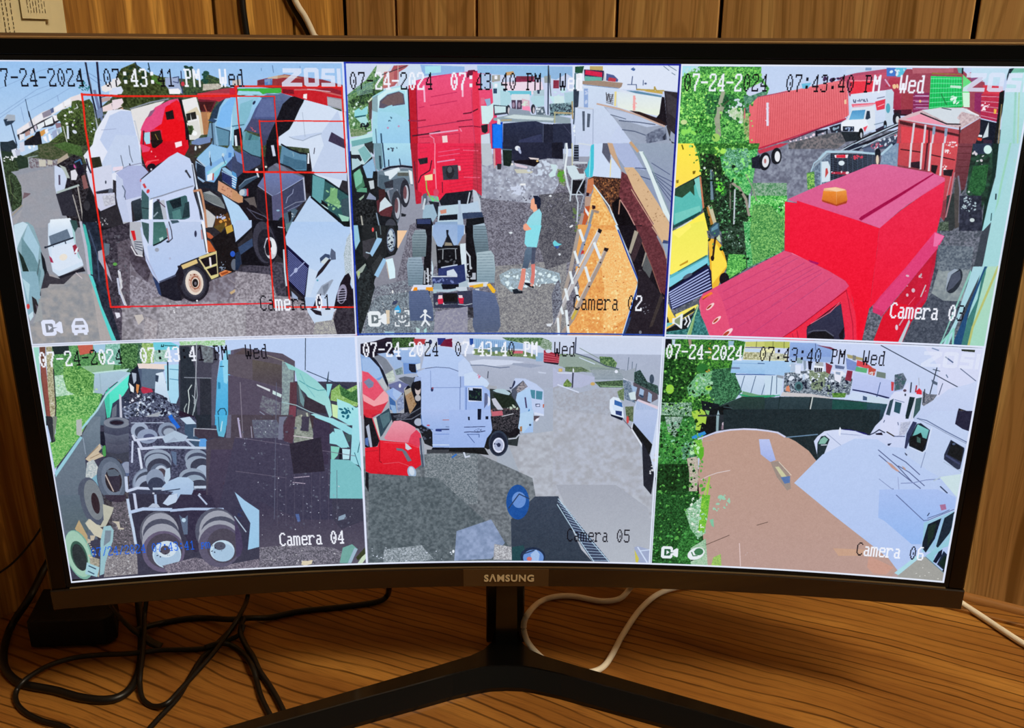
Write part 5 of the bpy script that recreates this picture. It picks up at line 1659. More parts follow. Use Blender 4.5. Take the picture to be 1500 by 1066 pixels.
p d82848 168,463 179,461 180,473 169,474
p d82848 211,461 222,460 222,471 212,473
p e8d0d8 170,455 178,455 178,462 169,463
p e8d0d8 211,454 221,454 220,460 211,460
l c8d8e4 3.8 180,473 211,471
p 1c2030 180,469 211,469 209,473 182,474
e 889098 166.1 472.7 3.2 0.0 -0.1 3.3
p d0dcf8 119,433 157,433 157,443 119,443
p f0a020 145,438 159,438 159,446 144,446
p f09018 116,438 127,438 127,445 119,451 114,453
p e8e0f0 109,454 119,435 122,436 112,458
g 5c6c94 4c5c80 110,446 149,445 158,481 158,534 155,538 107,537
h 485878 0.6 14 111,448 151,446 157,536 109,536
p 101018 226,311 243,311 249,364 249,425 230,429
g 8098a8 586c78 242,311 267,311 271,333 274,363 279,374 248,374 242,334
h 485864 0.8 10 243,311 268,311 273,363 245,363
g a8c0cc 809cac 249,366 278,362 284,371 287,399 285,429 249,429
h 647c8c 0.8 10 251,367 281,366 285,425 250,425
p d0e4f0 216,348 226,347 227,396 228,429 221,406 217,400
p 80a8e0 211,311 225,311 223,330 210,352
p 807880 215,348 220,333 228,326 227,347
p 101018 210,352 215,355 219,400 210,400
l c0ccd8 3.3 227,363 235,374 236,400
d b8c0cc 12 2.0 6 227,377 238,377 238,429 228,429
p 283468 210,393 224,390 227,429 209,429
p b0b8c8 240,408 247,408 247,422 239,422
p a8c0d0 212,430 233,422 233,438 212,438
p c0d0e0 206,438 228,437 230,447 222,450 206,443
p 343850 209,447 239,445 241,482 209,482
p d02040 210,460 222,460 221,473 213,473
p e4ccd4 211,455 219,455 220,461 212,461
p d4dce8 230,428 273,427 269,437 233,438
p e8b830 241,434 262,430 262,437 242,440
p f0b828 269,432 276,430 288,445 285,451 281,450
p f09828 233,435 242,434 242,438 235,438
p c8ccd4 246,441 254,441 254,448 246,448
g 5c6c94 54607c 240,443 285,451 295,481 298,521 292,533 245,535 240,521
h 4c5c80 0.6 14 241,447 289,455 297,521 243,533
l c0d0e0 1.5 210,474 225,476 239,473
n 2c2c34 484854 3 212,481 241,481 242,504 218,501
p 161c20 12,310 92,311 90,358 84,370 63,377 41,421 32,462 5,536 -2,536 4,405 4,341
p 8cc8e4 3,310 12,310 15,342 5,360 3,341
p 202428 20,310 67,311 67,370 41,421 27,386 18,373
p 3c3c44 20,342 45,335 47,351 27,380 20,373
p 90c4f0 33,367 49,335 59,337 58,342 38,374
p 90c4f0 40,412 60,377 66,380 64,386 48,417
l b0d0e8 2.5 33,367 26,365
p 303438 35,392 54,370 59,377 40,412
e f05050 41.5 319.0 2.2 0.0 -0.2 4.4
l 9cb8b8 1.8 48,323 49,337
l 607078 1.8 56,310 57,329
e 24262e 77.0 340.3 10.8 0.0 -1.1 30.0
e 788ca8 77.3 340.3 8.7 0.0 -0.8 23.7
e b8ccd8 76.2 340.3 6.2 0.0 -0.7 20.5
d 283040 18 2.0 5 71,323 85,323 84,358 70,358
p 98a8a0 4,405 24,387 25,392 8,421
p b0c880 8,403 12,405 10,413 7,413
g 202c30 1c2428 5,431 24,392 32,405 41,437 37,450 8,536 3,536
l 10141c 2.0 24,386 34,408 39,441
p d0f0fc 65,380 79,377 83,399 83,418 71,421 66,396
l c0a898 1.5 66,385 70,418
p f0c8a0 90,321 110,321 90,358 89,355
n 5c6470 8c9ca8 2 44,457 110,447 111,507 159,510 230,479 229,541 14,539 31,473
n 8888a0 9c9cac 3 163,490 230,479 229,541 158,540
n 1c2024 2c3438 3 12,408 33,398 39,434 31,473 4,539 1,539
g 5c6c94 4c5c80 110,446 149,444 158,480 159,507 156,509 111,509 109,474
h 485878 0.6 14 111,446 151,444 157,507 109,508
p 30a8e8 79,483 87,475 92,487 91,492 80,490
p d8c8b0 61,486 69,486 68,515 61,516
p 384060 74,473 81,463 87,468 80,475
p b0d8d8 122,523 130,527 129,537 123,537
p a0d8d8 138,529 144,524 144,534 139,537
d c4ccd0 50 1.3 4 24,453 103,441 107,523 21,536
e e4e8e8 76.4 447.1 1.9 0.0 -0.1 3.9
p 9cc8d4 57,531 77,533 76,540 57,538
p d8e0ec 393,516 406,515 402,522 395,521
p f0a888 358,260 363,255 368,261 371,276 364,282 357,276
p 182038 362,251 371,251 377,256 378,268 376,276 371,277 369,268 366,268 365,258
p 181c30 362,251 368,253 365,256
p f0a888 361,276 371,276 370,281 364,286
g 88e0f4 80e0ec 364,284 375,277 380,286 379,304 377,321 359,321 356,314 349,307 355,294
p f0a080 344,309 349,306 357,315 359,321 346,321 343,317
p 78e4f4 355,310 380,310 376,329 371,355 351,354 346,347 348,323
p f0a488 343,310 352,310 360,318 351,321 346,320
g 607890 485870 351,354 369,355 367,389 360,390 359,378 353,399 342,397 345,380 347,364
p 485068 361,356 369,355 367,388 360,390
p e08878 341,399 349,399 348,422 342,445 333,441 338,422
p d87870 360,390 368,389 368,412 366,432 358,428 361,409
p 18202c 322,443 332,441 335,446 343,446 343,451 325,452
p 181824 347,428 357,429 366,436 366,440 359,438 348,432
e e0a090 361.7 433.2 3.5 -0.0 0.0 2.9
P 3
g bcd4fc c8d4f8 0,0 640,0 640,540 0,540
n 48505c 787c8c 3 13,160 421,116 628,112 686,537 -18,566
n 686c80 9098ac 5 133,172 193,119 321,117 435,128 449,231 220,263 137,224
p 9ce8f8 2,4 38,4 39,14 4,25
n 246830 78d860 2 1,25 20,10 35,4 151,4 151,21 169,43 164,60 153,72 160,156 3,157
n 1c4830 409848 3 46,52 74,57 96,54 121,66 145,87 100,103 83,91 52,91
n 185020 58b848 2 34,131 70,128 66,109 48,88 31,91
d a8f070 70 2.1 3 2,52 52,49 70,85 38,116 6,110
d 88d860 90 2.4 7 4,7 150,5 154,54 122,39 7,48
d 144828 80 1.8 9 5,40 150,57 158,145 32,153
d d8e8f0 26 2.7 5 88,79 121,66 125,109 96,97
d b8e4ec 24 2.1 8 7,6 35,6 34,14 8,16
d c8e0ec 10 3.0 1 106,66 122,51 124,78 111,84
n 98c888 d8dcd0 2 94,88 107,78 123,84 125,106 106,100
p c8d4f8 126,45 155,31 164,46 136,60 127,54
n 38705c 70a888 2 121,57 135,57 164,46 165,57 153,75 136,90 129,84
p a06878 146,78 153,78 157,139 151,142
d e8e0e8 10 1.8 3 146,81 153,81 157,138 151,138
n 708c50 a8b878 2 123,90 146,87 151,136 131,139
h b8b890 1.3 5 129,84 146,84 149,139 137,139
l d06878 2.5 126,80 127,98
d 2c6c34 50 2.1 12 86,125 157,139 160,156 88,156
d 88d870 50 1.8 13 84,106 125,109 159,142 160,156 88,156
l 98a088 10.2 80,131 75,100 82,79
l a0a890 7.6 77,106 77,79 83,51
l 485038 2.0 85,76 91,68 95,66
l 405030 1.5 81,85 81,100
e 9cd060 75.4 135.4 7.9 -0.1 0.6 7.8
e c8dc98 12.0 106.8 6.3 -0.1 0.3 4.6
d 8ce05c 10 4.6 2 9,116 31,110 33,141 13,141
p c04860 152,75 158,63 167,58 176,145 167,155 160,156
g ee7480 d84c58 153,75 166,60 218,46 226,129 167,155 162,155
g ee747e e65c64 134,75 148,60 201,47 214,46 288,29 309,28 316,52 322,90 308,100 214,134 154,158 141,155
h c84c58 0.9 40 148,60 150,155 321,94 309,31
l e0e0f8 4.3 168,70 172,111
d e8d8f0 12 1.8 2 164,69 170,69 176,111 168,111
l c02848 3.0 150,158 214,136 273,114 317,97
l 682040 2.0 214,140 270,116 317,100
d f0d8e8 14 2.1 5 214,141 237,132 280,121 280,124 237,138
l a84868 1.5 148,59 205,48
p f0c8a0 310,63 314,61 315,70 311,70
p c4d8f8 307,8 340,2 380,2 379,6 307,15
g b85070 a03858 289,24 325,14 379,6 425,6 436,87 318,55 309,29
p c8506c 291,29 326,18 360,15 381,12 383,22 309,29
p f03448 317,28 360,28 362,47 321,54
l f890a0 2.0 317,28 360,27
p 80a4d0 342,4 353,4 353,9 342,9
p 4078d0 380,4 396,4 398,19 382,19
p 50c4e8 396,4 416,4 416,20 400,20
d d8ecfc 8 2.7 3 382,6 414,6 415,19 384,18
p 60c0e8 228,34 246,32 241,42 231,43
d 402850 12 2.7 4 266,22 305,21 294,27 270,29
g b83850 a02848 389,22 427,22 460,51 435,84 404,81 397,42 382,37
d f0c898 3 3.0 4 394,28 403,28 404,39 395,40
l d8b0d0 2.5 380,25 390,37
p 301828 402,80 434,78 436,90 405,90
e 20202c 410.2 95.9 7.4 -0.1 1.6 12.0
e d0d8e0 411.9 97.4 3.3 -0.0 0.9 6.6
g d8e4fc bcd4f8 321,52 383,44 394,42 398,47 404,105 374,116 354,127 324,82 321,70
p c0d8f0 385,62 384,44 394,43 399,48 403,107 391,110
l 485070 1.8 327,62 328,66 331,67 331,62
l 485070 1.3 334,64 337,64
l 485070 1.5 338,61 338,65
l 485070 1.5 342,61 340,65
l 485070 1.5 344,61 346,65
l 485070 1.5 347,61 348,65 350,65
l 485070 1.5 351,60 353,65
l 7880a0 1.8 370,59 383,56
p f06880 324,70 368,67 368,69 327,76
p e83850 367,65 385,60 386,78 372,81
p e8a8b8 328,73 368,69 360,74 330,76
l f8c8d0 1.3 373,74 384,69
p d8e4f4 327,78 367,72 374,116 353,121 350,121 310,119 310,103 320,97
g 4c98d0 68b8e8 327,82 351,80 350,97 323,99
p 28384c 354,82 359,82 362,95 357,98 353,97
p e8f0fc 310,105 322,99 354,98 361,109 347,121 310,119
p 1c2434 313,111 334,111 335,120 314,120
d 90a8d0 8 2.1 3 316,112 333,113 333,120 318,119
p 202830 311,121 346,121 348,136 322,140 314,132
e 14181c 348.4 124.1 4.5 -0.1 1.2 10.1
e b8c0d0 349.2 127.1 2.1 -0.0 0.7 5.5
p f04860 351,113 359,109 355,121
l 8098b0 1.8 371,107 389,102
p 302c44 374,116 391,107 389,114 378,124
e 20242c 390.7 106.8 3.0 -0.0 1.0 7.6
e 88b0d0 391.3 111.3 2.1 -0.0 0.5 3.9
e 50a8c0 392.0 76.7 3.9 -0.0 1.2 9.0
l 181820 6.3 322,153 366,127 415,106
l b8d0e8 2.5 321,153 352,136 414,105
l 181824 5.1 347,147 416,117
l b0c8e0 2.0 348,153 382,134 416,117
p 3c4860 348,153 417,123 421,151
d c8d8ec 20 2.4 3 368,142 417,123 419,141 375,152
d c04860 14 1.8 5 368,142 417,123 419,141 375,152
l 101828 3.8 265,121 268,141
l 181c28 2.5 284,117 287,140
p 1c2030 263,122 286,116 286,119 267,127
p 88b8d0 293,110 297,108 299,122 294,122
p 242838 288,113 309,106 311,122 293,123
d 90b0c8 8 2.4 2 295,113 309,109 311,122 299,123
n 50545c 80787c 3 287,125 311,122 322,141 308,153 216,155 215,144
p a04458 415,7 464,5 510,3 533,21 557,28 565,58 559,91 461,86 416,81 408,22
p b86070 426,4 499,4 500,11 461,13 428,14
p a03848 412,48 434,48 437,79 416,79
p 882858 434,48 463,48 465,80 438,87
h c8b0d8 1.5 3 437,48 462,48 465,80 443,80
h d890c8 1.0 4 434,51 462,51 465,80 439,81
e f0c078 448.2 63.3 2.1 -0.0 0.4 2.7
p 5c1c30 416,79 435,78 437,88 417,87
g 20e070 10c058 461,18 516,19 525,73 504,74 466,79
h 18a050 1.3 12 462,21 467,79 524,75 517,21
h 78f8b0 1.0 7 461,18 516,19 525,73 467,79
p 98703c 462,12 515,14 515,16 462,15
p 58e878 517,15 534,28 528,42 534,47 525,73
p b8f0d0 498,34 517,35 517,40 498,38
d d8f8e8 8 3.0 3 501,53 514,54 517,68 502,65
p c8f8d8 521,47 534,47 538,73 527,73
l 207840 1.5 484,50 496,69
p 60a0a0 505,3 515,3 516,13 509,12
l 181c24 2.5 515,3 516,13
p b04858 526,13 532,10 553,19 554,26 533,26
p b8e0f8 530,3 597,2 594,20 570,39 558,26 532,21
p 902860 543,47 556,47 561,85 547,79
p d8384c 555,33 590,35 593,52 558,49
g c82c48 b02850 555,49 591,49 592,99 560,92
h 701838 1.5 5 555,49 591,49 592,99 560,92
h e898b0 1.3 5 555,49 591,49 592,99 560,92
d f8e8f0 14 2.1 7 559,64 572,67 572,82 561,79
p f0b848 581,75 586,76 586,84 582,84
p 8c4878 530,21 553,19 551,28 535,29
p 141c2c 559,94 592,101 597,148 556,149 554,118
p c8d8e0 575,102 576,99 579,126 569,129
p e8eef8 559,122 568,123 568,127 560,126
p d84030 559,127 569,129 568,134 561,133
p 342438 571,131 587,132 588,148 573,148
p c8f0f0 574,144 587,143 592,155 577,155
p d8b8c0 414,96 432,87 452,80 486,74 533,75 560,91 528,112 476,104 419,99
n b8a0a8 d8c4c8 3 452,83 486,74 533,75 559,91 527,111 502,105
p f098b0 426,96 453,86 503,107 476,104
p d0dce8 481,76 527,74 555,86 557,89 525,81 518,93 525,97 523,103 503,102 453,79
l 181420 2.0 452,85 502,104 526,104
l f0f0f4 1.5 533,78 557,88
l 283040 1.3 489,75 506,78
g a84850 c04858 414,97 524,114 530,121 530,149 417,151
p 481c24 416,99 529,123 529,127 417,105
p e04450 420,109 472,116 477,150 426,151
p d84a58 473,118 525,127 528,149 478,150
l 481828 2.5 472,116 476,150
l d8d0e0 3.8 443,104 444,151
l d8d0e0 3.8 464,107 466,150
l d8d0e0 3.8 480,110 481,150
l d8d0e0 3.8 503,113 503,150
l 88a0c0 5.1 480,110 481,122
l 88a0c0 5.1 502,113 503,125
d f0e0e8 20 1.8 3 507,135 526,138 528,145 508,143
p 8c4048 529,114 560,92 563,117 556,149 530,149
l 582028 2.5 526,109 530,149
p 14181c 586,46 594,42 597,72 595,108 597,148 591,148 589,81
l 98885c 1.8 593,67 596,108 600,148
g b4e8f4 98d8dc 597,3 629,2 654,147 602,148 596,72 596,46
p 70c0a8 599,3 624,2 625,10 599,11
p 182c38 596,4 604,3 599,13 595,26 594,17
l 90d8c8 3.8 614,46 627,147
l a8dcb0 2.5 620,46 634,147
p 142c28 589,138 602,138 603,199 599,245 597,303 595,303 591,236 593,183
p 8c3c48 418,141 528,139 531,182 530,235 526,289 424,187
g d04850 c04450 421,141 472,140 474,189 423,181
g d84c54 b84450 475,140 528,139 529,185 529,238 517,248 492,198 479,192
l 401820 2.0 425,152 465,157
l 401820 2.0 481,161 526,170
l 481828 2.5 472,140 474,189
l e0d8e0 3.8 443,141 446,185
l e0d8e0 3.8 463,140 466,188
l e0d8e0 3.8 479,140 482,191
l e0d8e0 3.8 501,140 504,199
d f4e8ec 16 1.5 3 504,150 516,152 517,159 505,158
d f4e8ec 16 1.8 8 506,179 517,179 520,198 508,198
d f0e4ec 14 1.5 8 504,140 526,141 526,147 506,144
p 2c1c28 447,176 463,174 465,188 448,185
p 241820 485,180 497,181 495,198 486,192
p 281c24 508,189 526,188 525,201 510,199
p 14243c 409,141 419,141 422,181 414,181
g 7c3c48 5c3038 528,139 554,139 555,184 552,225 545,237 531,200
h 5c2830 1.3 7 528,139 554,139 552,225 535,225
n 1c2c28 28503c 5 554,139 587,138 596,183 596,230 588,269 556,231 554,194
n 205030 306c3c 2 561,181 588,177 589,224 580,240 558,225
p 28344c 554,139 587,138 589,156 557,160
e c8f0ec 581.9 149.4 7.2 -0.2 1.3 8.2
d d8d0d8 10 2.1 5 555,154 577,155 578,182 558,166
g 2c3838 34383c 522,238 552,225 545,237 553,288 541,305 520,306 525,279
p 4c4848 532,207 535,200 547,237 553,297 546,301 535,238
l 78788c 3.0 537,200 544,225 552,288
l b87c88 2.5 529,194 529,235 526,279
l c890a0 1.8 524,201 522,238
n 242838 383c50 5 545,237 584,236 597,303 554,305
d a8c0cc 34 1.8 6 547,239 576,240 577,268 551,266
e c4d4d8 574.9 283.1 4.5 -0.1 0.6 3.8
e d0e4e8 558.1 256.7 1.8 -0.1 0.3 2.2
e b8ccc0 560.6 229.2 2.1 -0.1 0.3 2.2
n 38483c 687868 2 517,289 532,287 535,305 513,306
g a0d8e4 94dce4 600,138 638,137 642,198 642,302 596,303 599,245 604,199
l 90d8bc 3.8 620,137 616,214 615,303
l a8d8b0 3.8 634,167 632,276 632,302
l 283c44 2.5 610,232 611,242
l 385860 1.8 608,269 609,283
n 185020 509838 2 33,147 160,145 155,176 148,199 79,215 52,216 38,165
n 101c18 2c4c24 2 47,165 88,168 100,273 93,317 67,317 54,222
n 141c18 2c5434 2 72,206 144,211 155,316 93,317
n 289048 78d878 2 86,171 158,155 153,224 149,246 122,234 94,198
n 3c8050 80c8a8 2 97,155 138,155 148,186 120,202 90,190
d 8cf078 60 2.1 7 88,162 158,155 148,202 145,243 94,193
d 68e040 24 2.4 4 83,219 96,222 101,247 84,235
d a8e858 6 4.6 4 76,156 91,155 92,168 79,168
n 488858 98b8a0 2 151,221 219,220 224,264 156,256
n 289838 88e078 2 149,246 222,245 229,314 152,316 149,282
d 104020 60 2.4 6 148,272 224,264 229,314 152,316
d a0f090 110 1.8 8 149,253 222,251 229,314 152,316
d d0f8d8 30 1.5 9 149,253 222,251 229,314 152,316
d 70b888 50 1.8 3 91,257 146,246 152,316 97,317
l 9c9488 5.1 112,221 128,231 143,253 152,285
l 787870 2.5 110,221 114,273
l c0ccd8 3.0 120,234 123,289 124,314
l a8c0d0 3.8 150,243 151,269
l 8c9884 2.5 139,205 154,230 164,256
l 6c8898 6.3 72,198 77,254
l d8c8b0 2.5 78,193 73,200
l 182830 1.8 73,200 81,254
e d8e8e0 57.8 193.6 2.5 -0.0 0.2 2.5
p 1c2030 147,173 162,167 166,194 149,192
p c83850 157,159 199,145 215,144 200,152 162,165
e 141822 172.9 179.3 11.0 1.0 -0.2 17.2
e e0e4ec 174.5 179.3 6.6 0.6 -0.2 11.6
e b87878 173.6 178.5 2.2 -0.0 0.4 4.7
e 141822 193.9 168.8 9.7 0.9 -0.2 15.9
e e0e4ec 195.8 168.8 6.0 0.5 -0.1 10.6
e b07070 194.6 168.0 1.9 -0.0 0.4 4.4
g ffe848 ffe050 3,147 35,147 45,175 52,206 2,234
l 6c6410 2.5 11,150 14,158
p 7a6410 35,200 41,199 40,205 36,206
p 907c20 4,218 9,217 9,223 5,224
p 101c18 2,235 51,207 52,213 40,248 1,249
p 50c0b8 2,249 36,235 49,210 59,271 57,279 5,307 1,291
p 2a4c38 2,236 38,216 42,248 33,239 18,252 5,249
p 78d4cc 39,216 49,210 57,258 50,248
p 68d0c4 5,284 54,267 57,277 8,304
p c87858 49,210 52,210 63,270 60,274
p 184848 2,309 55,279 57,282 41,294 4,314
p fff050 12,316 43,294 63,280 74,317 10,318
p d0e0d8 10,314 41,294 40,297 12,317
p c8c0a0 69,267 77,265 89,299 83,304
p b07830 67,270 70,269 83,303 78,306
p 38586c 77,313 86,300 94,301 95,317 77,317
g f0ec58 fff060 0,320 27,307 65,296 75,332 77,366 11,408 2,408
p fff468 2,322 37,303 40,310 16,333
p c89820 21,388 38,377 38,382 23,390
p f0b830 75,332 91,334 102,345 119,385 110,406 102,431 90,437 84,399
p ffe048 84,366 92,342 118,385 97,416 90,427
l 301818 3.8 89,329 87,377
e 241418 86.5 372.3 3.6 -0.1 0.4 5.0
p 385468 76,312 88,301 95,302 97,324 87,330 77,322
p 6090a8 80,312 92,302 93,312 80,319
p c8d8b0 91,332 97,324 101,339 98,339
n 141c18 345840 2 99,309 146,298 158,391 139,405 122,416 116,382 103,342
n 1c2820 3c5c48 2 102,312 143,311 149,348 117,352
n 289048 80d888 2 142,298 217,297 223,357 158,391 151,351
n 30883c 78d060 2 118,363 152,364 156,391 123,414 116,402
d a0f0a0 80 1.8 4 143,298 217,297 222,352 157,381
d 184828 40 2.4 5 156,331 220,329 223,359 157,381
d 90e878 30 1.8 6 118,363 152,367 145,401 123,412
d 98b8b0 20 1.5 8 102,312 141,311 144,348 108,348
e 14101a 113.6 415.7 9.9 -0.2 1.1 13.7
p 50b8c8 1,411 77,366 82,386 4,437
p 70d8f0 1,418 77,371 78,383 4,435
p 3c7870 18,401 74,366 76,369 20,402
p 101440 1,440 77,386 86,399 91,439 70,451 17,481 10,481
h a8b8f0 2.8 8 3,444 79,393 91,442 13,481
p 101428 1,437 77,383 77,389 4,440
e 505c70 38.9 410.5 9.1 -5.8 2.0 3.2
g fff060 f0c040 -1,460 12,487 19,498 64,469 57,486 20,512 1,526
p f8e868 19,492 63,469 65,472 41,492 23,501
p 283028 21,503 58,476 59,483 23,508
p 14181c -1,495 4,498 8,509 0,512
p 68c8c8 0,510 19,510 1,521
p 14181c 1,526 27,512 53,493 65,476 69,486 96,538 0,541
n 205c5c 4c9494 3 1,530 45,522 62,476 72,486 96,538 0,541
l a8d898 2.5 46,540 65,472
p 88b070 54,539 60,500 58,497 47,538
g e4507c dc4074 66,461 73,447 101,430 228,354 243,358 319,393 353,412 362,423 357,430 245,542 98,539 72,493
p e84e78 66,462 73,446 98,433 114,461 140,537 96,540 71,490
p ec6888 67,476 69,465 73,493 96,540 93,538
l c83c74 1.3 112,442 187,397 209,387
l c83c74 1.5 114,461 226,396
l c83c74 1.5 122,481 228,415 289,381
l c83c74 1.5 130,499 230,435 303,391
l c83c74 1.5 148,516 232,457
l c83c74 1.8 176,531 235,482
p f88030 73,453 89,442 93,446 72,460
p a84020 72,458 86,449 74,460
e f8d0d0 89.5 473.4 7.4 -7.6 2.7 2.8
e a83020 87.4 474.3 4.6 -4.8 1.2 1.3
e f8d0d0 104.5 501.9 8.1 -8.4 2.7 2.8
e b04028 102.9 502.8 4.8 -5.1 1.5 1.5
e f8d0d8 129.2 528.5 9.5 -9.4 3.3 3.7
e b04028 126.0 531.3 6.0 -5.9 2.1 2.4
l c44478 1.5 205,383 243,362
l c44478 1.5 206,400 255,368
l c44478 1.5 208,420 269,378
l c44478 1.5 210,444 288,389
l c44478 1.5 213,468 306,397
l c44478 1.5 243,475 326,406
l f080a8 1.8 243,359 291,377 352,409
p f81838 355,431 362,422 377,470 393,535 367,536 335,537 244,541
g f8183c f80828 219,256 242,259 242,253 304,268 367,282 368,292 405,304 407,367 406,469 400,537 392,538 373,452 362,423 353,412 319,393 243,358 228,354
g f02850 fa0c2c 405,304 441,268 514,206 517,263 513,316 482,378 405,469 400,537 392,538 406,469 407,367
p fc1838 358,431 363,421 384,490 392,537 272,540 241,537 288,497
p f02848 358,433 267,519 244,537 290,537 288,511 348,455 364,508 367,538 390,537 380,476
l b01030 1.3 357,431 364,453 378,501 383,535
l a01030 1.5 358,431 267,515 239,537
l a01030 1.3 269,519 274,538
l b81838 1.3 260,526 264,537
g 303450 2c2c44 289,511 350,459 362,508 366,529 364,538 291,539 288,518
l 14101c 1.8 289,511 348,457
p 14141c 290,530 300,521 329,518 344,530 345,538 292,539
l 505468 2.5 292,523 303,518 326,517 343,528
p 14101c 353,526 362,508 364,538 358,538
l f88098 1.3 295,504 331,478 347,457
p 90a4b8 263,195 281,160 296,163 302,215 285,225 258,228
n 586880 8098b0 3 263,195 296,160 302,215 267,231
p 8098b8 392,162 415,141 420,141 423,183 391,183
n 6c88a8 88a4c0 3 394,159 416,144 421,181 392,182
p 141824 296,162 386,162 391,182 374,182 335,202 302,213
h 506078 1.0 14 296,163 388,162 391,182 302,212
h 485870 1.0 10 296,163 302,213 391,182 388,162
p c84058 306,165 326,164 326,170 306,170
h f0e0e8 2.5 3 304,165 329,164 328,170 306,170
p e02840 307,165 324,164 325,170 308,170
d d04058 14 2.1 4 332,166 355,165 356,172 333,170
p b83048 302,197 334,196 333,202 302,201
d e8e0e8 5 2.4 4 302,197 333,196 333,200 302,201
e d8e8f4 318.7 180.0 5.8 -0.1 0.5 4.7
p d0e4f4 280,178 293,177 298,187 301,215 285,218
p c84848 290,191 293,190 296,199 291,209
l a8d0e8 4.3 276,173 288,159 336,158 391,162 408,144
l a8d0e8 2.0 276,173 267,181 263,197
l a8c8e0 2.5 280,178 285,222
p 20283c 317,155 340,143 358,144 348,156
l b0c8dc 2.0 314,157 337,143
l b0c8dc 1.8 327,158 361,144
p 586888 356,151 374,148 378,159 357,158
d c05070 8 2.1 4 369,142 387,142 388,151 370,151
e 181c28 384.0 160.2 5.4 -0.1 1.2 9.2
e 504450 385.5 172.6 5.5 -0.1 1.1 8.7
e e0d0b8 384.8 172.6 2.7 -0.1 1.2 9.3
n 408048 a0d860 2 255,200 269,197 274,231 260,232
e 141822 196.2 169.6 7.8 -0.1 1.3 14.1
e e8ecf4 196.2 169.6 5.3 -0.1 1.0 10.3
g de6498 e05488 223,252 284,222 302,215 377,181 403,181 430,186 489,195 513,204 514,210 427,276 406,304 369,292 242,254 241,258
p a80848 368,282 437,234 491,196 492,198 438,240 369,290 364,287
p e4649a 369,292 438,242 493,199 514,205 441,267 406,304
g f0c090 e08038 291,229 313,226 332,230 338,249 336,255 318,261 289,252
p f8d0a8 293,230 311,227 332,231 317,235
g f08c30 d06820 290,234 315,235 318,260 290,252
g f09840 c86018 316,235 334,232 338,252 319,260
p b04020 289,251 318,260 338,252 337,257 319,263 291,255
p b01060 276,371 298,377 295,381 280,376
p 3c4450 596,306 610,286 615,345 604,463 595,528 582,528 588,443
g a0dce4 94d8dc 610,286 638,143 639,252 640,413 634,533 591,535 601,442 608,366
g e8407c d83068 467,378 510,308 529,316 520,340 490,388 431,485 430,481 414,475 413,461 425,440
p e43c78 412,465 430,439 508,320 527,322 520,340 492,386 432,483 436,474 425,468
p f070a8 510,310 529,316 518,337 511,337
g c01838 e01430 492,386 520,340 520,376 514,443 505,495 471,549 423,539 435,481
p c82048 499,451 511,427 516,377 519,386 514,443 486,472
l f06080 1.3 481,457 501,424
p e4102c 435,481 455,453 481,457 464,497 471,537 422,539
p d01838 493,387 514,360 510,420 491,441
d d8b8c8 6 3.0 4 466,395 503,390 512,433 475,437
l c8c0c8 2.5 502,439 508,415
l c8a8b8 2.5 469,500 478,479
e d8b8c8 475.9 436.7 2.5 -0.1 0.5 3.4
e c0b0b8 496.0 395.6 1.8 0.6 -0.9 4.4
e e0c8d8 464.5 504.7 2.8 -0.1 0.8 5.9
p b8d0dc 471,537 486,486 489,492 479,536
n 3c4454 545c6c 3 519,344 586,341 587,457 575,502 549,538 479,538 491,492 521,433
n 7c8890 94a0a4 5 527,383 586,374 582,445 545,445 521,431
n 505c6c 788490 3 520,334 586,335 587,380 536,386 523,380
e 28303c 560.6 404.6 11.9 5.1 -6.8 24.5
p 98a8bc 546,389 557,380 566,381 553,392 549,412 547,429
p 4c5468 553,392 568,383 572,399 560,418 549,427
p 80c8bc 590,387 587,380 552,538 554,538
p a0d8e8 591,374 611,373 609,379 581,481 569,537 558,537 575,481
p 204c7c 612,373 617,373 611,394 596,473 596,537 576,537
p 3c7c78 615,373 610,397 609,439 597,480 593,537 605,536 609,490 616,389
g a8dcc0 98dcc0 617,373 643,371 641,538 605,537 608,493
l b8c070 4.3 637,372 609,497 607,536
l 80d8c8 3.8 552,538 574,502 577,536
l 80d8c8 3.8 565,537 567,513
n 8ccc70 2c7838 2 158,264 187,261 221,290 227,351 168,385 156,318
d a8f090 40 1.1 5 160,264 221,290 227,344 170,373
d 2c7830 90 2.8 41 6,45 143,69 149,211 99,251 27,173
d 98e070 90 2.3 42 6,45 143,69 149,211 71,225 27,173
d 0c2414 80 3.0 43 55,186 134,185 161,374 81,361
d 509858 50 2.3 44 55,186 134,185 161,374 81,361
P 4
g b4d0ff b8d0fc 0,0 640,0 640,300 0,300
p 3c3c50 57,81 659,103 639,581 -59,527
p 90dcc8 1,-3 13,0 7,53 3,177 -3,177
n 284838 588868 2 115,0 224,4 217,67 154,64 109,41
n 407848 70b068 2 37,1 169,6 161,58 107,62 31,65
p c86050 85,2 114,3 112,20 87,24
p 202c30 37,2 68,3 68,20 39,20
p 98c8e8 114,1 139,2 135,21 115,20
n 60a890 90d0c0 2 139,1 169,2 165,49 132,46
p 88b890 46,48 149,47 146,60 69,63
n 244c2c 6ca060 2 166,2 200,7 193,57 162,58
p b8e4e0 91,63 178,57 169,65 109,67
g a4c8e0 9cb8d0 106,65 159,61 176,65 127,102 121,112 104,108
l 90b0c0 1.3 119,66 117,103
n 90c8a0 c8ecd8 2 31,65 106,64 104,108 63,109 28,110
n 3c8c40 98cc78 2 28,110 63,107 104,106 119,109 105,144 79,176 22,172
n 3c7c38 88c068 2 54,38 81,45 109,66 100,111 75,113 52,98 49,69
d b8e890 60 1.4 6 39,46 113,50 108,148 79,176 22,172
d 2c7838 30 1.8 8 54,38 83,47 84,110 109,141 77,164 49,119
p 6c4438 14,1 25,1 16,71 14,153 5,150 7,70
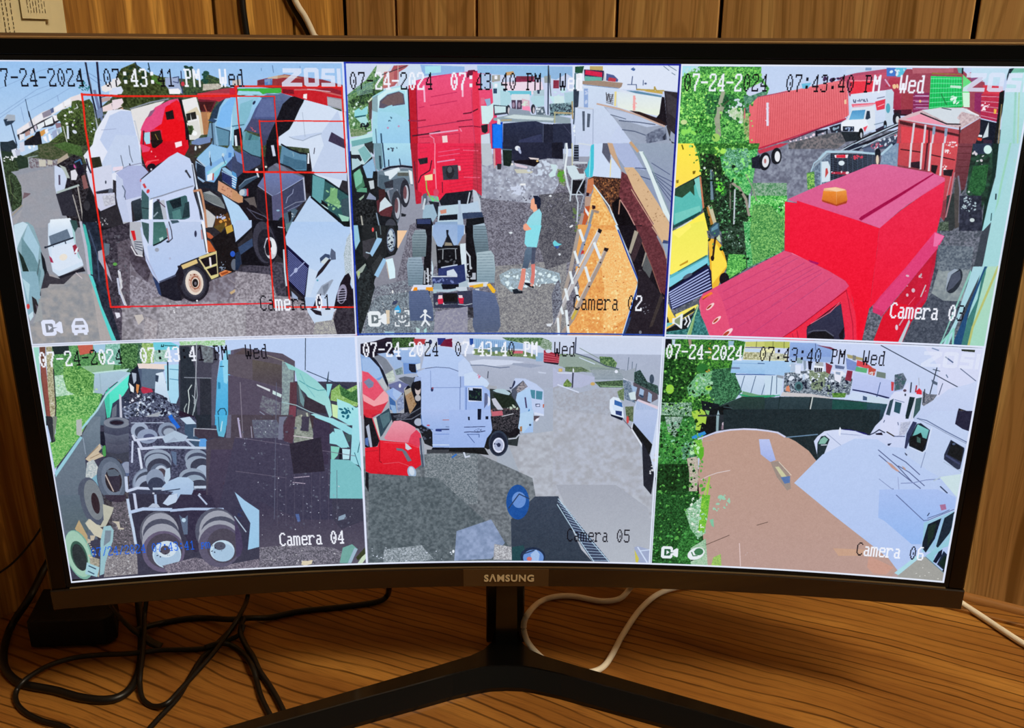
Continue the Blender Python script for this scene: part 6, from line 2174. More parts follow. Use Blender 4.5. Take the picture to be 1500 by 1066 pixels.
p 8c4c44 10,43 20,45 14,153 7,150
n 8c8464 c4c4a4 2 26,2 37,3 32,61 26,135 19,172 12,171 17,89
l 282c30 2.0 33,51 27,128 19,172
p 1c2430 5,150 16,153 21,172 2,171
d d0ccc0 14 1.5 3 19,106 25,142 22,172 13,172
g 48f8e0 38e0b8 125,106 177,66 174,94 159,115 136,131 127,162 121,159 121,123
p 38c8a8 134,94 127,160 121,163 122,113
p 182030 177,66 195,50 200,67 193,106 172,112 171,90
p a8b8d0 181,66 190,68 188,84 182,91
p e0e8f0 173,87 182,98 180,110 174,106
p 4c5c78 194,57 218,59 213,103 197,99
p e8d8d8 194,47 219,48 218,59 196,58
p d88c50 187,91 193,93 187,116 185,105
p b8304c 194,100 214,98 212,110 196,111
p 343c54 136,131 172,108 165,169 127,162
p 687080 134,142 144,132 140,159 130,162
p c0c4d8 151,111 155,114 151,163 146,163
g 6c8494 54687c 79,176 121,123 119,159 114,178
l a0d8e4 3.8 76,176 104,144 126,111 177,67
n 404860 a0b0d0 3 152,143 212,117 205,172 157,165
d d8e0f0 50 2.1 4 160,118 213,107 206,168 157,165
d 202838 60 2.1 6 160,118 213,107 206,168 157,165
p d0d4d4 62,161 73,162 73,176 61,175
p 60d0e8 230,3 264,4 279,12 278,20 230,22
n 80a858 b0cc88 2 208,4 230,5 227,47 203,47
n 90c888 c8e4d0 2 281,3 372,3 371,15 322,15 282,12
n 80b8a0 b8d8d0 2 230,20 257,20 254,46 227,45
l 103838 1.8 246,9 245,13 249,13 250,9
l 103838 1.5 252,11 274,13
p e8d8d0 203,47 251,51 246,62 202,58
p 5c7088 202,58 246,62 222,103 196,102
p b8304c 197,97 216,103 218,110 198,113
g d4e8fc b0d0f0 228,70 242,67 248,108 249,137 237,119 221,111
p 304058 227,73 233,75 230,89 225,87
g a0e0fc 98d8f8 246,53 276,52 269,120 261,138 250,136 246,108
l 102030 2.5 254,44 248,108
l 3878a0 1.3 256,62 273,64
l 3878a0 1.3 254,83 271,86
g 484858 3c3c50 280,12 323,12 348,19 358,34 347,87 327,190 295,189 264,175 271,84
p 28303c 282,14 300,16 307,71 299,189 287,176 267,156
p 6c7078 322,13 342,17 346,44 327,36
n 5c6068 7c8890 3 322,13 346,21 343,51 325,50
p 2c303c 314,84 335,85 329,190 304,189
l 8890a0 1.8 283,81 339,85
l a8b0bc 2.0 315,8 306,82 297,140
l c8d8d8 2.0 296,98 288,110 288,132 281,165
l a8b8b8 1.8 276,168 276,150 282,139
l a0b0b8 1.8 295,121 301,132 291,167 281,166
l a0b0b8 1.5 306,86 305,122 295,158
p 58586c 340,56 357,45 348,87 334,190 327,190
g 68c8f8 38a8e0 358,48 369,45 380,24 375,88 362,192 334,190 348,87
p 80d8fc 370,25 381,26 371,88 367,99 361,95 362,50
p 2888b8 349,94 354,95 353,109 348,109
l 204c60 2.0 343,160 349,153 357,153 360,161 358,179 354,191
l 204c60 2.0 343,160 345,179
l 205068 2.0 357,60 364,60
g 585060 544c58 381,26 407,21 452,30 485,36 509,53 505,114 468,279 358,274 376,106
p 605c78 381,28 387,26 375,143 369,192 362,192
g 584c50 50444c 386,35 408,23 451,44 448,94 382,81
l 70646c 1.8 400,41 397,103
l 70646c 1.3 408,41 404,71
l b0a8ac 1.8 375,81 398,91 417,98 419,93
p d8e8f4 410,106 415,106 411,137 406,136
l b0b0b8 2.0 374,156 392,155 408,166 406,170 388,160
l a8a0c8 3.8 382,165 386,193
l b8b8c8 1.3 430,152 442,171
n 343850 707c98 2 195,113 221,111 250,136 267,144 262,187 187,183
d b8cce4 60 2.4 5 195,116 246,119 264,156 259,187 187,183
d 1c2034 70 2.7 6 195,116 246,119 264,156 259,187 187,183
p a0a8b4 193,164 230,153 222,165 198,173
p 2070e0 241,166 249,161 262,187 252,186
p a8d0f0 264,171 284,170 296,186 276,185
p 281c30 266,153 297,169 295,189 283,183 263,164
p 5c5460 421,36 454,37 490,52 489,61 482,61 479,112 420,92 371,77 375,34
g 5c5450 4c4450 423,47 481,61 478,110 420,92
l 8c8880 1.8 454,39 486,52
n 788890 90a8a8 3 483,52 506,63 504,92 488,166 483,196 469,196 477,128
g 80d0d0 98e0e0 488,54 510,67 531,80 551,97 570,120 577,146 579,176 573,183 565,153 537,152 534,141 527,126 513,111 510,92 508,74 495,70
l 50a0a8 1.8 515,96 536,111 553,119 568,118
l 70c0c8 1.5 518,80 527,104 545,134
p 583844 496,99 510,100 507,140 500,197 486,197 492,140
p 784050 491,153 505,153 500,197 486,197
p 485058 510,100 534,152 533,161 510,151 509,122
p 6c9098 513,104 524,144 521,157 514,144
p 38303c 525,130 563,153 567,172 533,167 520,159
l 101820 1.3 534,3 529,73
l 203048 1.5 532,75 571,94 621,117
p 304050 576,80 578,76 572,120 569,112
n 78a850 a0c880 2 580,120 598,106 608,121 639,106 639,143 632,158 594,146 577,142
n 285830 488048 2 598,109 621,125 641,114 639,151 620,143 600,131
p 80d8e4 571,105 583,105 574,135 571,131
g 98e8f0 88e0ec 591,139 616,150 630,160 639,157 638,201 614,200 590,184
d 186078 16 3.4 3 595,159 626,160 618,188 597,184
p c8e8b0 579,150 592,154 590,184 580,179
g 94e0e8 80d0e0 533,173 546,171 580,187 614,200 583,200
p 40343c 531,172 576,193 575,206 531,204
p 5c5c64 506,159 533,169 529,204 503,204
l b0b0a0 3.8 515,174 504,190
l b0b8a8 3.8 526,170 531,198
l 98c0c8 2.0 476,143 505,151 533,167 614,200
p a8c8d0 427,101 453,115 453,120 429,106
p b8e0e0 459,117 477,126 475,134 458,124
p 544c60 371,79 420,92 479,113 469,196 361,192
p d0d8e0 427,101 454,114 453,119 428,105
p c0e0e0 459,116 477,126 475,133 458,124
n 605c70 788088 3 437,127 473,143 468,184 428,156
l 8890a8 2.0 429,163 466,195
n 4ca048 98cc78 2 24,149 92,154 64,199 5,269 4,210 18,189
d 4c9c48 20 2.1 6 42,150 89,153 50,209 6,254
p 2c3038 4,151 15,152 15,207 7,210
p 788078 17,152 26,153 12,207
g 6c7c8c 5c6878 92,157 109,158 104,191 107,228 67,248 64,300 46,314 43,353 68,440 -29,431 1,284 64,203
g 748494 607080 71,192 108,158 99,216 71,244
p 8ccce0 4,276 64,199 68,203 4,288
l 90d4e8 3.8 69,183 92,157
l 8898ac 1.8 69,203 69,240
p b0b8b8 61,163 72,161 68,196 63,199 57,195
p 181c2c 104,191 113,192 109,228 101,220
n 302c34 504c54 3 107,239 159,243 135,446 68,440
p c8b8a0 67,251 100,218 102,228 95,237 105,247 93,251 75,259
l 907860 1.3 72,246 96,224
l 907860 1.3 77,250 101,239
n a0b0b8 c8d0d0 2 69,259 83,253 90,272 85,298 70,297 62,292
p 78b0c8 70,299 88,285 86,325 81,313
e 489850 106.8 235.5 4.2 0.3 -1.6 13.0
p 3c4050 111,219 163,219 158,265 140,264 134,256 108,254
g 585c70 44485c 111,214 164,215 161,239 134,244 111,238
g 60687c 484c60 111,193 163,196 160,219 133,224 112,217
g 50586c 40445c 113,173 165,176 162,198 136,203 112,195
e 7c8494 138.8 173.8 25.7 1.5 -1.5 12.4
e 40485c 138.8 173.3 14.4 0.9 -0.9 6.9
e 241c2c 138.8 173.7 12.8 0.8 -0.5 4.4
l c8b0b8 2.0 162,215 157,231
e 58688c 144.6 279.6 13.1 0.9 -2.0 17.0
e 8c98b4 146.7 275.9 10.8 0.7 -1.6 13.2
e 3c4458 114.9 307.9 18.0 1.3 -4.0 32.3
e 5c6c84 117.4 287.1 13.0 0.9 -1.4 11.3
l b8a8a0 2.5 102,290 112,329
e 2c3448 113.2 301.1 29.3 -3.7 1.4 52.8
e 5c687c 113.2 301.1 28.7 -3.7 1.4 51.6
e 6c788c 114.1 301.1 21.4 -2.7 1.1 40.7
e 2e2830 116.3 303.2 16.5 -2.1 0.8 28.4
p 586474 105,279 122,278 132,290 119,301 107,292
p 343040 107,294 131,294 125,330 111,327
l c0b0a8 2.5 102,290 113,329
e 50586c 63.9 334.5 21.2 -4.7 3.8 39.5
e 687484 66.0 330.8 17.9 -4.0 3.2 33.8
e 2c2428 72.3 339.0 7.5 -1.2 1.1 22.8
n 383c54 606884 3 167,173 232,176 211,366 138,361 158,265
n 343850 585c78 3 164,162 295,169 313,225 298,379 140,368
l b0c0dc 2.0 167,176 232,179
e 9cacc8 181.8 193.9 17.6 1.0 -2.1 18.4
e 444c64 183.0 197.7 11.4 0.7 -1.5 12.9
e 8c9cbc 195.8 207.7 20.3 1.2 -1.9 16.7
e 50587c 198.9 209.8 11.4 0.7 -0.8 7.4
e 9cacc8 228.3 196.6 9.8 0.5 -1.6 14.8
l c8d4f0 5.1 167,204 170,215 228,211
l c0ccec 6.3 175,216 181,235 226,234
l c0ccec 3.8 165,217 158,265
l d0dcf4 5.1 175,234 176,282
e 90a0bc 210.4 268.7 26.5 1.6 -3.4 30.3
e 50587c 211.7 272.6 19.9 1.2 -2.5 22.7
e 2c3048 212.7 278.4 16.6 1.0 -1.9 17.1
e 9cb0c8 216.6 288.2 15.0 0.9 -1.7 15.2
e 4c5468 218.1 290.2 10.0 0.6 -1.2 11.4
e 6c7890 185.0 316.8 32.6 2.2 -4.4 38.4
e 8c9cb8 184.4 314.8 29.9 2.0 -3.7 32.6
e 444c60 186.3 313.0 26.6 1.8 -2.8 24.9
e 9cacc8 184.6 320.6 26.6 1.8 -2.8 25.0
e 383c50 185.6 326.5 20.0 1.4 -2.0 17.3
p 3c4058 151,324 216,325 211,373 144,368
l c0d0f0 6.3 142,298 140,331 162,325 215,332
l c8d4f0 5.1 153,338 155,362
l c8d4ec 3.8 185,363 193,339 195,365
p 3c5470 274,179 296,187 300,221 313,220 311,244 288,239 271,204
p 58a0e8 300,219 310,216 315,224 311,244 297,236
p b8d4f0 265,171 285,168 297,185 277,185
p 2068d8 242,166 250,166 264,191 257,194 246,177
p 403848 291,194 338,202 337,219 300,219 291,211
l b0b8c8 2.0 289,213 291,195 339,200
e 8494b0 237.2 197.1 18.4 1.0 -2.0 18.5
e 505870 239.5 199.0 14.8 0.8 -1.4 13.0
e 98a8c0 240.1 200.9 11.5 0.6 -1.0 9.3
p a8c0dc 224,211 252,198 277,212 269,223 229,225
p 9cb0cc 231,225 249,213 256,220
l c0d0ec 3.8 208,212 227,211
l b8cce8 3.8 270,219 300,223
l a8bcdc 5.1 271,219 288,239
l b8cce8 5.8 205,233 231,235 311,241
e 90a0b8 210.4 261.1 28.1 1.7 -2.5 22.7
e 444c64 209.9 264.9 26.5 1.6 -2.1 18.9
e 90a0b8 209.3 270.6 24.9 1.5 -2.5 22.7
e 3c4054 211.2 284.0 24.9 1.6 -2.7 24.7
e 5c6880 210.5 289.7 18.3 1.2 -2.1 19.0
e b0c0d8 213.6 291.8 13.3 0.9 -1.8 16.0
e 4c4450 214.3 293.8 9.3 0.6 -1.3 11.4
p 5c7090 239,244 250,247 247,279 241,271
e 8c9cb4 288.7 263.9 23.5 1.3 -2.1 20.9
e 444c64 291.7 267.8 21.9 1.2 -1.7 17.1
e 90a0b8 290.8 277.3 25.3 1.4 -1.9 19.1
e 3c4054 296.9 283.4 21.9 1.2 -1.9 19.1
e a0b4d0 299.0 297.0 15.2 0.9 -1.7 17.3
e 90a0b8 276.0 307.2 27.0 1.6 -2.1 21.2
e 444c64 279.0 311.3 25.4 1.5 -1.7 17.3
e 90a4bc 279.9 319.1 22.0 1.3 -1.7 17.4
e 3c4054 289.4 325.5 18.7 1.1 -1.1 11.6
e 8898b4 200.3 306.3 18.3 1.2 -2.6 23.0
e 384058 200.5 319.8 16.7 1.1 -1.9 17.3
g a8c8ec 98b8e4 212,326 223,315 247,305 268,307 278,319 276,338 266,357 245,364 211,366 219,354 234,339 211,334
l 283048 2.0 215,336 227,335 248,333
l b0c4e0 5.1 194,329 216,330
p b0cce8 224,285 233,282 232,305 222,321 218,311
l b8cce8 6.3 279,331 302,332
p 342c44 275,338 302,340 298,379 266,377
l b0c4e0 3.8 287,347 299,372
p 242c38 299,165 328,166 326,196 296,195
g 40b4e8 60b8d8 336,167 362,168 355,205 350,218 339,215 337,200
l 205870 1.5 343,171 342,204
l c0e8f8 1.8 350,182 345,204
p 686880 362,168 370,168 364,220 354,220
g 4c4450 484458 370,168 497,173 482,389 298,379 313,225 334,219 364,220
l b0a8d0 3.8 383,176 385,221
n 585870 687080 3 411,181 462,183 482,233 454,289 414,249
d b8c0d0 10 1.4 3 418,185 455,186 449,220 415,211
l 9c98b0 1.8 408,196 408,224 395,231
d c05878 10 2.1 4 386,235 406,249 409,287 395,279
l b8b0d8 2.5 383,232 403,245 407,279 411,287
l 9088b0 2.0 391,242 403,279 407,295
e d0e8f0 425.1 244.8 3.8 0.2 -0.6 7.6
e d0e8f0 437.5 257.7 4.1 0.2 -0.6 7.6
l b8b8c8 2.0 419,257 436,277
l b8b8c8 2.0 418,288 432,308
g 484058 3c3850 321,245 389,248 447,381 446,407 296,399
g 444058 383850 372,221 502,226 571,236 567,294 567,495 297,479
p 70748c 468,176 485,176 477,187 471,229 462,228
p 503848 475,195 488,176 502,177 495,226 491,239 474,232
p 403c50 515,177 532,178 531,200 527,212 513,211
n 788078 98a098 3 502,177 512,173 515,185 510,209 527,212 531,178 533,189 537,219 532,240 521,244 503,241 497,252 494,233
l d0c8d0 2.0 495,221 536,228 571,234
l c0b8c8 1.5 501,243 539,248
n 50586c 787c8c 3 503,253 530,250 525,277 502,276
p 3c344c 539,182 573,194 573,232 569,236 564,290 532,292
g 90e0ec 80d8e8 541,174 580,183 621,208 620,226 573,194 543,180
p 88dce8 571,220 579,213 599,235 608,252 594,252 584,244 570,241
p 88dce8 581,206 598,210 612,252 588,242 597,235 582,217
p 405c60 603,219 618,222 614,237 609,239
g 90e0f0 88d8e8 622,184 645,177 643,296 642,327 631,295 612,287
l 205060 1.5 637,230 629,264
l 205060 1.3 622,264 631,299
p 78d0c0 572,247 591,250 586,269 571,286
p 181c28 591,252 596,256 592,287 587,286
p b0e4f4 596,254 613,256 610,279 596,279
p 70c0c8 570,278 610,281 631,299 642,327 638,375 563,372
l b8a8c0 1.8 489,319 522,317
l b8a8c0 1.8 486,330 512,334
n 484850 78707c 2 107,353 140,356 145,459 138,531 68,533 99,415
n 706c74 a09ca0 2 79,473 143,475 139,532 68,533
d c8ccd4 60 1.4 5 96,360 152,364 138,531 72,529
g 5c6c7c 54646c 3,329 63,334 66,392 49,422 27,414 6,412
e 50586c 67.9 349.8 22.9 -4.6 4.6 57.1
e 788088 71.7 346.3 18.0 -3.7 3.8 47.5
e 30242c 73.9 354.2 7.6 -1.2 1.3 24.8
p 383040 93,336 138,340 132,353 117,356 98,348
p b8b8a8 88,357 109,367 104,380 91,404 87,410 53,415 47,399 56,389 61,400 77,407 85,394
p c8c4b0 48,401 58,390 82,419 75,439 61,429
p b8a078 25,410 36,390 48,430 45,450 39,441
p c0b4a0 53,429 64,430 59,441 53,442
p b8b0a0 47,436 53,439 52,446 45,448
p 90c0cc 83,410 97,409 102,421 97,447 85,474 76,497 69,525 60,528 67,484 72,444
p 788898 85,420 97,421 92,446 77,457
p c0b8a8 101,399 116,401 116,416 124,417 122,421 112,420 109,406
e 74ac9c 25.2 473.7 25.4 -7.1 8.0 60.5
e 98c8b0 23.8 471.5 23.0 -6.4 7.4 56.5
e 385c50 24.9 475.6 15.6 -4.3 4.7 36.0
e 2c3438 25.2 479.7 12.8 -3.5 4.3 33.1
n 8c8878 b0a898 2 46,478 65,488 58,532 42,522
d c8c0a8 16 2.4 3 43,442 67,460 61,532 39,522
p 98ccdc 38,493 62,508 54,531 31,521
l 304860 2.5 41,502 54,511
l 304860 2.5 38,515 49,523
p 343448 142,338 242,345 229,466 146,459
l b8d0f0 5.6 139,350 140,387 142,419 143,457
l c0ccec 5.6 154,339 154,374
l b0c8f0 7.6 140,381 168,375 238,382
l a8c0e8 5.1 196,344 195,375
p b8d0f0 209,365 225,346 242,343 240,363 219,371
p b0c0dc 178,372 189,363 199,366 203,374
e 5c6070 193.2 434.7 39.1 3.0 -5.7 52.0
e 9ca0b0 196.8 433.0 38.2 2.9 -5.0 45.9
e 4c5064 197.8 439.1 37.4 2.9 -4.2 38.0
e 9ca0b0 197.3 459.2 41.0 3.2 -5.1 46.3
e 484858 199.0 475.5 41.1 3.3 -4.8 44.5
e 645c78 198.3 481.5 44.5 3.6 -5.5 50.7
e 4c4858 200.3 479.6 37.7 3.0 -4.6 42.5
e b8d8f0 204.4 489.1 30.0 2.4 -3.6 33.5
e a0c0e0 204.9 492.2 27.4 2.2 -3.1 28.4
e c8dcec 205.0 476.0 20.5 1.6 -2.2 20.2
e 504c5c 202.2 477.8 10.2 0.8 -1.2 11.1
d 14142c 8 1.7 5 184,470 222,473 216,497 181,494
n 585464 908898 2 192,516 263,501 331,524 476,502 473,544 206,546
p 343048 248,346 312,352 329,432 301,471 264,489 253,468 238,406 223,385
l a8c0e8 6.3 224,383 265,382 333,387
l b0c4e8 3.8 285,350 300,373
p 5c6c88 240,394 249,405 258,396 253,443 245,443
e b0d4f0 248.4 407.9 4.4 0.3 -0.5 5.1
e 54586c 314.5 439.5 45.2 2.9 -5.2 56.6
e 9ca0b0 318.1 437.7 40.0 2.5 -4.5 48.5
e 4c5064 322.6 446.1 41.8 2.7 -3.9 42.5
e 9ca0b0 319.4 462.1 45.4 2.9 -4.5 48.8
e 5c5870 318.1 476.3 45.5 3.0 -4.9 53.2
e 4c4858 325.0 476.7 35.0 2.3 -3.9 42.9
e b8d8f0 322.2 488.8 26.3 1.8 -2.4 26.6
e a0c4e4 323.6 493.0 23.7 1.6 -2.0 22.5
e 505468 318.1 476.3 12.2 0.8 -0.9 10.2
d 14142c 6 1.7 5 299,471 336,473 332,494 297,491
p 484060 355,410 366,451 367,484 360,504 351,507
p 383850 358,382 372,385 388,420 377,488 370,492 367,443
g 98c8f0 90c8f0 361,347 380,368 413,397 460,473 417,482 397,485 377,490 388,424 372,385
l b0c8e0 2.5 356,406 377,445
d 303860 10 2.1 4 359,386 371,387 376,411 363,406
g 3c3850 5c5868 411,373 496,421 568,424 584,449 639,427 638,539 398,537
n 50505c 8c8898 2 403,486 474,482 564,494 585,507 576,534 399,535
p 6ca8a0 585,495 606,487 618,500 594,535 576,534
p 98b8d0 611,496 618,500 608,521 602,535 594,535
p c8dcc0 616,536 636,505 637,522 627,536
p 384028 613,521 637,493 638,509 617,529
p d8ccb0 493,524 506,525 517,523 514,533 499,537 491,534
d c8c8d0 24 1.4 4 420,491 573,496 562,531 417,532
p 5068a0 486,407 494,407 496,425 490,427
p 88a0b8 580,417 595,411 596,423 578,427
l 70687c 1.3 374,219 623,272
l 70687c 1.0 367,298 474,319
l 8c8494 1.3 394,96 389,220
h 585468 0.8 8 448,270 436,434 585,432 591,307
d 989cb4 40 1.5 5 379,157 499,161 591,307 585,423 436,434 381,219
d 585c70 60 2.5 8 379,157 499,161 606,308 615,441 435,450 381,219
d c8d0e0 26 1.3 9 344,313 620,324 613,475 404,466
l 5c6078 1.5 468,99 440,417
p 2c2838 485,239 552,226 556,306 489,310
P 5
g c8d4f0 b8d0fc 0,0 640,0 640,200 0,200
g a8b4d0 a0acbc 8,43 652,40 669,323 -5,325
n 4c545c 70787c 5 -11,292 339,329 401,430 403,560 -23,554
n a4a8b4 b4bccc 8 309,232 544,197 639,324 652,554 434,560 370,396
p a4aab8 3,102 290,105 291,588 -32,580
n 5c646c 7c848c 5 -7,273 249,270 369,329 386,430 411,560 -20,554
p 1c1828 6,18 34,13 60,5 85,5 84,49 5,47
p 282030 34,13 60,7 77,7 53,15
n 1c3020 507840 2 71,5 119,5 118,26 73,28
p b83840 116,8 142,9 140,20 118,22
p d0dcf0 140,12 150,7 162,12 167,26 155,47 139,47
e 283058 151.2 15.5 3.5 0.0 -0.1 5.4
p 283480 166,7 183,7 181,22 167,22
p 701838 181,10 197,8 197,27 171,24
d d8dcec 20 2.5 3 197,6 231,6 231,25 199,24
p 2048a0 233,8 241,8 241,23 234,22
g 88b0e8 6c9ce0 5,39 13,45 32,49 47,73 52,99 38,98 6,77
p 98bcf0 7,50 23,49 40,60 49,90 35,96 8,77
p 1c2030 23,47 34,48 51,77 60,103 60,116 54,103 43,71
p 7c8494 31,47 45,42 58,52 71,74 71,82 55,86 48,67
p 98b8e8 39,40 58,38 76,44 93,63 91,70 75,76 60,52
n a8b8b0 c8d8d0 3 55,86 71,76 76,95 74,101 60,105
n 607078 88a0a0 3 75,76 91,70 92,86 78,88
g 98bcf0 80a8e8 72,34 96,30 112,34 129,51 129,62 120,85 95,82 93,61 76,46
p 6c94d8 93,61 127,62 122,83 94,86
p 20243c 80,47 90,48 89,55 82,54
p 1c2030 105,63 119,64 120,83 110,82 105,76
p d0dce8 119,64 129,62 129,74 121,78
p 101420 110,95 130,89 128,181 105,190 92,176 93,125
p b8c0c8 40,101 49,92 58,116 53,122
p 5c6474 82,95 96,91 118,95 110,108 108,116 86,99
p 6870a0 60,109 84,101 104,110 93,118 93,129 62,114
p 404860 62,114 91,129 91,133 65,124
e e8ecf4 84.7 111.8 2.4 0.0 -0.2 4.7
p 8cb0f0 55,124 70,116 89,129 75,146 63,137
p a0c0f4 70,117 89,129 77,144 69,133
n 7080a8 a0b4dc 3 77,146 91,131 92,163 78,174
p 3c68a8 61,135 74,148 76,174 62,165
p 88b0e0 62,154 74,157 76,174 68,174
e c4b8b8 122.4 120.8 6.0 0.1 -0.3 12.9
e 14141c 122.6 112.3 6.8 0.1 -0.3 10.3
e b0b0b8 121.9 140.1 6.4 0.1 -0.2 7.3
p a88868 95,135 109,123 118,155 104,177
d 8c6c48 20 1.8 2 95,135 109,123 118,155 104,177
p b0a898 93,123 108,116 109,125 95,135
p 181c28 62,174 108,175 129,155 127,212 67,198
l 606878 2.0 71,183 100,179 128,162
l 687080 2.0 75,189 107,188 128,175
n 383c48 606474 2 67,180 100,172 104,181 83,192
g e87890 d03048 6,77 19,81 36,98 49,120 59,133 59,146 42,171 27,178 5,184
p f0a0a8 5,128 29,145 51,122 59,133 59,146 32,162 7,145
p d83448 6,145 28,158 56,150 43,174 7,184
p 6c80a8 8,102 19,93 30,102 29,113 18,117
p e8506c 8,79 19,81 38,103 49,122 29,143 7,128
p 7c84a4 9,102 20,94 30,104 28,113 19,117
p c02038 5,175 27,175 41,173 23,184 5,186
p 181820 6,178 23,183 37,236 32,249 16,257 5,251
p 304858 29,185 60,162 65,188 43,225 37,231
p 50707c 39,179 60,170 61,192 46,209
p c8d0c8 26,185 32,183 39,229 36,231
p d82838 6,165 28,165 44,170 23,178 21,185 9,182
l e04050 2.0 17,182 23,183 37,236
p a8b4cc 9,204 16,198 21,253 16,255
p 5070b0 6,231 13,229 13,251 6,246
g e898a8 e07088 69,192 83,191 99,197 115,208 115,219 104,226 98,244 51,236 47,231
p e03c58 104,226 117,213 125,222 127,233 122,255 98,244
g e81c30 d81428 5,253 32,251 37,236 100,244 122,255 125,296 108,309 108,332 91,340 58,340 27,321 4,309
l 901020 1.8 37,236 35,285 39,289
l f05060 1.3 45,241 98,246 120,255
l b01828 1.5 6,262 32,260
p 687080 72,255 85,257 93,263 105,286 96,288 85,263 73,261
p c8ccdc 92,243 98,248 106,257 97,261 92,257
l e04858 2.0 43,292 76,289 96,297 108,309
e 98b4d8 104.0 313.3 9.2 -2.5 3.1 14.6
e c8d8ec 104.0 311.0 5.6 -1.5 2.2 10.1
l 48546c 3.8 125,233 126,260 129,300
l 889cb0 2.0 130,237 132,298
p c01428 28,312 91,322 108,327 103,338 87,343 41,342
p 15171f 4,311 32,321 91,343 103,341 103,359 81,391 19,389 2,343
p 181c24 115,193 136,189 154,211 153,255 134,246 127,224
d 50586c 14 2.5 3 119,193 147,211 147,251 131,233
e a8b4cc 121.5 195.3 8.9 0.1 -0.2 8.8
g b0ccfc a8c4fa 137,47 155,28 171,25 191,28 211,39 226,54 238,79 248,83 248,117 214,117 212,83 190,73 151,71 131,74
p 98b4f0 212,83 248,90 248,117 214,117
g a8c4fa a0bcfa 120,83 139,74 164,71 190,73 212,83 214,117 248,117 246,371 207,325 147,212 127,199 130,104
l 506088 1.3 139,74 162,71 190,73 213,82 213,117
l 7890c8 1.1 150,79 150,117 212,117
l 6078b0 1.3 212,117 211,195
l 6078b0 1.8 223,117 222,195
e 28305c 152.5 121.1 2.8 0.0 -0.1 4.7
e a05060 153.9 117.9 2.0 0.0 -0.0 2.1
p 98b0e4 118,91 130,93 130,100 114,104
g a8c0f8 94b4f0 129,167 290,168 290,212 152,212 131,204
g 9cb8f4 90b0f0 151,212 249,207 249,256 151,255
l 202c58 2.5 160,213 209,213 219,208 249,207
l 5070a8 1.5 128,180 129,202 143,211 152,213
p 283c80 158,212 171,212 171,218 158,217
l 7090d8 1.5 155,224 247,225
l c0d8fc 2.5 151,249 214,250
l 405890 1.1 227,225 241,243
l b08090 1.8 174,191 196,191
l 586890 1.3 180,207 203,208
e c05068 142.6 203.2 3.7 0.0 -0.0 1.8
p 101420 151,255 249,257 249,263 146,264
n 606c74 8c949c 2 138,264 249,265 248,393 123,392
p 3c4048 138,260 249,261 249,270 138,269
l 3070c8 3.8 193,279 202,272
l c8d4ec 3.8 218,265 222,279 231,276
p b8d0fc 209,62 222,50 233,62 241,81 229,92 209,92
p c0d8fc 221,87 241,81 249,81 261,90 277,105 269,117 257,113 221,113
d d87090 10 1.4 3 247,83 261,88 261,96 251,96
p 98b8f8 221,113 261,113 277,126 277,191 279,228 220,228
l 5c78b8 1.8 225,117 224,196
p d0dcfc 229,117 259,117 259,149 229,149
p 101c28 230,118 258,120 258,148 230,146
p b8d0fc 231,118 239,118 239,124 231,123
d 284838 8 2.5 3 233,126 257,126 257,145 233,145
p 5c6890 264,130 269,130 275,143 269,156 263,165
p c8d8fc 271,135 277,143 276,156 271,161
p 101830 249,166 257,166 257,191 249,191
p 101830 266,183 272,183 272,190 266,190
p 101830 228,184 232,184 232,192 229,192
p 2c3438 275,120 318,124 330,143 340,165 341,213 335,253 310,249 279,235 276,135
p a8c8d8 281,124 291,120 307,121 320,130 316,135 289,128
p 1c2820 281,130 318,135 330,148 328,161 293,165 289,148
n 382c30 68585c 2 279,165 340,165 338,204 281,204
p a0384c 279,169 302,171 304,182 281,185
p c0c4d8 279,143 287,141 304,167 297,174 283,156
p c8a8b0 302,182 330,178 330,182 304,187
d b8c8b8 20 2.5 4 310,156 334,156 336,178 312,178
p 14141c 279,191 340,187 339,222 322,231 281,226
p b8ccf8 317,117 329,96 350,97 374,109 390,123 392,182 371,180 366,165 360,122
p 4c5468 322,122 346,101 356,115 334,130 330,148 322,135
n 5c5c68 b0a8b0 2 330,122 346,102 355,115 336,130
e 283050 323.5 111.0 3.5 2.1 -5.0 9.3
p 4888a0 361,122 372,123 372,143 365,141
p 4888a0 374,124 388,126 387,145 374,143
p 384868 373,154 383,154 383,161 374,161
p c8d0f8 375,156 382,155 382,160 375,160
p c06048 389,155 392,155 391,163 389,163
p d0dcf8 371,173 391,178 391,182 371,179
p 584c58 370,182 383,182 373,195 370,191
e e8e8fc 377.0 190.9 3.7 -3.4 1.6 2.0
g a8d0fc 98c0f8 334,130 360,117 362,122 369,191 369,220 347,222 341,213 340,165 331,147
p 3878b8 360,165 363,178 357,191 353,198 353,182
p b8dcfc 351,195 362,169 368,195 351,213
l 403860 3.0 351,140 354,163
p a8d0f8 340,177 369,168 369,194 347,222 336,210
p a8784c 340,207 345,206 345,218 341,218
e 38485c 362.3 202.9 2.5 -0.0 0.0 2.6
g a0bcf8 94b4f4 220,168 277,168 281,214 271,234 263,256 187,256 188,168
p 101830 249,168 257,168 256,191 249,191
p 101830 266,183 272,183 272,190 266,190
p 101830 228,184 232,184 232,192 229,192
l 303c68 1.5 220,208 265,207
l 404c78 2.0 220,220 232,219 250,220 265,217
d 405078 14 1.4 3 242,212 259,212 259,222 242,222
l 405890 1.3 226,225 252,225 252,232
l 405890 1.3 227,225 242,245
p a07070 277,168 302,168 302,181 279,183
p 14141c 277,183 340,181 336,212 341,225 318,234 310,223 298,216 281,216
n 141820 4c4850 2 281,168 340,168 336,207 318,221 281,212
p c06070 279,172 302,170 304,181 281,183
l c8ccd8 1.8 302,183 326,177
l b8c0d0 3.0 316,236 332,234 339,225
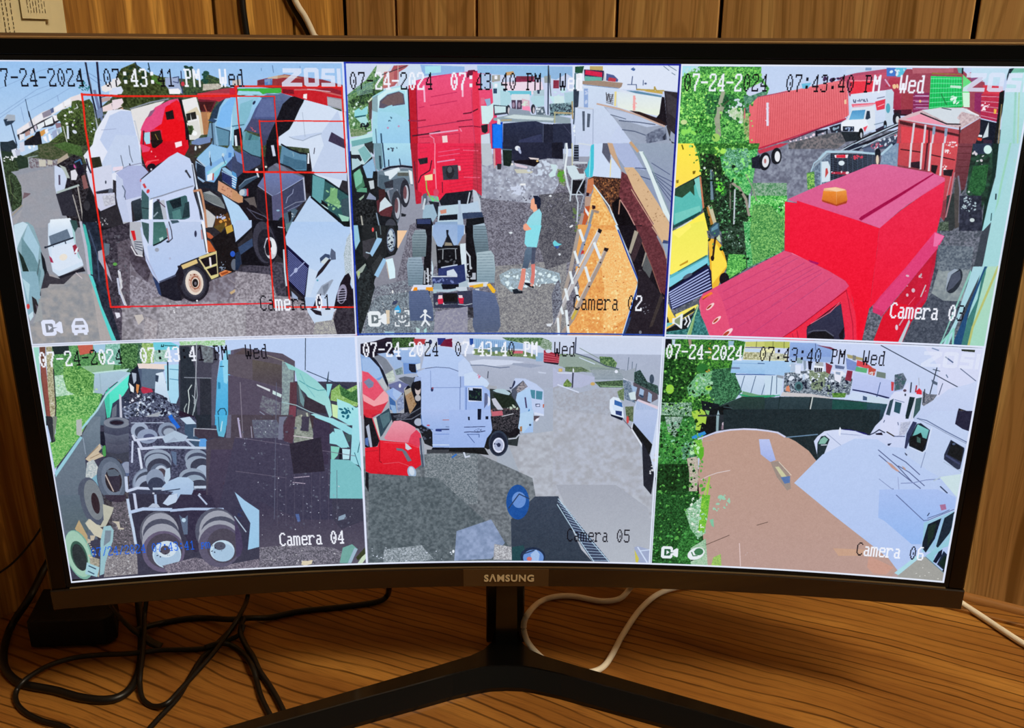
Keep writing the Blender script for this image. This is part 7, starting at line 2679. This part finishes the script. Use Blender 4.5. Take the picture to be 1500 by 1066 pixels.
p 14181c 269,234 281,218 298,216 314,230 314,241 271,261 263,256
e 2c384c 293.9 246.3 21.4 -0.0 0.0 30.5
e 1c2438 293.9 247.4 18.1 -0.0 0.0 26.5
e d8e0fc 294.3 250.7 12.8 -0.0 0.0 17.9
e a8b4d8 294.3 250.7 9.9 -0.0 0.0 13.9
d 283050 10 1.2 8 285,238 304,238 304,263 285,263
e 283050 294.7 250.1 4.1 0.0 0.0 4.9
p 14181c 187,256 263,256 273,274 219,267 186,265
p 8cb8e8 242,8 321,12 345,20 345,31 242,29
h 5c84c0 0.9 24 246,10 246,29 345,31 345,19
n 386038 7c9870 2 301,6 349,6 384,6 400,12 406,28 345,18 311,12
n 5c7450 88a06c 2 242,31 345,35 381,47 373,54 349,49 241,44
p 60849c 271,27 313,27 313,37 271,37
p d06878 323,35 345,35 345,41 325,41
n 708c70 a8bcb0 2 386,8 406,16 405,41 381,26
p 88b0d8 371,39 389,39 387,58 373,58
p a02c40 389,33 423,43 421,62 389,60
h d06878 1.3 4 389,37 423,45 421,62 389,60
e c8d8f0 398.6 35.6 6.0 -0.0 0.1 4.2
p 181828 389,59 421,62 419,66 391,62
n 4c5c58 80a078 2 423,41 456,42 481,55 482,82 433,72 421,66
g acb6d0 a4aec6 233,54 281,52 349,56 381,60 421,66 437,74 450,82 482,82 483,116 390,117 358,98 329,94 322,117 277,113 269,100 241,81
p c8d4f0 233,58 261,54 321,56 349,60 317,66 287,69 237,66
l 485878 1.3 235,67 261,67 297,73 317,71
p c0cce8 377,81 395,83 394,86 379,84
p 98a4c0 325,62 365,64 389,68 361,73 321,66
l 303848 1.5 272,81 271,96
p c8a870 421,74 429,74 429,81 421,81
l 303850 2.3 456,5 455,40
p 90a49c 422,47 454,40 484,48 517,65 549,73 549,79 485,82 421,68
n 3c6040 80a068 2 506,46 532,47 544,60 541,71 529,69 509,63
n 506450 708860 2 435,70 469,70 487,79 457,82 435,80
p b8c8e8 474,53 517,67 509,65
l c8dcf8 2.0 464,49 497,63
l 4c5870 2.0 456,40 488,50 521,67 549,73
l 788c80 1.3 464,28 508,52
g a8b4bc 98a8b8 485,76 537,75 565,81 562,98 498,99 497,86
h 6c7c8c 0.9 9 485,69 561,74 562,96 498,97
p b0b8dc 409,68 421,83 453,82 498,92 498,103 470,116 410,117
p c8d4f0 417,82 451,82 449,86 421,85
n 384c3c 587850 2 498,103 558,98 559,115 510,115
l a8d0a8 1.5 510,112 559,113
e c8a868 494.2 107.4 4.8 -0.1 0.1 3.8
e d8c078 424.1 77.4 2.8 -0.0 0.1 3.0
l 383c50 3.0 452,76 451,116
e e0e8f4 452.2 78.1 1.6 -0.0 0.1 5.1
n 506c3c 88a858 2 432,108 440,97 450,108 448,115 432,115
l d0dcf8 2.5 420,110 465,127
n a2a6b4 aab4c8 5 410,117 420,113 463,129 511,116 559,117 540,145 533,167 541,184 554,194 412,196
l 5c6c80 1.3 566,89 568,47
l 5c6c80 1.3 576,93 576,57
l 5c6c80 1.3 583,85 585,61
e e0e8fc 543.1 79.0 3.6 -0.1 0.2 3.8
e e0e8fc 565.8 95.5 8.0 -0.2 0.1 3.0
p 98a4b4 547,73 563,77 583,70 584,102 562,96
n 1c2c2c 40605c 2 581,80 593,74 610,101 632,109 636,130 582,106
e 3c4c60 618.7 94.4 4.8 -0.1 0.6 10.6
p 5c5460 580,102 633,128 634,139 613,152 582,144
p 98b8e0 574,108 589,114 586,131 575,123
p 98b8e0 595,115 604,120 602,138 593,133
p 98b8e0 613,123 621,129 621,148 612,144
p 304868 594,129 604,133 602,138 594,133
n 506880 8898b0 2 558,96 574,102 586,149 564,141
p c8e0e8 571,127 585,123 588,142 576,142
n 5c7050 80986c 2 547,124 561,115 562,145 552,141
g b8ccf0 a8c0ec 590,142 635,158 642,262 630,244 583,199 585,157
h 88a4dc 0.8 20 590,142 585,197 630,244 635,163
p d8c8d8 592,140 635,156 635,163 590,144
n 485840 708060 2 565,158 583,157 584,193 570,188
e d04848 572.1 188.2 2.8 -0.1 0.4 8.8
p d8e8fc 532,143 539,136 552,139 560,154 564,184 554,186 537,178 532,163
p 3468b0 542,143 558,149 560,160 542,154
p 283c78 545,167 559,169 559,180 546,176
p c8e0fc 538,154 561,162 560,169 541,167
p 101830 535,176 562,184 560,191 537,182
n a6aab6 b2bace 8 411,167 533,179 562,191 583,209 596,230 607,275 616,366 415,370
p 14181c 585,195 628,245 623,270 583,209
p d8e0f0 581,202 584,193 583,209 625,274 623,279 581,211
g b0c4f0 a0b8e8 587,165 633,164 636,172 628,243 584,193
p c8d8f8 628,243 636,172 644,274 636,315 625,274
p 202430 605,235 625,274 636,315 632,365 614,343
d c8ccd4 16 2.5 5 624,288 635,265 637,306 627,315
l 6c6878 2.0 562,187 581,209
n 4c5860 68747c 5 10,314 161,328 262,431 325,507 325,539 1,536
n 6c7880 a8b4c0 2 36,503 121,494 147,529 120,536 34,536
n 788cb0 90a4cc 8 200,460 278,431 309,490 288,519 278,531 194,535
n 8c8c94 c8ccd4 2 285,493 327,501 328,534 283,533
d d8e4fc 30 1.5 4 10,496 194,501 194,536 9,533
e e8f0fc 192.2 511.0 2.6 0.0 -0.1 4.1
p 1c4c58 327,501 340,501 341,537 328,536
g 384458 303c4c 322,431 375,374 427,373 449,430 482,506 509,537 325,539
p 204850 325,501 351,496 357,519 346,537 325,536
e 1c2c48 372.4 525.0 28.3 -0.2 0.3 23.9
e 6490d8 373.7 528.0 23.6 -0.2 0.3 20.9
p 98bcf0 367,519 380,507 388,519 386,537 370,537
e d07070 364.6 531.0 5.8 -0.0 0.1 5.4
l 283c60 3.0 349,519 375,509
e 1850a0 337.1 388.3 25.7 -0.1 0.4 43.1
e 6490d8 339.7 382.6 15.4 -0.1 0.2 20.0
l 283c60 2.5 317,403 340,368 363,380
g a2a8b8 b0b8c6 421,345 553,343 627,398 638,455 640,536 543,537 508,494 453,416
p 384460 424,382 440,396 548,536 509,537 482,494
h a8c8e8 1.3 20 424,382 443,396 548,536 509,537
l b0d4ec 2.0 425,393 481,488 512,537
l b0d4ec 2.0 427,379 497,476 546,536
p 9caad0 601,497 609,494 638,502 640,536 609,537
p c8c050 602,503 613,526 611,536 606,535
l c8dcfc 3.0 609,497 632,535
l c8dcfc 2.5 615,506 638,502
P 6
g c4d4fc b4ccf8 0,0 640,0 640,300 0,300
n 184824 58a838 2 0,5 150,4 167,7 164,40 146,49 145,95 171,116 149,138 122,152 107,161 98,197 -3,200 0,121
n 0c2c14 306c28 3 -2,45 71,43 75,102 56,119 42,150 2,147
n 489858 90c8a0 2 73,81 116,69 120,117 93,127 61,136 54,111
n 1c4430 4c9060 2 104,69 147,64 170,111 157,135 122,152 101,135
n 3c6c4c a8ccb4 2 0,147 66,145 69,198 -1,200
d 78c850 70 2.5 6 2,41 98,38 105,135 45,198 1,200
d 102c14 60 2.5 8 2,41 98,38 81,136 45,198 3,200
d b8e0c8 30 1.4 9 0,147 66,145 69,198 1,200
d a0d8b0 16 2.5 4 51,94 105,84 107,109 56,119
e 287030 82.4 67.8 11.8 -0.3 0.7 10.5
e 90d040 99.3 111.7 7.1 -0.2 0.4 5.5
e 94d040 18.1 116.1 8.8 -0.2 0.6 10.7
p 10141c 0,5 15,5 16,17 5,24 1,28
p b8d0f0 16,6 23,6 22,19 17,17
p 9c8878 49,5 56,5 57,16 52,19
p 8cb8d8 132,6 144,6 143,18 133,18
d b89038 8 3.2 2 84,7 100,13 106,92 90,89
p c8cc70 167,7 227,4 228,17 168,18
p e4e4b0 166,17 228,17 231,46 165,46
n 909068 d8d8b8 2 167,30 198,29 200,45 165,45
l 888c44 1.8 190,6 190,19
l 888c44 1.8 213,6 213,18
l 6060a0 2.0 168,19 228,18
p b8d4f8 167,21 201,21 200,29 167,29
g a4d0f8 8cc0f4 144,48 269,45 273,78 142,76 143,64
p 7088b0 143,63 160,63 161,67 143,67
l 7cace0 1.3 146,54 220,54
h 304878 1.3 1 196,52 210,52 210,54 197,54
g c4dcf8 b4d0f0 152,80 249,78 250,121 175,124 169,116
h 405878 1.3 4 160,82 152,125 246,121 253,79
l 3c5c9c 2.0 154,79 234,77
p 68a078 171,116 205,123 238,122 238,126 168,131
l 209868 3.0 166,124 188,128 238,124
g 28403c 202c34 122,152 172,128 238,127 245,191 102,197 111,161
p 101820 85,140 122,147 131,160 114,196 98,197
p 0c1418 107,161 142,147 164,174 157,195 106,196
l 3c5058 1.8 134,153 152,155
l 304450 1.3 135,164 159,168
g a0c0cc 88a8b8 121,171 123,160 127,171 128,196 121,196
e c0b0c8 139.1 190.0 5.2 -0.2 0.3 3.9
l c0c0d0 1.3 139,179 139,186
p 3840b0 169,191 183,187 183,194 170,194
p a8d048 67,166 87,159 95,165 100,178 99,191 89,183 86,197 73,188
d 70b030 8 3.9 4 67,166 99,165 97,194 71,192
p 78b868 95,161 105,163 104,174 99,170
p b8c060 206,5 257,4 258,18 207,18
h 707840 1.3 2 212,5 213,19 258,18 257,4
p 90b0e8 258,5 309,5 345,19 348,46 287,44 260,45
g 8cb0ec 7c9cdc 258,5 309,6 341,17 343,33 259,37
l 4c5c90 1.3 309,6 311,20
p 7c3c58 311,9 340,12 358,20 341,17
p e0e0a8 232,34 255,33 256,45 210,46 208,28
n a0a488 e0e0c8 2 208,28 255,31 256,44 210,45
p 8ca8b0 274,38 287,39 287,50 276,50
p 98c8f8 210,48 255,47 259,72 255,77 213,77
p c0dcf4 213,79 252,79 250,121 217,122
l 405878 1.5 229,80 229,122
l 405878 1.3 238,79 241,119
p 8c98a8 238,77 252,79 252,85 240,83
n 3c4858 b0c0d0 2 253,72 304,64 351,70 392,79 390,114 353,123 255,117
n 60705c 98a88c 2 300,64 346,66 332,109 312,106
d d8e4f8 40 3.5 7 258,49 299,56 377,67 379,86 263,95
d 1c2438 60 2.5 9 256,83 386,83 386,110 262,108
d 90a888 24 2.1 3 296,94 388,94 383,121 333,117
p a8c0e0 264,49 274,51 274,69 264,68
p d8e4fc 273,54 285,54 286,73 275,72
p 889cb4 288,42 294,44 296,62 292,65
p 181c2c 298,44 306,45 306,64 301,62
p b8d0f0 290,73 296,75 295,87 291,86
p a8b0b8 314,45 329,46 330,55 313,54
p e8f0fc 311,53 332,55 331,67 312,68
h 101420 3.0 4 312,59 313,67 329,66 329,59
p 8c3040 334,46 348,52 345,71 337,67
p 607098 353,50 373,53 372,59 355,58
p e0e4f8 352,62 371,63 368,90 356,83
p 8ca0c0 356,65 366,66 366,72 357,70
p 8c2c44 379,61 390,62 389,85 377,82
e 4c7880 284.8 100.5 8.5 -0.4 1.1 10.5
e 284048 284.9 101.5 5.0 -0.2 0.6 6.3
p d88868 260,102 265,99 269,114 259,112
n 3c7028 70a048 2 354,112 382,111 381,121 357,122
p c8c4c8 253,115 313,116 353,122 351,125 310,124 250,124
p 7890d0 373,34 401,45 399,62 378,59
p a8a070 374,26 407,33 408,39 377,34
p 7c8080 386,27 393,29 393,39 387,38
p d84850 396,38 412,42 428,52 417,55 396,50
p 58b078 396,52 419,55 418,65 395,62
p c04c40 420,50 436,56 434,70 422,67
d d8d0d0 6 2.1 3 423,61 435,62 434,70 425,69
p 708078 438,60 456,63 457,75 438,72
g b8c8fc b0c0f8 392,64 461,77 500,83 503,112 393,102
l 1c2458 2.8 395,103 431,108 466,117
p c4d8f8 395,108 467,119 468,129 422,125 386,124
l 304878 1.3 448,84 443,128
p 40587c 417,115 427,118 426,125 418,125
g 84c8c0 60a8a0 427,119 468,125 466,131 426,126
g 2c4048 1c2c34 218,131 252,125 314,123 353,125 386,126 466,131 463,179 223,192
p 1c4c48 357,127 419,130 465,131 461,166 359,176
l c8d0d0 2.5 316,121 311,188
l 101c20 1.8 313,124 309,188
l 3c5c60 1.3 253,172 309,170
l 182c30 2.0 249,125 247,191
l 28a070 1.8 217,128 248,122
l 185840 1.5 411,128 420,142
l 4c7070 1.3 413,171 414,182
p d0d8fc 522,2 638,0 637,67 629,108 563,109 557,43
l 303c50 1.8 439,4 616,93
l 506080 1.5 599,45 637,73
l 202838 1.8 554,46 548,110
l 304050 1.5 547,50 561,53
p 506078 547,72 560,78 560,84 550,80
l 384460 1.3 570,79 566,104
l 4c6088 2.5 567,22 583,33
l 7890b8 2.5 539,5 552,9
l 506888 1.8 574,60 578,66
l 506888 1.8 584,92 587,97
p 303830 595,4 621,4 621,9 596,8
n 485468 708090 2 474,66 490,61 499,75 494,96 478,101
d 406068 12 3.2 4 475,66 494,65 494,96 480,99
l 283040 2.3 509,81 510,102
l a0a8b8 1.3 522,70 525,86
p e02838 521,99 526,92 532,98 533,108 523,107
l a02030 2.5 520,87 520,101
n 586070 90909c 2 534,98 544,104 563,104 557,117 540,131 536,127
l 283040 2.0 537,94 539,123
p c84048 469,81 475,82 476,101 472,101
g b8c8fc b0c0f8 419,69 468,81 473,118 424,108
l 1c2450 2.8 424,107 469,117
l 304878 1.3 448,84 444,128
p c0d8f0 425,113 471,120 471,131 427,129
g 28505c 202c3c 427,131 468,131 464,179 433,181
g d4dcfc c8d4fc 493,100 507,104 535,106 534,140 529,157 539,174 462,179 464,153 471,118 478,103
p d0d8fc 493,100 500,83 504,81 507,106 500,108
p 304858 472,123 479,118 476,156 468,154
p 285060 483,124 496,127 495,151 483,147
l 6c7ca8 1.3 481,120 501,125
p 142830 510,112 521,113 514,161 507,161
p 38585c 523,115 534,112 534,140 526,161 523,157
l c8d0e0 2.5 521,115 520,160
e 303848 500.7 108.3 1.7 -0.1 0.4 2.9
e 5c4858 498.5 99.0 3.3 -0.2 0.4 2.9
l 304060 2.0 466,167 468,172
g c4d4fc b4c8f8 525,157 534,140 550,124 567,108 583,91 624,76 637,67 642,167 710,161 526,191
p 1c1c24 609,131 636,139 638,167 611,169 606,156
p 4c4030 613,134 630,139 630,148 617,151
l 7080a8 2.5 533,159 552,160 576,172
n 143018 307038 2 -7,175 82,177 93,229 81,292 75,379 -8,382
n 1c5c28 4c9c44 2 0,192 74,177 87,252 73,288 -4,304
n 587c68 b0ccc0 2 11,179 50,178 37,227 20,214
n 2c6848 70a888 2 50,248 73,234 80,274 56,279
d 48a848 60 2.8 5 -3,201 75,190 85,283 -4,304
d 80c8a0 30 2.5 7 -3,179 78,177 85,278 0,299
d 102c14 40 2.8 2 -3,201 75,190 85,283 -4,304
n 0c2410 1c4c20 3 -13,291 89,287 87,379 130,568 -11,574
g 283038 1c242c 81,173 267,165 271,200 219,200 171,200 132,208 97,229 85,221
p 101418 82,177 122,175 120,210 101,218 84,212
p 88a8b0 120,173 126,173 127,209 122,209
e c8b8c8 138.8 191.9 5.6 -0.2 0.4 5.2
p 8c7888 133,195 144,194 145,204 133,205
p c0ccd8 148,201 160,187 165,198 156,203
p 3848b8 171,191 182,186 183,199 171,200
p a8d048 70,177 100,176 99,194 91,190 88,209 78,208 79,190
p 3090d8 71,224 84,216 98,210 102,216 85,227 73,229
p 1c2a30 134,159 456,144 457,206 371,307 278,312 139,222
g c0a098 b49c9c 341,336 483,394 500,402 560,452 589,478 637,515 640,534 405,544 322,544
g bc9888 b89890 95,227 121,215 159,204 195,202 231,204 261,211 291,225 321,246 348,279 381,313 442,364 553,458 577,473 534,525 523,550 127,562 91,321 92,256
l ccd0f4 3.8 85,229 101,222 124,211 152,205 180,202 207,202 231,204 252,207 268,216
l b8a098 1.8 94,234 118,230
l dcd0d4 1.5 98,325 114,315 132,307 159,300
n 40a030 90d048 2 77,232 93,229 100,264 95,278 79,261
p 58b028 79,252 99,247 100,267 95,280
d b8e8b0 14 3.2 4 62,239 86,234 88,269 68,270
n a89c90 c8c0b0 2 64,275 88,269 92,319 92,379 75,379 72,311
d 50a838 20 3.9 6 75,320 120,318 124,377 79,379
l 98c848 3.8 116,318 113,383
l a8d058 2.5 113,332 104,384
d 90d0b0 8 3.9 8 142,363 164,355 166,381 145,382
g b4c4fc 9cb0f0 214,224 236,223 254,271 243,276 221,259
p 9c8c84 243,276 259,273 285,301 293,337 285,342 260,311
p c8c8a0 254,287 262,286 282,310 272,313
p 5878b0 268,311 288,307 289,323 278,326
l e0d8c8 1.3 261,275 290,305
l 6888a8 2.5 271,217 304,212 335,207
g ccd8fc b4ccfc 329,223 335,212 348,199 365,195 382,193 411,194 435,202 460,211 503,247 568,304 574,348 553,395 520,375 478,356 412,331 351,284 346,275
p 80c0b8 337,225 347,210 359,217 357,228 345,231
p 203038 337,227 343,211 351,209 361,217 348,275 344,275 339,253
p 7cb8a8 342,218 349,211 358,217 353,228 339,229
l c0cce0 2.5 345,231 357,230
l 90a0c8 1.3 354,204 403,243
l 8c9cc8 1.3 381,203 445,205
p e0e8fc 377,196 379,187 382,192 382,207 379,207
p 1c1c70 382,192 399,192 431,198 441,203 429,201 411,195 384,193
l 303c60 1.8 441,202 450,199 470,199 470,205
p 1c1830 449,203 457,194 469,197 468,202
l 485480 1.5 463,235 483,244
g d0d8fc c0d0fc 450,181 463,163 496,153 508,156 512,203 517,227 483,227 464,232 411,205 441,203
p d0d8fc 460,179 463,159 493,157 499,202 475,193 463,191
l 283048 2.3 441,202 450,197 459,189 471,195
p 201c30 452,198 465,195 468,201 455,201
l 302820 2.5 475,193 491,202
p 283450 480,220 488,218 484,224 481,224
l 485480 1.8 491,202 512,201
l 405078 1.5 466,172 467,167
l 405078 1.3 494,170 496,176
n a8b0d0 c4cce8 2 500,170 520,166 513,197 500,200
g b4ccfc a8c4fc 412,212 458,211 483,227 512,227 564,260 594,288 630,325 644,342 631,380 668,453 589,580 517,491 394,399 298,323 350,253
l 505c88 1.8 463,235 508,271 539,302
l 505c88 1.8 466,247 513,284 560,318
l 505c88 1.8 493,243 522,259 554,286
l 505c88 1.8 508,269 532,282 567,311
p c09890 482,260 494,265 513,282 507,282 495,274
p b89890 515,268 523,273 525,278 520,276
l 7c8cc0 1.8 519,309 543,306 569,297 595,293
l 90a0d0 1.3 511,295 518,330
l 5c6898 1.3 504,322 508,329 518,330
l 8090c0 1.3 473,302 507,327 537,357
g bcd0fc b4ccf4 518,177 531,159 549,156 562,140 637,135 642,342 642,355 630,325 594,288 566,273 519,242 513,199
l 607098 2.0 531,159 550,162 590,183 636,205
l 8898b8 1.3 535,161 566,174 591,187 637,209
p 30385c 515,194 524,166 532,168 525,198 519,229 515,227
p 1c2838 521,209 532,171 540,169 560,183 557,228 552,234 524,222
g 70c8c8 60b0b0 527,201 534,172 558,183 556,204
p 14181c 523,201 536,195 543,190 548,201 558,204 552,232 524,220
p 40605c 536,199 544,203 546,214 538,212
l d8e4fc 1.5 524,224 553,235 559,226 563,178
l 7888b0 1.3 558,234 554,270
p 404860 517,237 523,242 522,245 518,241
p 24243c 607,166 608,137 637,135 636,180 623,176
g 1c2438 303850 604,202 633,218 634,224 632,266 627,269 597,247 596,236
p 14181c 607,205 631,220 632,250 602,235
l 40486c 3.8 600,238 629,255
e 4c5c7c 611.2 210.9 3.3 -0.3 0.4 2.5
l a0b4d0 1.3 597,253 642,276
l 303c58 2.5 599,310 615,324
p c4e0e8 594,288 642,276 643,337 630,327
l b0c8e0 2.5 584,298 596,288
n 103818 2c6c30 2 -9,357 94,353 124,536 0,539
n 184c20 409040 2 55,496 89,409 107,537 60,534
d 48a048 40 2.8 4 0,448 99,432 106,532 5,537
n 60a870 c0dcc8 2 68,401 107,362 118,455 102,470 84,447
n 50a830 90d040 2 103,362 121,361 119,417 114,455 101,451
d e0ece0 20 2.8 9 74,363 109,385 114,460 83,442
d 98d8b0 14 3.5 3 71,382 134,395 137,430 103,484
p 78c8a0 124,422 132,419 135,440 129,436
d 90d0b0 8 4.2 8 140,370 164,359 163,396 122,403
n 80b890 b0d0b0 2 87,495 119,469 128,536 90,538
n 88b060 a8d060 2 139,516 155,506 159,537 136,537
p 101c18 93,518 101,513 101,523 89,528
l 604c44 1.5 120,485 148,470 170,458
l 604c44 1.5 228,430 251,421
l e0c8c8 1.8 194,477 201,535
d d0c0c8 10 0.9 3 195,489 257,485 262,538 204,537
p c8a088 397,476 473,474 459,490 411,494
p c89888 475,488 530,512 517,532 489,532 475,517
g a4c0fc 8cb8fc 477,327 593,317 633,332 635,358 586,388 582,404 581,450 560,452 496,400 483,394
l 5c6c9c 1.8 513,337 577,393 586,391 634,361
l 506090 1.5 584,387 612,372 625,363
p a87098 604,353 615,350 619,362 609,366
l 283450 1.8 583,381 586,374
p 90c8e8 578,398 634,365 639,385 631,436 607,466 584,469
p 101c2c 587,401 612,384 606,434 592,470 583,459 582,446
p 182838 618,383 635,367 636,413 615,456 611,452
p 182c28 588,406 604,395 602,430 593,454
l 90c0f0 3.8 614,383 605,457
g 94d4e8 84c8e0 593,477 613,457 631,436 639,383 642,403 635,450 625,455 612,475 611,494 604,488
p 0c1830 610,490 618,465 625,458 625,474 617,494
p 182840 619,496 628,462 639,473 639,512
p 0c2420 622,493 631,473 638,477 638,510
p a0dcec 534,526 577,476 583,481 543,531
p a0a09c 543,531 582,483 593,480 637,516 640,536 538,540
d d8d8d4 10 1.4 5 575,488 631,516 634,534 581,535
l 688898 2.0 593,480 637,516
d 58a848 120 2.8 31 -4,211 95,208 103,321 67,456 -4,546 -9,324
d 143818 120 2.5 32 -4,211 80,208 88,321 67,456 -4,546 -9,324
d 90d070 60 2.0 33 -16,11 104,38 113,160 69,257 -4,227
d 103014 60 2.8 34 -15,26 105,53 107,176 67,225 -4,227
P 1
a d8e4ff .85 525,12 560,12 560,20 538,38 560,38 560,45 522,45 522,38 546,20 525,20
a d8e4ff .85 564,14 568,11 588,11 592,14 592,42 588,45 568,45 564,42 564,28 572,28 572,38 584,38 584,19 572,19 572,28 564,28
a d8e4ff .85 598,12 622,12 622,20 604,20 604,24 622,25 622,45 596,45 596,38 614,38 614,32 596,31
a d8e4ff .85 626,12 633,12 633,45 626,45
t kkkkkkkkkkwwkkkwkwkkkkkkk 6 14 2 2.9 07-24-2024
t kkwwwwkk 198 14 2 2.9 07:43:41
t ww 342 14 2 2.9 PM
t wkk 406 14 2 2.9 Wed
t kkwwkkwwk 446 451 2 2.95 Camera_01
P 2
t kkkwwwkwwk 8 18 2 2.9 07-24-2024
t wwwkkwkk 200 18 2 2.9 07:43:40
t kk 344 18 2 2.9 PM
t kww 408 18 2 2.9 Wed
t kkkkkkkkw 447 453 2 2.95 Camera_02
P 3
a d8e4ff .85 524,12 559,12 559,20 537,38 559,38 559,45 521,45 521,38 545,20 524,20
a d8e4ff .85 563,14 567,11 587,11 591,14 591,42 587,45 567,45 563,42 563,28 571,28 571,38 583,38 583,19 571,19 571,28 563,28
a d8e4ff .85 597,12 621,12 621,20 603,20 603,24 621,25 621,45 595,45 595,38 613,38 613,32 595,31
a d8e4ff .85 625,12 632,12 632,45 625,45
t kwwwwwwkkk 6 17 2 2.9 07-24-2024
t kkkkkkkk 198 17 2 2.9 07:43:40
t kw 342 17 2 2.9 PM
t www 406 17 2 2.9 Wed
t wwwwwwwwk 446 453 2 2.95 Camera_03
P 4
t wwwwkkkwwk 8 14 2 2.9 07-24-2024
t wwkwwkwk 200 14 2 2.9 07:43:41
t kk 344 14 2 2.9 PM
t kkk 408 14 2 2.9 Wed
t wwwwwwwww 446 452 2 2.95 Camera_04
t bbbbbbbbbbbbbbbbbbbbbb 49 459 1.42 2 07/24/2024_07:43:41_pm
P 5
t wwwwwwwwkk 9 15 2 2.9 07-24-2024
t kwwwwwwk 201 15 2 2.9 07:43:40
t ww 345 15 2 2.9 PM
t kkk 409 15 2 2.9 Wed
t kkkkkkkkk 447 453 2 2.95 Camera_05
P 6
a e4ecff .5 525,12 560,12 560,20 538,38 560,38 560,45 522,45 522,38 546,20 525,20
a e4ecff .5 564,14 568,11 588,11 592,14 592,42 588,45 568,45 564,42 564,28 572,28 572,38 584,38 584,19 572,19 572,28 564,28
a e4ecff .5 598,12 622,12 622,20 604,20 604,24 622,25 622,45 596,45 596,38 614,38 614,32 596,31
a e4ecff .5 626,12 633,12 633,45 626,45
t wwwwwwwwww 4 16 2 2.9 07-24-2024
t kkkkkkkk 197 16 2 2.9 07:43:40
t kk 341 16 2 2.9 PM
t kkk 405 16 2 2.9 Wed
t kwwwwwwkw 446 457 2 2.95 Camera_06
P 1
p dce4ff 24,492 28,488 46,488 50,492 50,498 58,492 62,494 62,516 58,517 50,511 50,517 46,521 28,521 24,517
p 808490 31,496 43,496 45,498 45,504 53,504 45,507 45,512 42,514 31,514
p dce4ff 36,499 43,504 36,510
p dce4ff 84,492 88,487 102,487 106,492 110,502 110,516 107,518 107,522 101,522 100,518 89,518 88,522 82,522 82,518 79,516 79,502
p 90929c 88,493 102,493 104,501 86,501
p 90929c 85,507 104,507 104,511 85,511
e dce4ff 95,509 4 0 0 2
P 2
p e4ecf4 24,492 28,488 46,488 50,492 50,498 58,492 62,494 62,516 58,517 50,511 50,517 46,521 28,521 24,517
p 6c7880 31,496 43,496 45,498 45,504 53,504 45,507 45,512 42,514 31,514
p e4ecf4 36,499 43,504 36,510
l e4ecf4 3 80,496 80,488 88,488
l e4ecf4 3 100,488 108,488 108,496
l e4ecf4 3 80,512 80,520 88,520
l e4ecf4 3 100,520 108,520 108,512
l e4ecf4 3 87,508 91,512 97,512 101,508
l e4ecf4 3 94,498 94,504
l e4ecf4 3 87,498 87,501
l e4ecf4 3 101,498 101,501
e e4ecf4 142 489 4 0 0 4
l e4ecf4 4 142,493 141,508 134,520
l e4ecf4 4 141,507 150,519
l e4ecf4 3 132,502 138,496 145,497 153,503
P 3
p e4ecf4 14,500 20,500 32,490 35,490 35,522 32,522 20,512 14,512
p 889878 19,503 30,496 30,515 19,509
l e4ecf4 3 40,498 44,506 40,514
l e4ecf4 3 46,494 51,506 46,518
P 6
p e4ecf4 22,496 26,492 44,492 48,496 48,502 56,496 60,498 60,518 57,519 48,514 48,519 44,523 26,523 22,519
p 2c6040 29,499 41,499 43,501 43,507 51,507 43,510 43,514 40,516 29,516
p e4ecf4 34,502 41,507 34,513
e e4ecf4 100,508 17 -11 8 12
e 3c7850 106,503 9 -4 4 8
l 3c7850 2.5 90,505 94,514 103,513
l 3c7850 2.5 96,502 100,510 108,508
P 1
l dce4ff 3 1,1 638,1 638,538 1,538 1,1
P 3
l e0e4f8 4 1,0 1,540
l e0e8fc 4 0,1 640,1
l dce4ff 4 0,537 640,537
l dce4ff 3 638,0 638,540
P 4
l e0e4f8 3 0,2 640,2
l dce4ff 3 1,0 1,540
l dce4ff 5 637,0 637,540
l e0e8fc 4 0,538 640,538
P 5
l d8e4ff 3 0,2 640,2
l dce8ff 3 637,0 637,540
l e0e8fc 4 0,538 640,538
P 6
l d8e4ff 3 0,2 640,2
l dce4ff 3 1,0 1,540
l dce4ff 4 638,0 638,540
l e0e8fc 4 0,538 640,538
P 2
l 0c1098 3.5 0,1 640,1
l 1838c0 3 2,0 2,540
l 141c90 3.5 638,0 638,540
l 2448b0 3 0,537 640,537
"""
scr = Screen(); scr.run(SRC)
pic = scr.finish()
img = bpy.data.images.new('camera_feeds', TW, TH, alpha=False)
img.colorspace_settings.name = 'sRGB'
buf = np.ones((TH, TW, 4), np.float32); buf[..., :3] = pic[::-1]
img.pixels.foreach_set(buf.ravel()); img.update(); img.pack()
g = NT(M_disp); b = M_disp.node_tree.nodes['Principled BSDF']
ti = g.new('ShaderNodeTexImage'); ti.image = img; ti.interpolation = 'Linear'
b.inputs['Base Color'].default_value = (0.004, 0.004, 0.005, 1); b.inputs['Roughness'].default_value = 0.45
b.inputs['Specular IOR Level'].default_value = 0.15
g.link(ti.outputs['Color'], b.inputs['Emission Color']); b.inputs['Emission Strength'].default_value = 1.0

# ---------------------------------------------------------------- lift everything onto the floor at z = 0
for o in list(COL.objects):
    if o.parent is None and o.type in ('MESH', 'EMPTY'):
        o.location.z += UP
